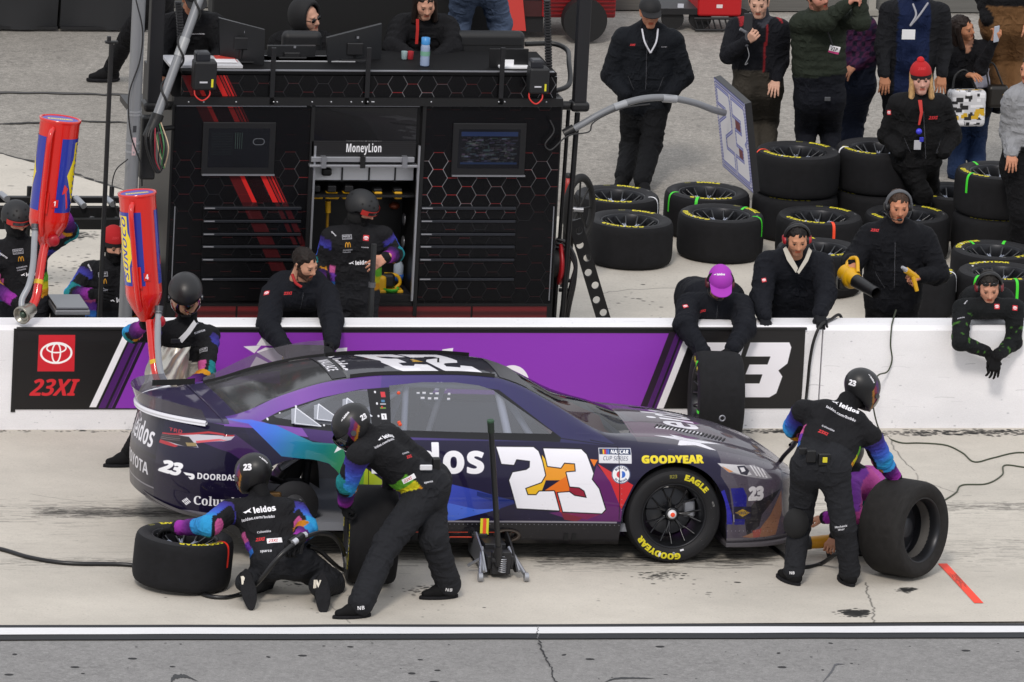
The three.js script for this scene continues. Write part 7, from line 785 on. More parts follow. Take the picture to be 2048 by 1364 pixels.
// ---------------------------------------------------------------- printed words on clothing: one atlas
const ATLAS = {}, atlasTex = (() => {
  const rows = [['leidos', (c) => { c.fillStyle = '#eeedf2'; c.font = 'bold 80px sans-serif'; c.fillText('leidos', 96, 72); c.lineWidth = 4; c.strokeStyle = '#eeedf2'; c.strokeText('leidos', 96, 72); c.beginPath(); c.moveTo(4, 40); c.lineTo(36, 34); c.lineTo(84, 12); c.lineTo(64, 36); c.lineTo(78, 64); c.lineTo(46, 46); c.lineTo(26, 58); c.fill(); return 372; }], ['site', (c) => { c.fillStyle = '#dedde4'; c.font = 'bold 60px sans-serif'; c.fillText('leidos.com/bubba', 4, 60); return 510; }], ['columbia', (c) => { c.fillStyle = '#d3d2da'; c.font = 'bold 62px serif'; c.fillText('\u25c6Columbia', 4, 62); return 360; }],
    ['team', (c) => { c.fillStyle = '#c22a30'; c.transform(1, 0, -0.25, 1, 24, 0); c.font = 'bold 80px sans-serif'; c.fillText('23XI', 4, 72); c.lineWidth = 5; c.strokeStyle = '#c22a30'; c.strokeText('23XI', 4, 72); return 230; }], ['patch', (c) => { c.fillStyle = '#ecebef'; c.fillRect(0, 8, 210, 78); c.fillStyle = '#c22a30'; c.transform(1, 0, -0.25, 1, 24, 0); c.font = 'bold 62px sans-serif'; c.fillText('23XI', 8, 70); return 210; }], ['sparco', (c) => { c.fillStyle = '#dddde4'; c.font = 'bold 66px sans-serif'; c.fillText('sparco', 4, 66); return 240; }], ['n23', (c) => { c.fillStyle = '#eeedf2'; c.font = 'bold 92px sans-serif'; c.fillText('23', 6, 82); c.lineWidth = 7; c.strokeStyle = '#eeedf2'; c.strokeText('23', 6, 82); return 130; }],
    ['arches', (c) => { c.strokeStyle = '#c98f24'; c.lineWidth = 13; for (const x of [28, 68]) { c.beginPath(); c.ellipse(x, 92, 19, 74, 0, PI, 0); c.stroke(); } return 100; }], ['badge', (c) => { c.strokeStyle = '#c8c8d0'; c.lineWidth = 5; c.strokeRect(4, 12, 150, 72); c.fillStyle = '#c8c8d0'; c.font = 'bold italic 32px sans-serif'; c.fillText('NASCAR', 10, 46, 136); c.font = 'italic 26px sans-serif'; c.fillText('CUP SERIES', 10, 76, 136); return 158; }], ['vip', (c) => { c.fillStyle = '#f0eef2'; c.fillRect(0, 0, 140, 88); c.fillStyle = '#c03a78'; c.fillRect(0, 70, 140, 26); c.fillStyle = '#232026'; c.font = 'bold 64px sans-serif'; c.fillText('VIP', 10, 62); return 140; }], ['maker', (c) => { c.fillStyle = '#c22a34'; c.fillRect(0, 0, 96, 96); c.strokeStyle = '#f0f0f4'; c.lineWidth = 7; c.beginPath(); c.ellipse(48, 48, 36, 26, 0, 0, 7); c.stroke(); c.beginPath(); c.ellipse(48, 48, 12, 24, 0, 0, 7); c.stroke(); c.beginPath(); c.ellipse(48, 36, 24, 11, 0, 0, 7); c.stroke(); return 96; }],
    ['lines', (c) => { c.fillStyle = '#b9b9c2'; c.font = 'bold 40px sans-serif'; c.fillText('DOORDASH', 4, 40); c.fillText('Columbia', 4, 88); return 260; }], ['nb', (c) => { c.fillStyle = '#d9d2c4'; c.font = 'bold 96px sans-serif'; c.fillText('N', 6, 84); c.lineWidth = 8; c.strokeStyle = '#d9d2c4'; c.strokeText('N', 6, 84); return 90; }], ['kneepad', (c) => { c.fillStyle = '#d2d2d8'; c.font = 'bold italic 44px sans-serif'; c.fillText('Mechanix', 4, 42); c.fillText('Wear', 50, 88); return 220; }], ['vans', (c) => { c.fillStyle = '#e8e8ec'; c.font = 'bold 70px sans-serif'; c.fillText('NB', 4, 72); return 110; }], ['zip', (c) => { c.fillStyle = 'rgba(84,86,94,0.85)'; c.fillRect(6, 0, 2.5, 98); c.fillStyle = 'rgba(0,0,0,0.8)'; c.fillRect(9, 0, 3, 98); return 18; }], ['flag', (c) => { c.fillStyle = '#c8c8d0'; c.font = 'bold 54px sans-serif'; c.fillText('GOODYEAR', 4, 60, 260); return 270; }]];
  return texture(1024, 1024, (c) => { rows.forEach(([k, f], i) => { const col = i % 2, row = i >> 1; c.save(); c.translate(col * 512, row * 113 + 8); const w = f(c); c.restore(); ATLAS[k] = [col * 512, row * 113 + 8, w, 98]; }); });
})();
const printMat = M(0xffffff, 0.75, { map: atlasTex, transparent: true, polygonOffset: true, polygonOffsetFactor: -4 });
const raycaster = new THREE.Raycaster(camC);
function print(target, parent, key, px, py, w, rot = 0, stretch = 1) {
  target.updateWorldMatrix(true, false); target.material.side = THREE.DoubleSide; raycaster.set(camC, pixelRay(px, py).normalize()); const h = raycaster.intersectObject(target, false)[0]; if (!h) { console.log('print misses', parent.name, key, px, py); return; }
  const g = target.geometry, p = g.attributes.position, ix = g.index, n = h.face.normal.clone().transformDirection(target.matrixWorld).lerp(camF.clone().negate(), 0.45).normalize(), keep = [], q = V(), off = target.getWorldPosition(V()), [ax, ay, aw, ah] = ATLAS[key], hh = w * ah / aw * stretch;
  const cnt = ix ? ix.count : p.count, I = (i) => ix ? ix.getX(i) : i; const nn = g.attributes.normal; for (let i = 0; i < cnt; i += 3) { const a = I(i); q.fromBufferAttribute(p, a).add(off); if (q.distanceTo(h.point) > Math.max(w, hh) * 0.75 + 0.03) continue; if (nn.getX(a) * n.x + nn.getY(a) * n.y + nn.getZ(a) * n.z < 0.05) continue; keep.push(a, I(i + 1), I(i + 2)); }
  const sub = new THREE.BufferGeometry(); sub.setAttribute('position', p); sub.setAttribute('normal', nn); sub.setIndex(keep); const sm = new THREE.Mesh(sub, printMat); sm.position.copy(off); sm.updateMatrixWorld();
  const up = camU.clone().applyAxisAngle(n, rot), x = up.clone().cross(n).normalize(), m = new THREE.Matrix4().makeBasis(x, n.clone().cross(x), n), d = new DecalGeometry(sm, h.point, new THREE.Euler().setFromRotationMatrix(m), V(w, hh, 0.16)); if (!d.attributes.position.count) return;
  const uv = d.attributes.uv; for (let i = 0; i < uv.count; i++) uv.setXY(i, (ax + uv.getX(i) * aw) / 1024, 1 - (ay + (1 - uv.getY(i)) * ah) / 1024); d.translate(-off.x, -off.y, -off.z); mesh('print', d, printMat, parent);
}
// ---------------------------------------------------------------- headgear (local frame of the head: y up, z forward)
const hg = {};
const cached = (k, f) => hg[k] ?? (hg[k] = f());
const helmetGeo = () => cached('helmet', () => isosurface((x, y, z) => { const s = smin(dEll(x, y, z, [0, 0.035, -0.008], [0.128, 0.125, 0.152]), dEll(x, y, z, [0, -0.05, 0.045], [0.104, 0.088, 0.118]), 0.05); return Math.max(s, -(y + 0.105 + 0.02 * sstep(-z, -0.05, 0.1)), -dEll(x, y, z, [0, -0.14, 0.0], [0.085, 0.1, 0.1])); }, V(-0.16, -0.16, -0.19), V(0.16, 0.19, 0.2), 0.008));
const openHelmetGeo = () => cached('open', () => isosurface((x, y, z) => { const s = dEll(x, y, z, [0, 0.03, -0.012], [0.118, 0.122, 0.138]); return Math.max(s, -(y - 0.022 + 0.06 * sstep(-z, -0.03, 0.05) + 0.0)); }, V(-0.14, -0.1, -0.17), V(0.14, 0.17, 0.15), 0.008));
const hairGeo = (kind) => cached('hair' + kind, () => isosurface((x, y, z) => {
  let d = dEll(x, y, z, [0, 0.038, -0.018], [0.084, 0.092, 0.103]); const front = z - (0.05 + 0.02 * (y - 0.05)), line = y - (0.062 + 0.0 * x) + 0.09 * sstep(0.05 - z, 0, 0.06) + 0.04 * sstep(-z, -0.0, 0.06);
  d = Math.max(d, -line); d += 0.013 * (noise(x * 95, y * 45 + x * 30, z * 80) - 0.5) + 0.008 * (noise(x * 22, y * 22, z * 22) - 0.5);
  if (kind === 'long') { for (const s of [-1, 1]) { d = smin(d, dCone(cone(V(s * 0.075, 0.05, -0.01), V(s * 0.088, -0.15, 0.025), 0.022, 0.028), x, y, z), 0.03); d = smin(d, dCone(cone(V(s * 0.05, 0.05, -0.07), V(s * 0.06, -0.18, -0.06), 0.04, 0.035), x, y, z), 0.03); } d += 0.006 * (noise(x * 90, y * 14, z * 90) - 0.5); }
  return d;
}, V(-0.15, -0.24, -0.15), V(0.15, 0.16, 0.13), 0.0065));
const hairMat = () => cached('hm', () => M(0xffffff, 0.6, { vertexColors: true, specularIntensity: 0.5 })), shell = (name, list, m, p) => mesh(name, list, m, p);
const GEAR = {
  helmet(p, o) { const g = paintBy(helmetGeo().clone(), (q) => { const ax = Math.abs(q.x); if (o.art && ax > 0.07 && q.z > -0.02 && q.z < 0.11) { const t = (q.y - 0.06) + (q.z - 0.03) * 0.8; if (t < 0.0 && t > -0.04) return C(0x45205f); if (t <= -0.04 && t > -0.075) return C(0x7e2340); if (t <= -0.075 && t > -0.1) return C(0xa06a1c); } return C(0x19191b); }); const h = mesh('helmet', g, cached('helmetMat', () => M(0xffffff, 0.42, { vertexColors: true })), p);
    const vis = new THREE.SphereGeometry(1, 36, 12, -PI * 0.36 + PI / 2, PI * 0.72, PI * 0.43, PI * 0.19); vis.scale(0.121, 0.16, 0.172); const pp = vis.attributes.position; vis.translate(0, -0.01, 0.006); mesh('visor', vis.rotateY(0).scale(1.02, 1, 1.02), o.mirror ? M(0x9c7a6a, 0.06, { metalness: 1, iridescence: 1, iridescenceIOR: 1.8, iridescenceThicknessRange: [200, 520] }) : M(0x131316, 0.1, { clearcoat: 1 }), h);
    mesh('visor_hinge', [-1, 1].map((s) => new THREE.CylinderGeometry(0.02, 0.02, 0.012, 16).rotateZ(PI / 2).translate(s * 0.124, 0.0, 0.045)), M(0x55565b, 0.35, { metalness: 0.6 }), h).userData.kind = 'stuff'; mesh('chin_vent', box(0.07, 0.022, 0.02, 0, -0.085, 0.152, 0.006), M(0x0e0e10, 0.5), h); return h; },
  openHelmet(p, o) { const h = mesh('helmet', openHelmetGeo(), M(0x1b1c1f, 0.6), p); const v = []; for (const [a, b] of [[0.3, 0.5], [-0.3, 0.5], [0.7, 0.6], [-0.7, 0.6], [1.2, 0.55], [-1.2, 0.55], [0.5, 0.9], [-0.5, 0.9], [2.4, 0.6], [-2.4, 0.6]]) { const n = V(Math.sin(a) * Math.cos(b), Math.sin(b), Math.cos(a) * Math.cos(b)); v.push(new THREE.CircleGeometry(0.008, 10).applyQuaternion(new THREE.Quaternion().setFromUnitVectors(V(0, 0, 1), n)).translate(n.x * 0.121, n.y * 0.125 + 0.03, n.z * 0.141 - 0.012)); } mesh('vent_holes', v, M(0x050506, 0.8), h).userData.kind = 'stuff';
    mesh('balaclava', ball(0.1, 0, -0.05, -0.012, 0.9, 1.0, 0.98), M(0x111113, 0.85), p).scale.set(1, 1, 0.86); const fr = []; for (let i = 0; i <= 20; i++) { const a = (i / 20 - 0.5) * 2.2; fr.push(V(0.122 * Math.sin(a), 0.048, 0.142 * Math.cos(a) - 0.012)); } mesh('goggle_strap', ribbon(fr.map((q) => q.clone().add(V(0, 0.014, 0))), fr.map((q) => q.clone().add(V(0, -0.03, 0)))), M(0xb52a24, 0.5), h); mesh('goggle_lens', ribbon(fr.slice(4, 17).map((q) => q.clone().multiplyScalar(1.015).add(V(0, 0.004, 0))), fr.slice(4, 17).map((q) => q.clone().multiplyScalar(1.015).add(V(0, -0.022, 0)))), M(0x17171b, 0.12), h); return h; },
  headset(p, o) { const c = M(o.cup ?? 0x8e1620, 0.4), k = M(0x111113, 0.5), h = mesh('headset_band', new THREE.TorusGeometry(0.098, 0.011, 8, 28, PI).scale(0.98, 1.08, 1.9).translate(0, 0.022, -0.005), o.band ? M(o.band, 0.6) : k, p); for (const s of [-1, 1]) { mesh('ear_cup', [lathe([[0, 0.026], [0.03, 0.024], [0.04, 0.012], [0.042, 0], [0.036, -0.008]], 20).scale(0.85, 1, 1.15).rotateZ(-s * PI / 2).translate(s * 0.088, -0.004, -0.006)], c, h); mesh('ear_pad', lathe([[0.02, 0], [0.042, 0], [0.044, -0.012], [0.036, -0.022]], 20).scale(0.85, 1, 1.15).rotateZ(-s * PI / 2).translate(s * 0.09, -0.004, -0.006), k, h); } if (o.mic) { mesh('mic_boom', tube([V(-0.1, -0.02, 0.01), V(-0.085, -0.055, 0.07), V(-0.04, -0.066, 0.108), V(-0.012, -0.064, 0.114)], 0.004, 24, 6), k, h); mesh('mic', ball(0.014, 0.0, -0.063, 0.112, 1.6, 0.9, 0.9), k, h); } return h; },
  cap(p, o) { const m = M(o.color, 0.75), h = mesh('cap', [new THREE.SphereGeometry(0.108, 28, 14, 0, 2 * PI, 0, PI * 0.5).scale(0.88, 0.92, 1.06).translate(0, 0.044, -0.012)], m, p); const A = [], B = []; for (let i = 0; i <= 16; i++) { const a = (i / 16 - 0.5) * 2.3; A.push(V(0.094 * Math.sin(a), 0.046, 0.1 * Math.cos(a))); B.push(V(0.086 * Math.sin(a), 0.034 - 0.006 * Math.cos(a), 0.088 + 0.085 * Math.cos(a))); } mesh('brim', [ribbon(A, B), ribbon(B.map((q) => q.clone().add(V(0, -0.006, 0))), A.map((q) => q.clone().add(V(0, -0.006, 0))))], m, h); return h; },
  beanie(p, o) { const h = mesh('beanie', new THREE.SphereGeometry(0.112, 28, 16, 0, 2 * PI, 0, PI * 0.5).scale(0.86, 1.0, 1.0).translate(0, 0.062, -0.014), M(0xa8141a, 0.9), p); mesh('cuff', lathe([[0.098, 0.02], [0.102, 0.03], [0.1, 0.085], [0.094, 0.09]], 32).scale(0.94, 1, 1.08).translate(0, 0.0, -0.014), M(0x121214, 0.9), h); if (o.pom) mesh('pompom', ball(0.034, 0, 0.175, -0.014), M(0xc01e22, 0.95), h); return h; },
  sunglasses(p, o) { const L = []; for (const s of [-1, 1]) L.push(ball(0.023, s * 0.033, 0.011, 0.094, 1.15, 0.75, 0.35, 14)); const g = mesh('sunglasses', [...L, rod(V(-0.03, 0.016, 0.1), V(0.03, 0.016, 0.1), 0.003), rod(V(0.058, 0.015, 0.085), V(0.08, 0.012, 0), 0.003), rod(V(-0.058, 0.015, 0.085), V(-0.08, 0.012, 0), 0.003)], M(0x0b0b0e, 0.12), p); if (o.up) g.position.set(0, 0.07, -0.018); return g; },
  hair(p, o) { const a = C(o.color), g = paintBy(hairGeo(o.kind ?? 'short').clone(), (q) => a.clone().multiplyScalar(0.6 + 1.1 * noise(q.x * 160, q.y * 30, q.z * 160))); return mesh('hair', g, hairMat(), p); },
  hood(p, o) { return mesh('hood', isosurface((x, y, z) => Math.max(Math.abs(dEll(x, y, z, [0, 0.02, -0.02], [0.115, 0.14, 0.13])) - 0.012, z - 0.06 + 0.3 * Math.max(0, -y - 0.06)), V(-0.15, -0.15, -0.18), V(0.15, 0.19, 0.1), 0.009), M(o.color, 0.8), p); },
};
// ---------------------------------------------------------------- a whole person
const dir3 = (yaw, pitch) => V(Math.sin(yaw * PI / 180) * Math.cos(pitch * PI / 180), -Math.sin(pitch * PI / 180), Math.cos(yaw * PI / 180) * Math.cos(pitch * PI / 180));
function bend(a, b, q, l1, l2) { if (!q) return null; let best = null, bs = 1e9; for (let dz = -0.5; dz <= 0.5; dz += 0.02) { const e = at(q[0], q[1], q[2] + dz), s = (a.distanceTo(e) - l1) ** 2 + (b.distanceTo(e) - l2) ** 2 + 0.03 * dz * dz; if (s < bs) { bs = s; best = e; } } return best; }
const clothMat = cached('cloth', () => { const n = 256, wrap = (x, y, f) => { const u = x / n, v = y / n; return lerp(lerp(noise(u * f, v * f), noise((u - 1) * f, v * f), u), lerp(noise(u * f, (v - 1) * f), noise((u - 1) * f, (v - 1) * f), u), v); }, r = (a) => 1 - Math.abs(2 * a - 1), bump = pixelTexture(n, n, (x, y) => { const k = 255 * (0.55 * r(wrap(x, y, 7)) ** 2 + 0.3 * r(wrap(y + 40, x, 15)) + 0.15 * grain(x, y)); return [k, k, k]; }); bump.colorSpace = THREE.NoColorSpace; return M(0xffffff, 0.8, { vertexColors: true, specularIntensity: 0.36, bumpMap: bump, bumpScale: 0.02 }); });
const PEOPLE = {};
function person(id, label, J, L) {
  if (J.dz) for (const k in J) if (/^(nek|hed|pel|sh|el|ha|kn|an|to)[LR]?$/.test(k) && J[k][2] !== null) J[k][2] += J.dz;
  const q = (k) => J[k] && at(...J[k]), G = thing('person', label, 'person'), s = L.size ?? 1, bulk = L.bulk ?? 0.014, lb = L.legBulk ?? 0.02, nek = q('nek'), pel = q('pel'), shL = q('shL'), shR = q('shR'), lat = V().subVectors(shR, shL).normalize(), up = V().subVectors(nek, pel).normalize(), fwd = lat.clone().cross(up).normalize(), SHOES = [], hl = J.hipAxis ? V(...J.hipAxis).normalize() : lat.clone().setY(0).normalize();
  if (L.flip) fwd.negate();
  const hipL = pel.clone().addScaledVector(hl, -0.095 * s), hipR = pel.clone().addScaledVector(hl, 0.095 * s), P = [], add = (a, b, ra, rb, k, part) => P.push(cone(a, b, ra * s, rb * s, k, part));
  const top = nek.clone().addScaledVector(up, -0.05), waist = pel.clone().lerp(nek, 0.34), tb = bulk * 1.2 + (L.belly ?? 0) * 0.3;
  for (const d of [-1, 1]) { add(top.clone().addScaledVector(lat, d * 0.098 * s).addScaledVector(up, -0.09), waist.clone().addScaledVector(lat, d * 0.085 * s), 0.104 + tb, 0.1 + tb, 0.06, 'torso'); add(waist.clone().addScaledVector(lat, d * 0.085 * s), pel.clone().addScaledVector(hl, d * 0.082 * s), 0.096 + tb, 0.105 + (L.hem ? tb : lb), 0.06, L.hem ? 'torso' : 'hip'); }
  if (!L.hem) for (const d of [-1, 1]) add(pel.clone().addScaledVector(hl, d * 0.08 * s).addScaledVector(fwd, -0.05), pel.clone().addScaledVector(hl, d * 0.085 * s).addScaledVector(fwd, -0.045).add(V(0, -0.06, 0)), 0.1 + lb * 0.6, 0.092 + lb * 0.6, 0.06, 'hip');
  if (L.belly) add(waist.clone().addScaledVector(fwd, 0.06 + L.belly), waist.clone().addScaledVector(fwd, 0.05 + L.belly).addScaledVector(up, 0.1), 0.12, 0.1, 0.08, 'torso');
  add(shL.clone().lerp(shR, 0.12), shR.clone().lerp(shL, 0.12), 0.068 + bulk, 0.068 + bulk, 0.05, 'shoulder'); add(nek.clone().addScaledVector(up, -0.06), nek.clone().addScaledVector(up, 0.05), 0.075 + bulk * (L.collar ?? 0.6), 0.06 + bulk * (L.collar ?? 0.4), 0.05, 'collar');
  if (L.hoodDown) { const c = nek.clone().addScaledVector(up, -0.0); for (const d of [-1, 1]) add(c.clone().addScaledVector(lat, d * 0.1 * s).addScaledVector(fwd, 0.02), c.clone().addScaledVector(fwd, -0.1), 0.045, 0.055, 0.04, 'collar'); }
  const headC = q('hed'), F = dir3(...(J.face ?? [0, 0]));
  for (const d of ['L', 'R']) {
    const sh = d === 'L' ? shL : shR, hip = d === 'L' ? hipL : hipR, ha = q('ha' + d);
    if (ha) { const el = bend(sh, ha, J['el' + d], 0.29 * s, 0.26 * s), fd = V().subVectors(ha, el).normalize(); add(sh, el, 0.062 + bulk, 0.05 + bulk, 0.03, 'arm' + d); add(el, ha.clone().addScaledVector(fd, -0.01), 0.048 + bulk, 0.034 + bulk * 0.7, 0.025, 'fore' + d); J['_el' + d] = el; J['_ha' + d] = ha; J['_fd' + d] = fd; }
    if (L.legs !== false) {
      let an = J['an' + d] && (J['an' + d][2] === null ? gnd(J['an' + d][0], J['an' + d][1], 0.1) : q('an' + d)); const kn0 = J['kn' + d]; if (!an) an = V(hip.x + (d === 'L' ? -0.03 : 0.03), 0.1, hip.z - 0.05); const kn = kn0 ? bend(hip, an, kn0, 0.43 * s, 0.42 * s) : hip.clone().lerp(an, 0.5).addScaledVector(F.clone().setY(0).normalize(), 0.04), to = q('to' + d), fdir = J['foot' + d] ? V(...J['foot' + d]) : to ? V().subVectors(to, an) : F.clone(); if (!J.instep) fdir.setY(0); SHOES.push([an, fdir.normalize()]);
      add(hip, kn, 0.094 + lb, 0.066 + lb, 0.045, 'thigh'); add(kn, an, 0.062 + lb, 0.05 + lb * (L.flare ?? 1), 0.03, 'shin'); J['_kn' + d] = kn;
    }
  }
  const lo = V(9e9, 9e9, 9e9), hi = lo.clone().negate(); for (const p of P) for (const e of [p.a, p.b]) { const r = Math.max(p.ra, p.rb) + 0.05; lo.min(e.clone().addScalar(-r)); hi.max(e.clone().addScalar(r)); }
  const g = isosurface(field(P), lo, hi, L.cell ?? 0.0135), pos = g.attributes.position, nor = g.attributes.normal, pc = V(), nc = V(), info = [];
  for (let i = 0; i < pos.count; i++) {
    pc.fromBufferAttribute(pos, i); let b = null, bd = 9; for (const p of P) { const d = dCone(p, pc.x, pc.y, pc.z); if (d < bd) { bd = d; b = p; } } const t = clamp(((pc.x - b.ax) * b.dx + (pc.y - b.ay) * b.dy + (pc.z - b.az) * b.dz) / b.l2, 0, 1); nc.fromBufferAttribute(nor, i);
    const limb = /arm|fore|thigh|shin/.test(b.part), len = Math.sqrt(b.l2), al = t * len * (limb ? 15 : 6) / len, ux = pc.x * 5.5 + b.dx * al, uy = pc.y * 5.5 + b.dy * al, uz = pc.z * 5.5 + b.dz * al, rg = (1 - Math.abs(2 * noise(ux, uy, uz) - 1)) * 0.65 + 0.35 * (1 - Math.abs(2 * noise(ux * 2.1 + 7, uy * 2.1, uz * 2.1) - 1)), joint = limb ? 0.55 + 0.75 * Math.abs(2 * (/arm|thigh/.test(b.part) ? t : 1 - t) - 0.7) : 0.9, amp = b.part === 'collar' ? 0.002 : (L.fold ?? 0.006); let d = amp * joint * 2.6 * (rg - 0.62) + 0.004 * (noise(pc.x * 30, pc.y * 30, pc.z * 30) - 0.5); if (L.quilt && !/thigh|shin|shoe|hip/.test(b.part)) { const u = limb ? t * b.l2 ** 0.5 : pc.y; d += 0.009 * (Math.abs(Math.sin(u * PI / L.quilt)) - 0.6); }
    pos.setXYZ(i, pc.x + nc.x * d, pc.y + nc.y * d, pc.z + nc.z * d); info.push([b.part, t, b, nc.clone()]);
  }
  g.computeVertexNormals(); { const uv = g.attributes.uv; for (let i = 0; i < pos.count; i++) { const b = info[i][2], k = info[i][1] * Math.sqrt(b.l2); uv.setXY(i, (pos.getX(i) + 0.8 * pos.getZ(i)) * 2.6, (pos.getY(i) + 0.3 * pos.getZ(i)) * 2.6); } } const cols = L.colors, skin = C(L.skin ?? 0xc08a6e), cc = {}; const col = (h) => cc[h] ?? (cc[h] = C(h)); const rel = V();
  paintBy(g, (p, n, i) => { const [part, t, b, n0] = info[i]; rel.subVectors(p, pel); const lx = rel.dot(lat), ly = rel.dot(up), lz = rel.dot(fwd); const r = L.paint && L.paint(part, t, n0, { lx, ly, lz, fwd, lat, up, p, outer: /R$/.test(part) ? n0.dot(lat) : -n0.dot(lat), front: n0.dot(fwd), side: n0.dot(lat) }); if (r != null) return col(r); const k = part.replace(/[LR]$/, ''); return col(cols[k] ?? (/thigh|shin|hip/.test(k) ? cols.leg : k === 'shoe' ? 0x121214 : k === 'fore' ? cols.arm ?? cols.torso : cols.torso)); });
  const base = V(pel.x, 0, pel.z), list = [g]; for (const [an, fd] of SHOES) list.push(tint(placed(SHOE, an, fd, J.instep ? V(...J.instep) : V(0, 1, 0), false, s), C(L.shoe ?? 0x111113)), tint(placed(SOLE, an, fd, J.instep ? V(...J.instep) : V(0, 1, 0), false, s), C(L.sole ?? 0x1d1d20))); G.position.copy(base);
  for (const d of ['L', 'R']) if (J['_ha' + d] && J['hand' + d] !== 'none') { const kind = J['hand' + d] ?? 'relaxed', fd = J['hd' + d] ? V(...J['hd' + d]).normalize() : J['_fd' + d], back = J['back' + d] ? V(...J['back' + d]) : V(0, 1, 0.3); list.push(tint(placed(HANDS[kind], J['_ha' + d].clone(), fd, back, (d === 'L') === !J.mirror, s * (L.glove ? 1.08 : 1)), L.glove ? C(L.glove) : skin)); }
  // head
  const Y0 = V().subVectors(headC, nek).normalize().lerp(V(0, 1, 0), 0.35), X = Y0.clone().cross(F).normalize(), Yh = F.clone().cross(X).normalize(), hm = new THREE.Matrix4().makeBasis(X.clone().multiplyScalar(s), Yh.multiplyScalar(s), F.clone().multiplyScalar(s)).setPosition(headC);
  const flat0 = (g) => { g.setAttribute('uv', new THREE.Float32BufferAttribute(new Float32Array(g.attributes.position.count * 2), 2)); return g; };
  if (L.head !== false) list.push(faceFor({ skin: L.skin, hair: L.brow ?? L.hair, beard: L.beard, mask: L.mask, helm: L.neckColor != null }).applyMatrix4(hm)); if (L.head !== false) { const nk = rod(nek.clone().addScaledVector(up, -0.03), headC.clone().addScaledVector(V(0, 1, 0), -0.05).addScaledVector(F, -0.02), 0.062 * s, 0.054 * s, 18); list.push(tint(flat0(nk), L.mask || L.neckColor != null ? C(L.neckColor ?? 0x101012) : skin)); }
  const body = mesh('body', merge(list).translate(-base.x, -base.y, -base.z), clothMat, G);
  const H = new THREE.Group(); H.name = 'headgear'; H.applyMatrix4(hm); H.position.sub(base); for (const [k, o] of L.gear ?? []) GEAR[k](H, o ?? {}); if (H.children.length) G.add(H);
  PEOPLE[id] = { G, body, H, J, base, nek, pel, fwd, lat, up, headC };
  for (const a of L.prints ?? []) print(body, G, ...a); for (const a of L.headPrints ?? []) { const hel = H.children.find((c) => c.name === a[0]); hel.updateWorldMatrix(true, false); const t = new THREE.Mesh(hel.geometry.clone().applyMatrix4(hel.matrixWorld).translate(-base.x, -base.y, -base.z), clothMat); t.position.copy(base); print(t, G, ...a.slice(1)); }
  const lens = []; for (const d of ['L', 'R']) { if (J['_el' + d]) lens.push((d === 'L' ? shL : shR).distanceTo(J['_el' + d]).toFixed(2), J['_el' + d].distanceTo(J['_ha' + d]).toFixed(2)); if (J['_kn' + d]) lens.push('k' + (d === 'L' ? hipL : hipR).distanceTo(J['_kn' + d]).toFixed(2)); }
  if (globalThis.DEBUG_PEOPLE) console.log(id, 'torso', nek.distanceTo(pel).toFixed(2), 'sh', shL.distanceTo(shR).toFixed(2), 'head', headC.distanceTo(nek).toFixed(2), 'pelY', pel.y.toFixed(2), 'headY', headC.y.toFixed(2), lens.join(' '));
  return G;
}
const addTo = (id, name, g, m) => { const p = PEOPLE[id], l = [].concat(g).map((x) => x.clone().translate(-p.base.x, -p.base.y, -p.base.z)); return mesh(name, l, m, p.G); };
// ================================================================ the people
const K1 = 0x1b1b1e, NAVY = 0x14161d;
const ramp = (stops, t) => { const x = clamp(t, 0, 0.999) * (stops.length - 1), i = x | 0; return new THREE.Color(stops[i]).lerp(new THREE.Color(stops[i + 1]), Math.round((x - i) * 12) / 12).getHex(); };
function suit(v = 0) { // black overall, sleeves dyed in wide fades with sharp facets, bright flanks
  const fl = [[0x5a9c2c, 0xc6bc22, 0xc4861c], [0xc05a94, 0x6a3aa4, 0x2f6cc0]], cool = [0x33235e, 0x3c3f9e, 0x3a62c4, 0x2f94cc], cuff = [0x2a1846, 0x5a2470, 0x93309a];
  return (part, t, n, o) => {
    if ((part === 'torso' || part === 'hip') && Math.abs(o.lx) > 0.13 && Math.abs(o.side) > 0.45 && o.front > -0.45 && o.ly < 0.26 && o.ly > 0.08) return fl[(o.lx > 0) === (v === 0) ? 0 : 1][clamp((0.25 - o.ly + 0.12 * o.lz) * 16 | 0, 0, 2)];
    if (/^arm/.test(part)) { if (t < 0.05 || o.outer < -0.15) return t > 0.72 && o.outer < -0.5 ? 0xb8528a : null; if (o.front > 0.55 - 0.5 * t && t > 0.3) return t > 0.7 && o.front < 0.75 ? 0x1f7a80 : null; return ramp(cool, t); }
    if (/^fore/.test(part)) { if (t < 0.34 - 0.15 * o.front) return o.outer < 0.1 ? (o.front > 0 ? 0xc88a22 : 0xb8741c) : o.front > 0.2 ? null : 0x2f86c4; if (t > 0.95) return 0x18181b; return o.outer < -0.55 ? null : ramp(cuff, (t - 0.3) / 0.55); }
    return null;
  };
}
const SUIT = { torso: K1, arm: K1, leg: 0x232428, shoe: 0x111113, collar: 0x141417 }, PARKA = { torso: NAVY, arm: NAVY, leg: 0x101114, collar: NAVY };
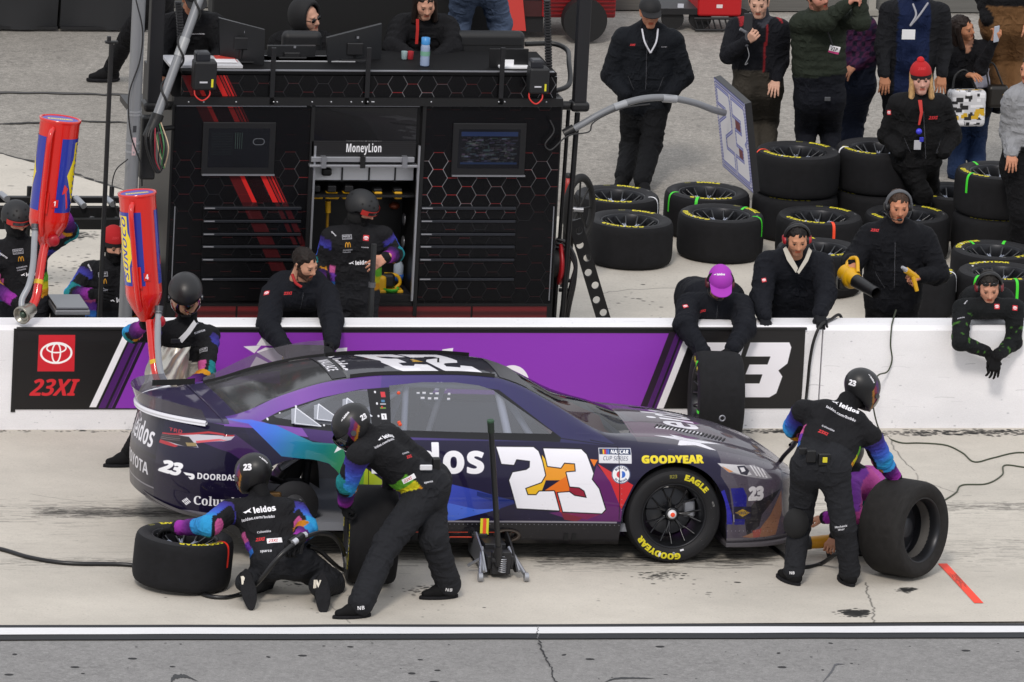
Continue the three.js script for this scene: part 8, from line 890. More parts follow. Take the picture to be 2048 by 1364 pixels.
// --- kneeling tyre changer, back to the camera
person('A', 'crew member kneeling over the tipped wheel, back turned, in bright sleeved black suit', { nek: [522, 1000, 4.5], hed: [508, 950, 4.42], face: [205, 28], pel: [566, 1118, 4.78], shL: [458, 1022, 4.52], shR: [592, 1024, 4.55], elL: [418, 1052, 4.62], haL: [352, 1056, 4.5], elR: [614, 1056, 4.7], haR: [590, 1084, 4.98], knL: [520, 1160, 4.48], anL: [492, 1164, 4.98], toL: [498, 1206, 5.04], knR: [662, 1166, 4.5], anR: [640, 1172, 5.04], toR: [641, 1216, 5.1], instep: [0, 0.3, -1], handL: 'relaxed', handR: 'grip', backL: [0, 1, 0.2], mirror: true },
  { colors: SUIT, cell: 0.0095, legBulk: 0.03, bulk: 0.024, paint: suit(0), flip: true, glove: 0x131315, skin: 0x9a6a50, neckColor: 0x141416, gear: [['helmet', { art: true }]], prints: [['leidos', 524, 1020, 0.27, 0.12], ['site', 516, 1036, 0.24, 0.14], ['columbia', 528, 1064, 0.12, 0.12], ['team', 522, 1079, 0.09, 0.1], ['patch', 549, 1081, 0.11, 0.1], ['sparco', 533, 1102, 0.1, 0.04], ['nb', 490, 1160, 0.07, 0.1], ['nb', 636, 1168, 0.07, -0.1]], headPrints: [['helmet', 'n23', 496, 934, 0.085, 0.05], ['helmet', 'leidos', 528, 920, 0.09, -0.7]] });
// --- carrier bending at the rear wheel
person('B', 'crew member bending with a wheel in his arms beside number 23 door', { nek: [742, 872, 4.72], hed: [706, 852, 4.72], face: [-80, 42], pel: [858, 972, 4.72], shL: [716, 912, 4.98], shR: [772, 868, 4.5], elL: [694, 968, 4.98], haL: [690, 1008, 4.72], elR: [786, 930, 4.35], haR: [776, 985, 4.42], hipAxis: [0.25, 0, -1], knL: [772, 1090, 5.1], anL: [722, 1206, null], footL: [-1, 0, 0.25], knR: [868, 1078, 4.75], anR: [896, 1168, null], footR: [-1, 0, 0.2], handL: 'grip', handR: 'grip', backL: [-1, 0.4, 0.3], backR: [1, 0.3, 0.3], hdL: [0.1, -0.9, -0.2] },
  { colors: SUIT, cell: 0.0095, legBulk: 0.034, bulk: 0.024, flare: 1.3, paint: suit(1), flip: true, glove: 0x151517, neckColor: 0x141416, skin: 0x8a5f48, gear: [['helmet', { art: true }]], prints: [['leidos', 776, 872, 0.2, 0.5], ['site', 770, 886, 0.19, 0.5], ['columbia', 812, 906, 0.1, 0.35], ['team', 820, 913, 0.08, 0.3], ['patch', 818, 958, 0.1, 0.5], ['sparco', 858, 964, 0.075, 0.2], ['vans', 722, 1216, 0.06, 0.1], ['vans', 898, 1180, 0.06, -0.1]], headPrints: [['helmet', 'n23', 728, 833, 0.07, 0.5], ['helmet', 'leidos', 691, 832, 0.1, 0.95]] });
// --- front carrier, back to the camera, hand on the worn wheel
person('C', 'crew member standing bent over worn wheel, back turned, knee pads on', { nek: [1690, 812, 4.2], hed: [1722, 780, 4.1], face: [125, 35], pel: [1640, 936, 4.5], shL: [1606, 822, 4.2], shR: [1742, 872, 4.35], elL: [1586, 856, 3.98], haL: [1624, 890, 3.85], elR: [1764, 918, 4.32], haR: [1792, 958, 4.2], hdR: [0.8, -0.35, -0.1], knL: [1600, 1040, 4.25], anL: [1588, 1140, null], footL: [-0.35, 0, -1], knR: [1688, 1048, 4.25], anR: [1700, 1142, null], footR: [-0.1, 0, -1], handR: 'flat', backR: [0, 1, 0.2], mirror: true },
  { colors: SUIT, cell: 0.0095, legBulk: 0.022, bulk: 0.022, flare: 1.2, paint: suit(0), flip: true, glove: 0x131315, neckColor: 0x141416, gear: [['helmet', { art: true }]], prints: [['leidos', 1694, 816, 0.25, -0.5], ['site', 1680, 830, 0.24, -0.5], ['columbia', 1656, 857, 0.12, -0.42], ['team', 1648, 866, 0.1, -0.4], ['kneepad', 1588, 1050, 0.1, -0.1], ['kneepad', 1682, 1056, 0.1, 0.15], ['vans', 1584, 1146, 0.045, 0]], headPrints: [['helmet', 'n23', 1706, 766, 0.075, -0.25], ['helmet', 'leidos', 1744, 758, 0.09, -1.0]] });
{ const z = 4.64; addTo('C', 'radio_pouch', [box(0.07, 0.09, 0.04, ...at(1622, 912, z).toArray(), 0.01), box(0.09, 0.09, 0.05, ...at(1648, 918, z).toArray(), 0.012), box(0.06, 0.05, 0.03, ...at(1606, 902, z - 0.03).toArray(), 0.01)], M(0x131315, 0.4)).userData.kind = 'stuff'; addTo('C', 'yellow_tag', box(0.035, 0.04, 0.01, ...at(1650, 920, z + 0.03).toArray(), 0.004), M(0xd2c62c, 0.5)); for (const [x, y] of [[1592, 1046], [1684, 1052]]) addTo('C', 'knee_pad', ball(0.1, ...at(x, y, 4.44).toArray(), 0.95, 1.15, 0.85), M(0x121214, 0.85)); }
{ addTo('B', 'waist_belt', [box(0.09, 0.04, 0.02, ...at(852, 935, 4.92).toArray(), 0.008)], M(0xd7d7dc, 0.5)); addTo('B', 'radio_pouch', [box(0.06, 0.1, 0.05, ...at(872, 928, 4.82).toArray(), 0.015)], M(0x111113, 0.4)); }
// --- front changer, mostly behind him
person('D', 'crew member crouching behind the bent one, only bright sleeves showing', { nek: [1712, 945, 3.7], hed: [1690, 915, 3.65], face: [-95, 25], pel: [1782, 1020, 3.6], shL: [1700, 975, 3.92], shR: [1728, 955, 3.5], elL: [1710, 1030, 3.98], haL: [1648, 1036, 3.95], elR: [1690, 1040, 3.5], haR: [1668, 1078, 3.8], hipAxis: [0.2, 0, -1], knL: [1712, 1080, 3.8], anL: [1790, 1108, 3.75], toL: [1830, 1112, 3.75], knR: [1700, 1075, 3.4], anR: [1790, 1085, 3.4], toR: [1830, 1088, 3.4], handL: 'relaxed', handR: 'grip' },
  { colors: { ...SUIT, torso: 0x2a2440 }, paint: (part, t, n, o) => /^(arm|torso|shoulder)/.test(part) ? [0xb44a92, 0x7a3a9c, 0x4a4aac, 0x2f7fb4, 0x1f8a7a, 0xa84a9a][((o.ly * 10 + o.lz * 6 + 20) | 0) % 6] : suit(0)(part, t, n, o), skin: 0xc08c72, neckColor: 0x141416, gear: [['helmet', { art: true }]] });
{ const t = thing('impact_gun', 'yellow impact gun held low behind the bent crew member\'s knees', 'impact gun'), z = 3.75, a = at(1612, 1086, z), b = at(1662, 1082, z); mesh('body', rod(a, b, 0.045, 0.05, 20), M(0xc98e14, 0.4), t); mesh('nose', rod(a, a.clone().lerp(b, 0.18), 0.052, 0.05, 20), M(0x25262a, 0.4), t); mesh('handle', rod(b.clone().lerp(a, 0.2), b.clone().add(V(0.0, -0.14, 0.02)), 0.02), M(0x1b1b1e, 0.5), t); mesh('socket', rod(a, a.clone().lerp(b, -0.2), 0.026), M(0x77787e, 0.35, { metalness: 0.7 }), t); }
{ const t = thing('impact_gun', 'black impact gun in the kneeling man\'s hand', 'impact gun'), a = at(580, 1088, 5.02), b = at(606, 1074, 4.98); mesh('body', rod(a, b, 0.035, 0.04, 18), M(0x121214, 0.4), t); mesh('handle', rod(b, b.clone().add(V(-0.02, -0.12, 0)), 0.02), M(0x1b1b1e, 0.5), t); }
// --- fueller behind the car, silver apron over his suit
person('E', 'fueller in silver apron and mirrored helmet hugging a can behind the car', { nek: [374, 640, 1.05], hed: [371, 588, 1.12], face: [-8, 24], pel: [332, 800, 1.0], shL: [308, 664, 1.15], shR: [420, 672, 1.02], elL: [262, 668, 1.3], haL: [292, 646, 1.52], elR: [412, 752, 1.3], haR: [362, 778, 1.52], handL: 'grip', handR: 'grip', knL: [290, 860, 1.05], anL: [262, 905, null], footL: [-1, 0, 0.2], backL: [-0.2, 0.3, 1] },
  { cell: 0.0105, colors: { ...SUIT, leg: 0x0e0e10 }, glove: 0x131315, neckColor: 0x141416, fold: 0.007, paint: (part, t, n, o) => (/torso|hip/.test(part) && o.ly < 0.36 && n.dot(V(-0.3, 0.1, 0.95)) > 0.05) ? 0xb4b0a6 : /thigh/.test(part) && t < 0.4 && n.z > 0.2 ? 0xb4b0a6 : suit(0)(part, t, n, o), gear: [['helmet', { mirror: true }]], prints: [['flag', 400, 664, 0.1, 0.35], ['badge', 406, 700, 0.07, 0.2], ['sparco', 392, 648, 0.07, 0.35]] });
{ const z = 1.28; addTo('E', 'apron_strap', [ribbon([at(356, 678, z), at(372, 662, z), at(388, 640, z - 0.06)], [at(364, 686, z), at(380, 668, z), at(394, 648, z - 0.06)])], M(0xc9c9cc, 0.5)); addTo('E', 'apron_badge', box(0.07, 0.035, 0.01, ...at(351, 682, z + 0.02).toArray(), 0.004), M(0x131316, 0.4)); }
{ const t = thing('apron', 'crinkled silver fireproof apron worn by fueller', 'apron'); const A = [], rows = 26, cols = 26, pos = [], ix = [], P = PEOPLE.E; for (let r = 0; r <= rows; r++) for (let c = 0; c <= cols; c++) { const v = r / rows, u = c / cols - 0.5, w = 0.3 + 0.1 * v, p = at(lerp(352, 316, v), lerp(690, 806, v), 1.17), ang = u * 2.2, R = 0.17 + 0.03 * v, k = 0.014 * (fbm(u * 9, v * 7, 3, 3) - 0.45) + 0.01 * Math.sin(u * 18 + v * 9 + 3 * noise(u * 6, v * 6)); pos.push(p.x + (R + k) * Math.sin(ang) * w * 2.4, p.y, p.z - 0.05 + (R + k) * Math.cos(ang) * 0.9); if (r < rows && c < cols) { const a = r * (cols + 1) + c; ix.push(a, a + cols + 1, a + 1, a + 1, a + cols + 1, a + cols + 2); } } const g = new THREE.BufferGeometry(); g.setAttribute('position', new THREE.Float32BufferAttribute(pos, 3)); g.setIndex(ix); g.computeVertexNormals(); mesh('apron_front', g, M(0xd6d2c8, 0.34, { metalness: 0.7, side: THREE.DoubleSide }), t); mesh('apron_hem', tube([at(276, 796, 1.2), at(316, 806, 1.3), at(352, 800, 1.25)], 0.008, 20, 6), M(0xb5aea0, 0.35, { metalness: 0.7 }), t); scene.remove(t); taken.set('apron', 0); t.name = 'apron'; delete t.userData.label; delete t.userData.category; t.position.sub(PEOPLE.E.base); PEOPLE.E.G.add(t); }
// --- men leaning over the wall
person('F', 'bearded man in dark parka leaning over wall, holding a wheel', { nek: [598, 575, -0.42], hed: [610, 528, -0.3], face: [38, 22], pel: [592, 586, -0.95], shL: [545, 592, -0.42], shR: [652, 588, -0.42], elL: [536, 652, -0.1], haL: [572, 700, 0.32], elR: [664, 640, -0.1], haR: [664, 690, 0.32], handL: 'grip', handR: 'grip', backL: [-1, 0.3, 0.2], backR: [1, 0.3, 0.2] },
  { colors: PARKA, bulk: 0.036, legBulk: 0.03, hem: 1, hoodDown: 1, fold: 0.008, glove: 0x121316, skin: 0xc4937a, beard: 0x2a1d18, hair: 0x1b1411, gear: [['hair', { color: 0x1b1411 }]], prints: [['maker', 533, 586, 0.045, 0.1], ['team', 577, 587, 0.085, 0.05], ['zip', 604, 606, 0.02, -0.1, 1.6]] });
addTo('F', 'red_collar', [tube([at(584, 548, -0.3), at(592, 566, -0.27), at(603, 574, -0.26)], 0.012, 16, 6)], M(0xa81f22, 0.7));
person('G', 'man in purple cap and headset leaning over wall, holding a green marked wheel', { nek: [1432, 600, -0.34], hed: [1440, 566, -0.14], face: [-6, 34], pel: [1408, 592, -1.0], shL: [1378, 612, -0.28], shR: [1482, 614, -0.28], elL: [1370, 652, 0.06], haL: [1408, 708, 0.3], elR: [1490, 656, 0.06], haR: [1464, 698, 0.32], handL: 'grip', handR: 'grip', backL: [-0.4, 1, 0.3], backR: [0.4, 1, 0.3] },
  { colors: PARKA, bulk: 0.036, legBulk: 0.03, hem: 1, hoodDown: 1, fold: 0.008, glove: 0x131316, skin: 0xb98a70, hair: 0x2a1d18, beard: 0x6b4c3a, gear: [['cap', { color: 0xa02fae }], ['headset', { mic: true, cup: 0x55202a }]], prints: [['maker', 1371, 612, 0.04, 0.3], ['team', 1406, 622, 0.07, 0.1], ['zip', 1434, 628, 0.02, 0, 1.2]], headPrints: [['cap', 'leidos', 1440, 549, 0.1, 0.02]] });
person('H', 'man in red earmuffs and open dark parka, both hands on wall', { nek: [1588, 508, -0.6], hed: [1594, 478, -0.42], face: [-4, 22], pel: [1592, 612, -0.78], shL: [1534, 528, -0.6], shR: [1644, 530, -0.6], elL: [1522, 592, -0.4], haL: [1528, 634, -0.12], elR: [1652, 590, -0.4], haR: [1640, 628, -0.12], hdL: [0.0, -0.55, 0.9], hdR: [0, -0.55, 0.9], handL: 'relaxed', handR: 'relaxed', backL: [0, 1, 0.6], backR: [0, 1, 0.6] },
  { colors: PARKA, bulk: 0.034, legBulk: 0.03, hem: 1, hoodDown: 1, fold: 0.008, glove: 0x1a1b1f, skin: 0xc08b6e, hair: 0x15110f, beard: 0x9a6f5a, gear: [['hair', { color: 0x14100f }], ['headset', { cup: 0xa01c26 }]], prints: [['maker', 1528, 560, 0.035, 0.2]] });
addTo('H', 'white_lining', [ribbon([at(1566, 498, -0.44), at(1574, 520, -0.4), at(1592, 546, -0.38)], [at(1572, 492, -0.44), at(1584, 514, -0.4), at(1596, 536, -0.38)]), ribbon([at(1618, 494, -0.44), at(1610, 516, -0.4), at(1594, 544, -0.38)], [at(1624, 502, -0.44), at(1616, 522, -0.4), at(1598, 548, -0.38)])], M(0xc2bdb2, 0.8));
person('I', 'man in headset and black parka holding a leaf blower', { nek: [1792, 448, -1.05], hed: [1797, 412, -0.98], face: [-4, 14], pel: [1786, 592, -1.08], shL: [1738, 472, -1.08], shR: [1848, 476, -1.05], elL: [1704, 526, -1.0], haL: [1704, 524, -0.72], elR: [1876, 548, -1.0], haR: [1840, 552, -0.75], handL: 'grip', handR: 'grip', hdL: [-0.3, -0.3, 0.7], backL: [-0.5, 0.8, 0.2], backR: [0.4, 0.8, 0.4] },
  { colors: { torso: 0x121318, arm: 0x121318, leg: 0x0e0e11, collar: 0x121318 }, bulk: 0.036, legBulk: 0.026, hem: 1, hoodDown: 1, fold: 0.008, skin: 0xbf8468, hair: 0x3a2a20, gear: [['hair', { color: 0x35261d }], ['headset', { mic: true, cup: 0x1c1c20, band: 0x55575c }]], prints: [['team', 1751, 461, 0.085, -0.1], ['zip', 1790, 530, 0.03, 0.02, 2.2], ['zip', 1760, 560, 0.02, 0.5, 1.4], ['zip', 1822, 560, 0.02, -0.5, 1.4]] });
{ const t = thing('leaf_blower', 'yellow and black cordless leaf blower pointing at wall', 'leaf blower'), P = (x, y, z) => at(x, y, z), y = M(0xd3a010, 0.4), k = M(0x121214, 0.4); mesh('housing', [ball(0.085, ...P(1702, 556, -0.62).toArray(), 0.9, 1, 1), rod(P(1690, 545, -0.7), P(1716, 565, -0.5), 0.07, 0.055, 20)], y, t); mesh('tube', rod(P(1712, 562, -0.52), P(1752, 586, -0.28), 0.055, 0.042, 22, true), k, t); mesh('tube_mouth', rod(P(1746, 582, -0.32), P(1752, 586, -0.28), 0.046, 0.044, 22, true), k, t); mesh('handle', tube([P(1690, 545, -0.66), P(1698, 520, -0.7), P(1712, 516, -0.66), P(1716, 545, -0.56)], 0.016, 20, 8), y, t); mesh('battery', [box(0.1, 0.1, 0.1, ...P(1686, 566, -0.7).toArray(), 0.02)], k, t); }
{ const t = thing('glue_gun', 'small yellow trigger tool in blower man\'s other hand', 'hand tool'), P = (x, y, z) => at(x, y, z), y = M(0xd3a010, 0.4); mesh('body', rod(P(1812, 540, -0.66), P(1834, 556, -0.7), 0.026, 0.024, 14), y, t); mesh('grip', rod(P(1826, 552, -0.68), P(1834, 582, -0.66), 0.02, 0.016, 12), y, t); mesh('tip', rod(P(1804, 534, -0.64), P(1813, 541, -0.66), 0.012, 0.022, 12), M(0xb9bac0, 0.35, { metalness: 0.6 }), t); }
person('J', 'man in black and green race suit and red earmuffs, elbows on wall', { nek: [1976, 602, -0.14], hed: [1978, 574, -0.02], face: [-8, 24], pel: [1972, 612, -0.75], shL: [1924, 617, -0.03], shR: [2030, 617, -0.03], elL: [1920, 684, 0.14], haL: [1974, 704, 0.17], elR: [2026, 684, 0.14], haR: [1992, 714, 0.19], handL: 'relaxed', handR: 'relaxed', hdL: [0.55, -0.75, 0.2], hdR: [-0.1, -0.9, 0.2], backL: [0, 0.3, 1], backR: [0, 0.3, 1] },
  { colors: { torso: 0x16181a, arm: 0x16181a, leg: 0x121214 }, glove: 0x121214, skin: 0xc48f78, hair: 0x5a4636, paint: (part, t, n, o) => /^(arm|fore)/.test(part) && noise(t * 9, o.outer * 2 + 4) > 0.78 ? 0x3f6a2a : /^fore/.test(part) && t > 0.86 ? 0x121214 : null, gear: [['hair', { color: 0x171310 }], ['headset', { cup: 0x6a1820 }], ['sunglasses', { up: 1 }]], prints: [['sparco', 1932, 604, 0.05, 0.9], ['maker', 1994, 613, 0.04, 0], ['flag', 1922, 636, 0.06, 0.2], ['site', 1968, 642, 0.1, -0.15], ['maker', 2030, 616, 0.04, -0.1]] });
// --- crew behind the wall on the fuel side
person('K', 'crew member in black goggled helmet steadying the can numbered 1', { nek: [34, 478, -0.85], hed: [34, 440, -0.8], face: [14, 18], pel: [44, 612, -0.85], shL: [-14, 500, -0.85], shR: [90, 494, -0.85], elL: [-18, 570, -0.7], haL: [34, 606, -0.45], elR: [140, 462, -0.7], haR: [128, 424, -0.55], handL: 'relaxed', handR: 'grip', backL: [0, 1, 0.4] },
  { colors: SUIT, paint: suit(0), glove: 0x141416, skin: 0xc08f7a, neckColor: 0x131315, gear: [['openHelmet', {}]], prints: [['badge', 36, 503, 0.08, 0.12], ['arches', 42, 517, 0.05, 0.1], ['lines', 46, 536, 0.1, 0.2], ['sparco', 8, 512, 0.08, -0.6], ['leidos', 62, 549, 0.16, 0.1]] });
person('L', 'masked crew member in red topped beanie behind wall', { dz: -1.2, nek: [226, 530, -1.02], hed: [228, 494, -0.98], face: [10, 8], pel: [222, 650, -1.0], shL: [178, 542, -1.02], shR: [276, 540, -1.02], elL: [146, 588, -0.9], haL: [188, 588, -0.75], elR: [292, 596, -0.95], haR: [262, 622, -0.8], handL: 'relaxed', handR: 'relaxed', backL: [0, 0.5, 1] },
  { colors: SUIT, paint: suit(0), glove: 0x141416, skin: 0xb98a74, mask: true, gear: [['beanie', {}]], prints: [['badge', 206, 549, 0.075, 0.1], ['arches', 208, 562, 0.05, 0.05], ['lines', 210, 578, 0.1, 0.1], ['sparco', 180, 536, 0.07, -1.1], ['leidos', 246, 600, 0.22, 0.1]], headPrints: [['beanie', 'team', 232, 477, 0.07, 0]] });
person('M', 'crew member in goggled helmet standing before the open tool bay', { nek: [716, 452, -1.02], hed: [724, 418, -0.98], face: [48, 24], pel: [702, 592, -1.05], shL: [662, 474, -1.05], shR: [768, 472, -1.0], elL: [640, 536, -1.0], haL: [652, 590, -0.85], elR: [790, 508, -0.95], haR: [770, 516, -0.74], handL: 'relaxed', handR: 'relaxed', hdR: [-0.7, -0.3, 0.3], backR: [0.2, 0.6, 0.8] },
  { colors: SUIT, paint: suit(0), skin: 0xc58f78, neckColor: 0x121214, gear: [['openHelmet', {}]], prints: [['badge', 694, 474, 0.075, 0.06], ['arches', 696, 489, 0.05, 0.04], ['lines', 697, 502, 0.09, 0.02], ['maker', 732, 476, 0.045, -0.1], ['leidos', 722, 526, 0.19, 0.06], ['sparco', 668, 468, 0.06, -0.8], ['columbia', 730, 495, 0.07, -0.05]] });
{ const t = thing('upright_handle', 'dark upright handle standing before goggled crew member', 'handle'), a = at(748, 488, -0.55); mesh('shaft', rod(V(a.x, 0.02, -0.55), V(a.x, a.y, -0.55), 0.022), M(0x26282a, 0.45), t); mesh('collar', rod(V(a.x, a.y - 0.34, -0.55), V(a.x, a.y - 0.3, -0.55), 0.028), M(0x55565a, 0.4), t); mesh('foot', box(0.2, 0.03, 0.2, a.x, 0.018, -0.55, 0.008), M(0x1c1c1f, 0.5), t); }
// --- onlookers
person('N', 'young man in dark cap and rain jacket with lanyard, hands in pockets', { dz: -0.25, nek: [1298, 56, -8.15], hed: [1300, 26, -8.1], face: [-4, 12], pel: [1290, 200, -8.15], shL: [1246, 78, -8.15], shR: [1346, 82, -8.15], elL: [1222, 150, -8.1], haL: [1252, 190, -7.98], elR: [1366, 152, -8.1], haR: [1334, 196, -7.98], handL: 'none', handR: 'none', knL: [1262, 290, -8.05], anL: [1248, 350, null], footL: [-0.6, 0, 1], knR: [1302, 292, -8.2], anR: [1284, 362, null], footR: [0.1, 0, 1] },
  { colors: { torso: 0x12151b, arm: 0x12151b, leg: 0x101114 }, bulk: 0.034, legBulk: 0.026, hem: 1, hoodDown: 1, fold: 0.007, cell: 0.015, skin: 0xb98268, gear: [['cap', { color: 0x121215 }]], prints: [['team', 1266, 90, 0.06, 0], ['site', 1328, 94, 0.05, 0], ['zip', 1293, 130, 0.03, 0.03, 2.6], ['zip', 1262, 165, 0.02, 0.35, 1.2], ['zip', 1322, 168, 0.02, -0.35, 1.2]] });
addTo('N', 'lanyard', [tube([at(1284, 58, -8.3), at(1290, 85, -8.2), at(1301, 106, -8.18)], 0.008, 20, 6), tube([at(1316, 58, -8.3), at(1312, 85, -8.2), at(1301, 106, -8.18)], 0.008, 20, 6)], M(0xc4c4cc, 0.7)).userData.kind = 'stuff';
person('O', 'man in black jacket with red shoulders filming with a phone', { nek: [1520, 34, -7.7], hed: [1518, 6, -7.62], face: [-18, 16], pel: [1516, 176, -7.7], shL: [1472, 56, -7.7], shR: [1562, 60, -7.7], elL: [1456, 112, -7.6], haL: [1494, 82, -7.38], elR: [1560, 122, -7.6], haR: [1552, 160, -7.5], handL: 'grip', backL: [-0.2, 0, 1], knL: [1508, 240, -7.65], anL: [1506, 318, -7.65], knR: [1536, 240, -7.65], anR: [1536, 318, -7.65] },
  { colors: { torso: 0x13141a, arm: 0x13141a, leg: 0x3a3630, collar: 0x3a3c44 }, bulk: 0.024, legBulk: 0.022, cell: 0.015, skin: 0xc49a86, hair: 0x2a1d16, paint: (p, t, n, o) => p === 'shoulder' && n.y > 0.5 && Math.abs(o.lx) > 0.1 ? 0x8e2228 : p === 'torso' && Math.abs(o.lx) < 0.008 && o.front > 0.3 ? 0x7c1c22 : null, gear: [['hair', { color: 0x2a1d16 }]] });
{ const t = thing('phone', 'dark phone on a small grip in filming man\'s hand', 'phone'), a = at(1496, 50, -7.36); mesh('phone_body', box(0.075, 0.16, 0.012, a.x, a.y + 0.02, a.z, 0.006), M(0x2b2c30, 0.3), t); mesh('grip', rod(at(1494, 62, -7.36), at(1493, 92, -7.36), 0.017), M(0x44454b, 0.4), t); mesh('arm', rod(at(1480, 58, -7.36), at(1495, 66, -7.36), 0.014), M(0x66676d, 0.4), t); mesh('wrist_cord', tube([at(1494, 92, -7.36), at(1498, 112, -7.34), at(1490, 130, -7.34), at(1496, 126, -7.34)], 0.004, 24, 5), M(0x77787c, 0.6), t); }
person('P', 'man in quilted olive jacket holding both arms up', { nek: [1636, 24, -7.45], hed: [1634, -4, -7.38], face: [28, -4], pel: [1640, 196, -7.45], shL: [1598, 46, -7.4], shR: [1684, 36, -7.4], elL: [1652, 42, -7.1], haL: [1694, 8, -7.12], elR: [1722, 42, -7.2], haR: [1718, -12, -7.15], handL: 'grip', handR: 'grip', knL: [1612, 260, -7.42], anL: [1606, 345, -7.42], knR: [1660, 260, -7.42], anR: [1664, 345, -7.42] },
  { colors: { torso: 0x262c24, arm: 0x262c24, leg: 0x12141c, hip: 0x12141c, collar: 0x262c24 }, bulk: 0.03, legBulk: 0.026, quilt: 0.075, cell: 0.015, skin: 0xb98270, hair: 0x241a15, beard: 0x7d5a48, gear: [['hair', { color: 0x201814 }]], prints: [['vip', 1669, 100, 0.095, -0.25]] });
addTo('P', 'lanyard', tube([at(1640, 30, -7.28), at(1652, 55, -7.25), at(1666, 92, -7.22)], 0.006, 20, 5), M(0x17171b, 0.7)); addTo('P', 'belt_buckle', box(0.05, 0.035, 0.01, ...at(1655, 198, -7.28).toArray(), 0.004), M(0x77787c, 0.35, { metalness: 0.7 }));
person('Q', 'person in purple plaid shirt and jeans behind the olive jacket', { nek: [1704, 30, -8.3], hed: [1704, -4, -8.25], face: [170, 0], pel: [1700, 170, -8.3], shL: [1662, 52, -8.3], shR: [1732, 52, -8.3], elL: [1662, 110, -8.3], haL: [1672, 150, -8.15], elR: [1740, 108, -8.25], haR: [1706, 134, -8.1], handR: 'relaxed', knL: [1690, 235, -8.3], anL: [1696, 330, -8.3], knR: [1708, 235, -8.3], anR: [1706, 330, -8.3] },
  { colors: { torso: 0x2a1a33, arm: 0x2a1a33, leg: 0x1a2030 }, cell: 0.015, bulk: 0.02, legBulk: 0.03, skin: 0xb98268, hair: 0x1d1613, paint: (p, t, n, o) => /torso|arm|fore|shoulder/.test(p) ? ((o.ly * 22 | 0) & 1) ^ (((o.lx + o.lz) * 24 + 40 | 0) & 1) ? 0x45203f : ((o.ly * 22 | 0) & 1) ? 0x2c1c3a : 0x191528 : null, gear: [['hair', { color: 0x1d1613 }]] });
person('R', 'man in navy polo and open black jacket with white badge', { nek: [1828, 2, -8.0], hed: [1828, -34, -7.95], face: [0, 8], pel: [1812, 170, -8.0], shL: [1778, 22, -8.0], shR: [1882, 24, -8.0], elL: [1766, 96, -7.9], haL: [1768, 150, -7.75], elR: [1888, 96, -7.95], haR: [1884, 150, -7.85], handL: 'relaxed', handR: 'relaxed', knL: [1790, 245, -8], anL: [1792, 340, -8], knR: [1832, 245, -8], anR: [1834, 340, -8] },
  { colors: { torso: 0x111d3c, arm: 0x16171b, leg: 0x11131b, hip: 0x111d3c, shoulder: 0x16171b, collar: 0x111d3c }, bulk: 0.022, belly: 0.05, legBulk: 0.03, hem: 1, cell: 0.015, skin: 0xa87458, hair: 0x201814, paint: (p, t, n, o) => /torso/.test(p) && (Math.abs(o.lx) > 0.14 || o.lz < 0) ? 0x15161a : null, gear: [['hair', { color: 0x1d1613 }]] });
{ const z = -7.62; addTo('R', 'lanyard', [tube([at(1826, 8, z - 0.15), at(1832, 30, z - 0.05), at(1820, 52, z)], 0.009, 20, 6), tube([at(1856, 6, z - 0.15), at(1836, 34, z - 0.05), at(1820, 52, z)], 0.009, 20, 6)], M(0x8f8f95, 0.7)).userData.kind = 'stuff'; addTo('R', 'badge', box(0.115, 0.085, 0.006, ...at(1817, 69, z).toArray(), 0.002), M(0xe2e2e6, 0.6)); }
person('S', 'dark haired woman taking a photo with white phone, handbag at elbow', { dz: -0.5, nek: [1930, 82, -8.1], hed: [1926, 56, -8.0], face: [46, 4], pel: [1936, 210, -8.1], shL: [1896, 100, -8.1], shR: [1970, 96, -8.1], elL: [1900, 150, -8.0], haL: [1936, 150, -7.85], elR: [1962, 138, -7.8], haR: [1988, 82, -7.72], handR: 'grip', handL: 'relaxed', backR: [0.2, 0, 1], knL: [1916, 270, -8.05], anL: [1912, 345, -8.05], knR: [1952, 270, -8.05], anR: [1954, 345, -8.05] },
  { colors: { torso: 0x131317, arm: 0x131317, leg: 0x1c2c4a, hip: 0x131317, collar: 0xb08068 }, size: 0.93, bulk: 0.012, legBulk: 0.03, cell: 0.014, skin: 0xb57e60, hair: 0x17110f, paint: (p, t, n, o) => p === 'torso' && o.lx > 0.03 && o.front > 0.35 && o.ly < 0.36 ? 0xc9c6d4 : null, gear: [['hair', { kind: 'long', color: 0x1d1411 }]] });
{ const t = thing('phone', 'white backed phone held up by dark haired woman', 'phone'), a = at(1993, 68, -8.18); mesh('phone_body', box(0.07, 0.14, 0.01, 0, 0, 0, 0.005).rotateY(0.7).translate(a.x, a.y, a.z), M(0xaab0bd, 0.3), t); mesh('case', box(0.06, 0.07, 0.012, 0, -0.03, -0.004, 0.005).rotateY(0.7).translate(a.x, a.y, a.z), M(0xd9d9de, 0.5), t); }
{ const t = thing('shopping_bag', 'clear bag with black, white and yellow checks hanging from woman\'s arm', 'bag'), z = -8.3, a = at(1932, 215, z), tex = texture(128, 128, (c) => { c.fillStyle = '#c9c9cd'; c.fillRect(0, 0, 128, 128); for (let i = 0; i < 60; i++) { c.fillStyle = ['#131316', '#e4e4e8', '#1b1b20', '#d0a51f', '#e4e4e8'][i % 5]; const x = rnd() * 120, y = i % 5 === 3 ? 60 + rnd() * 30 : rnd() * 120; c.fillRect(x, y, 8 + 18 * rnd(), 6 + 12 * rnd()); } }); mesh('bag_body', box(0.33, 0.32, 0.12, a.x, a.y, z, 0.04), M(0xffffff, 0.3, { map: tex }), t); mesh('bag_strap', tube([at(1905, 180, z), at(1912, 150, z - 0.05), at(1930, 140, z - 0.05), at(1955, 182, z)], 0.01, 24, 6), M(0x121214, 0.5), t); }
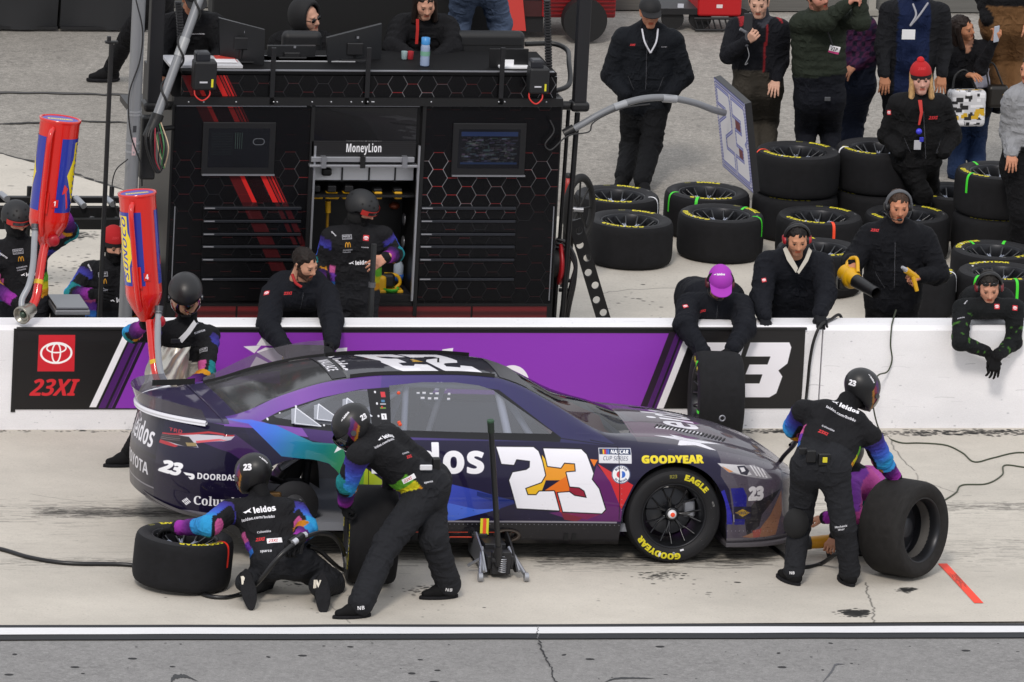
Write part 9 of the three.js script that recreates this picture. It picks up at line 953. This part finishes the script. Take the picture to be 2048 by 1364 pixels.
{ const t = thing('handbag', 'black leather handbag with gold clasp behind the checked bag', 'handbag'), z = -8.45, a = at(1994, 192, z); mesh('bag_body', box(0.19, 0.2, 0.1, a.x, a.y, z, 0.04), M(0x17130f, 0.4), t); mesh('bag_strap', tube([at(1978, 175, z), at(1974, 130, z - 0.05), at(1984, 125, z - 0.05), at(2008, 176, z)], 0.009, 24, 6), M(0x17130f, 0.4), t); mesh('clasp', [box(0.03, 0.02, 0.01, a.x + 0.05, a.y + 0.02, z + 0.054, 0.004)], M(0xb08a3a, 0.3, { metalness: 0.7 }), t); }
person('T', 'blonde woman in red beanie and black coat standing among the wheels', { dz: -0.12, nek: [1842, 188, -6.12], hed: [1842, 160, -6.06], face: [-6, 4], pel: [1832, 318, -6.12], shL: [1796, 210, -6.12], shR: [1884, 212, -6.12], elL: [1776, 270, -6.08], haL: [1798, 305, -5.98], elR: [1904, 272, -6.06], haR: [1886, 308, -5.96], handL: 'none', handR: 'none', knL: [1846, 390, -6.15], knR: [1862, 390, -6.15], anL: [1848, 465, -6.15], anR: [1868, 465, -6.15] },
  { colors: { torso: 0x121214, arm: 0x121214, leg: 0x0f0f11, collar: 0x121214 }, size: 0.95, bulk: 0.034, legBulk: 0.014, hem: 1, fold: 0.008, cell: 0.0135, skin: 0xc8998a, hair: 0x6b4d34, gear: [['hair', { kind: 'long', color: 0xa8865c }], ['beanie', { pom: 1 }]], prints: [['team', 1868, 236, 0.1, 0.02], ['maker', 1778, 225, 0.04, 0], ['zip', 1850, 270, 0.03, 0.05, 2.4], ['zip', 1815, 290, 0.02, 0.4, 1.2], ['zip', 1878, 292, 0.02, -0.3, 1.2]], headPrints: [['beanie', 'team', 1845, 138, 0.085, 0]] });
{ const z = -6.04; addTo('T', 'lanyard', ribbon([at(1836, 200, z - 0.04), at(1840, 225, z), at(1836, 250, z + 0.01)], [at(1844, 200, z - 0.04), at(1846, 225, z), at(1840, 250, z + 0.01)]), M(0xb8302a, 0.7)); addTo('T', 'blue_light', ball(0.026, ...at(1838, 263, z + 0.02).toArray()), M(0x4040d0, 0.25)); addTo('T', 'blue_clip', box(0.035, 0.04, 0.02, ...at(1843, 279, z + 0.02).toArray(), 0.006), M(0x3438b8, 0.3)); addTo('T', 'badge', box(0.06, 0.08, 0.008, ...at(1835, 290, z + 0.02).toArray(), 0.003), M(0xb9b9c0, 0.5)); }
person('U', 'person in pale grey puffer coat and black trousers by the stacked wheel', { nek: [2062, 172, -5.1], hed: [2064, 138, -5.05], face: [-60, 10], pel: [2052, 330, -5.1], shL: [2026, 198, -5.0], shR: [2098, 196, -5.2], elL: [2020, 260, -4.95], haL: [2022, 306, -4.9], elR: [2110, 270, -5.2], haR: [2104, 320, -5.1], handL: 'relaxed', handR: 'relaxed', knL: [2042, 430, -5.05], anL: [2040, 520, -5.05], knR: [2064, 430, -5.15], anR: [2066, 520, -5.15] },
  { colors: { torso: 0x8f9094, arm: 0x8f9094, leg: 0x0e0e11, hip: 0x0e0e11, collar: 0x8f9094 }, bulk: 0.034, quilt: 0.07, cell: 0.015, legBulk: 0.03, skin: 0xb98268, hair: 0x33261d, gear: [['hair', { color: 0x33261d }]] });
person('V', 'person in tan trousers and black coat at the back', { dz: 0.8, nek: [2016, -96, -9.4], hed: [2016, -128, -9.35], face: [180, 0], pel: [2012, 46, -9.4], shL: [1978, -72, -9.4], shR: [2056, -72, -9.4], elL: [1968, -10, -9.4], haL: [1974, 40, -9.3], elR: [2064, -10, -9.4], haR: [2058, 40, -9.3], handL: 'none', knL: [1994, 120, -9.4], anL: [1994, 200, -9.4], knR: [2028, 120, -9.4], anR: [2030, 200, -9.4] },
  { colors: { torso: 0x121215, arm: 0x121215, leg: 0x6a4c30, hip: 0x6a4c30 }, cell: 0.017, bulk: 0.03, legBulk: 0.03, quilt: 0.08, gear: [['hair', { color: 0x241a15 }]] });
// --- on the cart platform
person('W', 'woman in black puffer coat with red lanyard seated at cart desk', { nek: [846, 34, -2.75], hed: [850, 8, -2.62], face: [2, 24], pel: [842, 132, -2.85], shL: [800, 52, -2.75], shR: [896, 52, -2.75], elL: [786, 96, -2.6], haL: [828, 116, -2.35], elR: [904, 98, -2.6], haR: [872, 116, -2.35], handL: 'relaxed', handR: 'relaxed', knL: [815, 138, -2.42], knR: [870, 138, -2.42], anL: [815, 225, -2.42], anR: [870, 225, -2.42], toL: [815, 240, -2.3], toR: [870, 240, -2.3] },
  { colors: { torso: 0x121215, arm: 0x121215, leg: 0x24261f, collar: 0x121215 }, size: 0.95, bulk: 0.034, quilt: 0.07, fold: 0.005, hem: 1, cell: 0.014, skin: 0xc0907a, hair: 0x1d1411, gear: [['hair', { kind: 'long', color: 0x1b1310 }]] });
addTo('W', 'lanyard', ribbon([at(838, 38, -2.55), at(838, 60, -2.56), at(836, 88, -2.58)], [at(832, 38, -2.55), at(832, 60, -2.56), at(830, 88, -2.58)]), M(0xc02c28, 0.7));
person('Y', 'hooded person with sunglasses seated behind the low monitor', { nek: [606, 66, -3.0], hed: [614, 36, -2.9], face: [42, 4], pel: [600, 170, -3.05], shL: [560, 88, -3.0], shR: [650, 88, -3.0], elL: [556, 136, -2.9], haL: [590, 150, -2.7], elR: [652, 136, -2.9], haR: [628, 150, -2.7], legs: 0 },
  { colors: { torso: 0x101013, arm: 0x101013, leg: 0x101013 }, bulk: 0.03, hem: 1, cell: 0.015, legs: false, skin: 0xc09480, gear: [['hood', { color: 0x111114 }], ['sunglasses', {}]] });
person('Z', 'person in black hooded top at desk end beside leaning boom', { nek: [384, 26, -2.5], hed: [386, -4, -2.4], face: [10, 30], pel: [376, 150, -2.6], shL: [336, 50, -2.5], shR: [430, 50, -2.5], elL: [318, 108, -2.35], haL: [326, 152, -2.0], elR: [444, 108, -2.4], haR: [420, 128, -2.1], handL: 'relaxed', handR: 'relaxed' },
  { colors: { torso: 0x111114, arm: 0x111114, leg: 0x111114 }, bulk: 0.026, hem: 1, cell: 0.015, legs: false, skin: 0xb07a60, gear: [['cap', { color: 0x111114 }]], prints: [['site', 394, 68, 0.12, 0]] });
person('AA', 'person in faded jeans standing behind the padded seat', { nek: [952, -190, -3.35], hed: [952, -222, -3.3], face: [0, 10], pel: [956, -30, -3.35], shL: [906, -166, -3.35], shR: [1004, -166, -3.35], elL: [896, -90, -3.3], haL: [920, -40, -3.2], elR: [1014, -90, -3.3], haR: [992, -40, -3.2], handL: 'none', handR: 'none', knL: [918, 46, -3.25], anL: [912, 150, -3.25], knR: [1000, 46, -3.25], anR: [1004, 150, -3.25] },
  { colors: { torso: 0x15161a, arm: 0x15161a, leg: 0x46536a, hip: 0x46536a }, cell: 0.017, bulk: 0.02, legBulk: 0.026, gear: [['hair', { color: 0x241a15 }]] });
person('BB', 'person in black trousers striding past with one boot forward', { nek: [322, -150, -11.4], hed: [318, -182, -11.4], face: [-90, 5], pel: [318, -10, -11.4], shL: [312, -126, -11.2], shR: [340, -130, -11.6], elL: [318, -60, -11.2], haL: [302, -20, -11.2], elR: [346, -60, -11.6], haR: [330, -20, -11.6], hipAxis: [0.3, 0, -1], handL: 'none', handR: 'none', knL: [262, 64, -11.25], anL: [222, 138, null], footL: [-1, 0, 0.1], knR: [330, 80, -11.5], anR: [360, 150, -11.6] },
  { colors: { torso: 0x16171b, arm: 0x16171b, leg: 0x131316 }, cell: 0.016, legBulk: 0.02, gear: [['hair', { color: 0x241a15 }]] });
renderer.render(scene, camera);
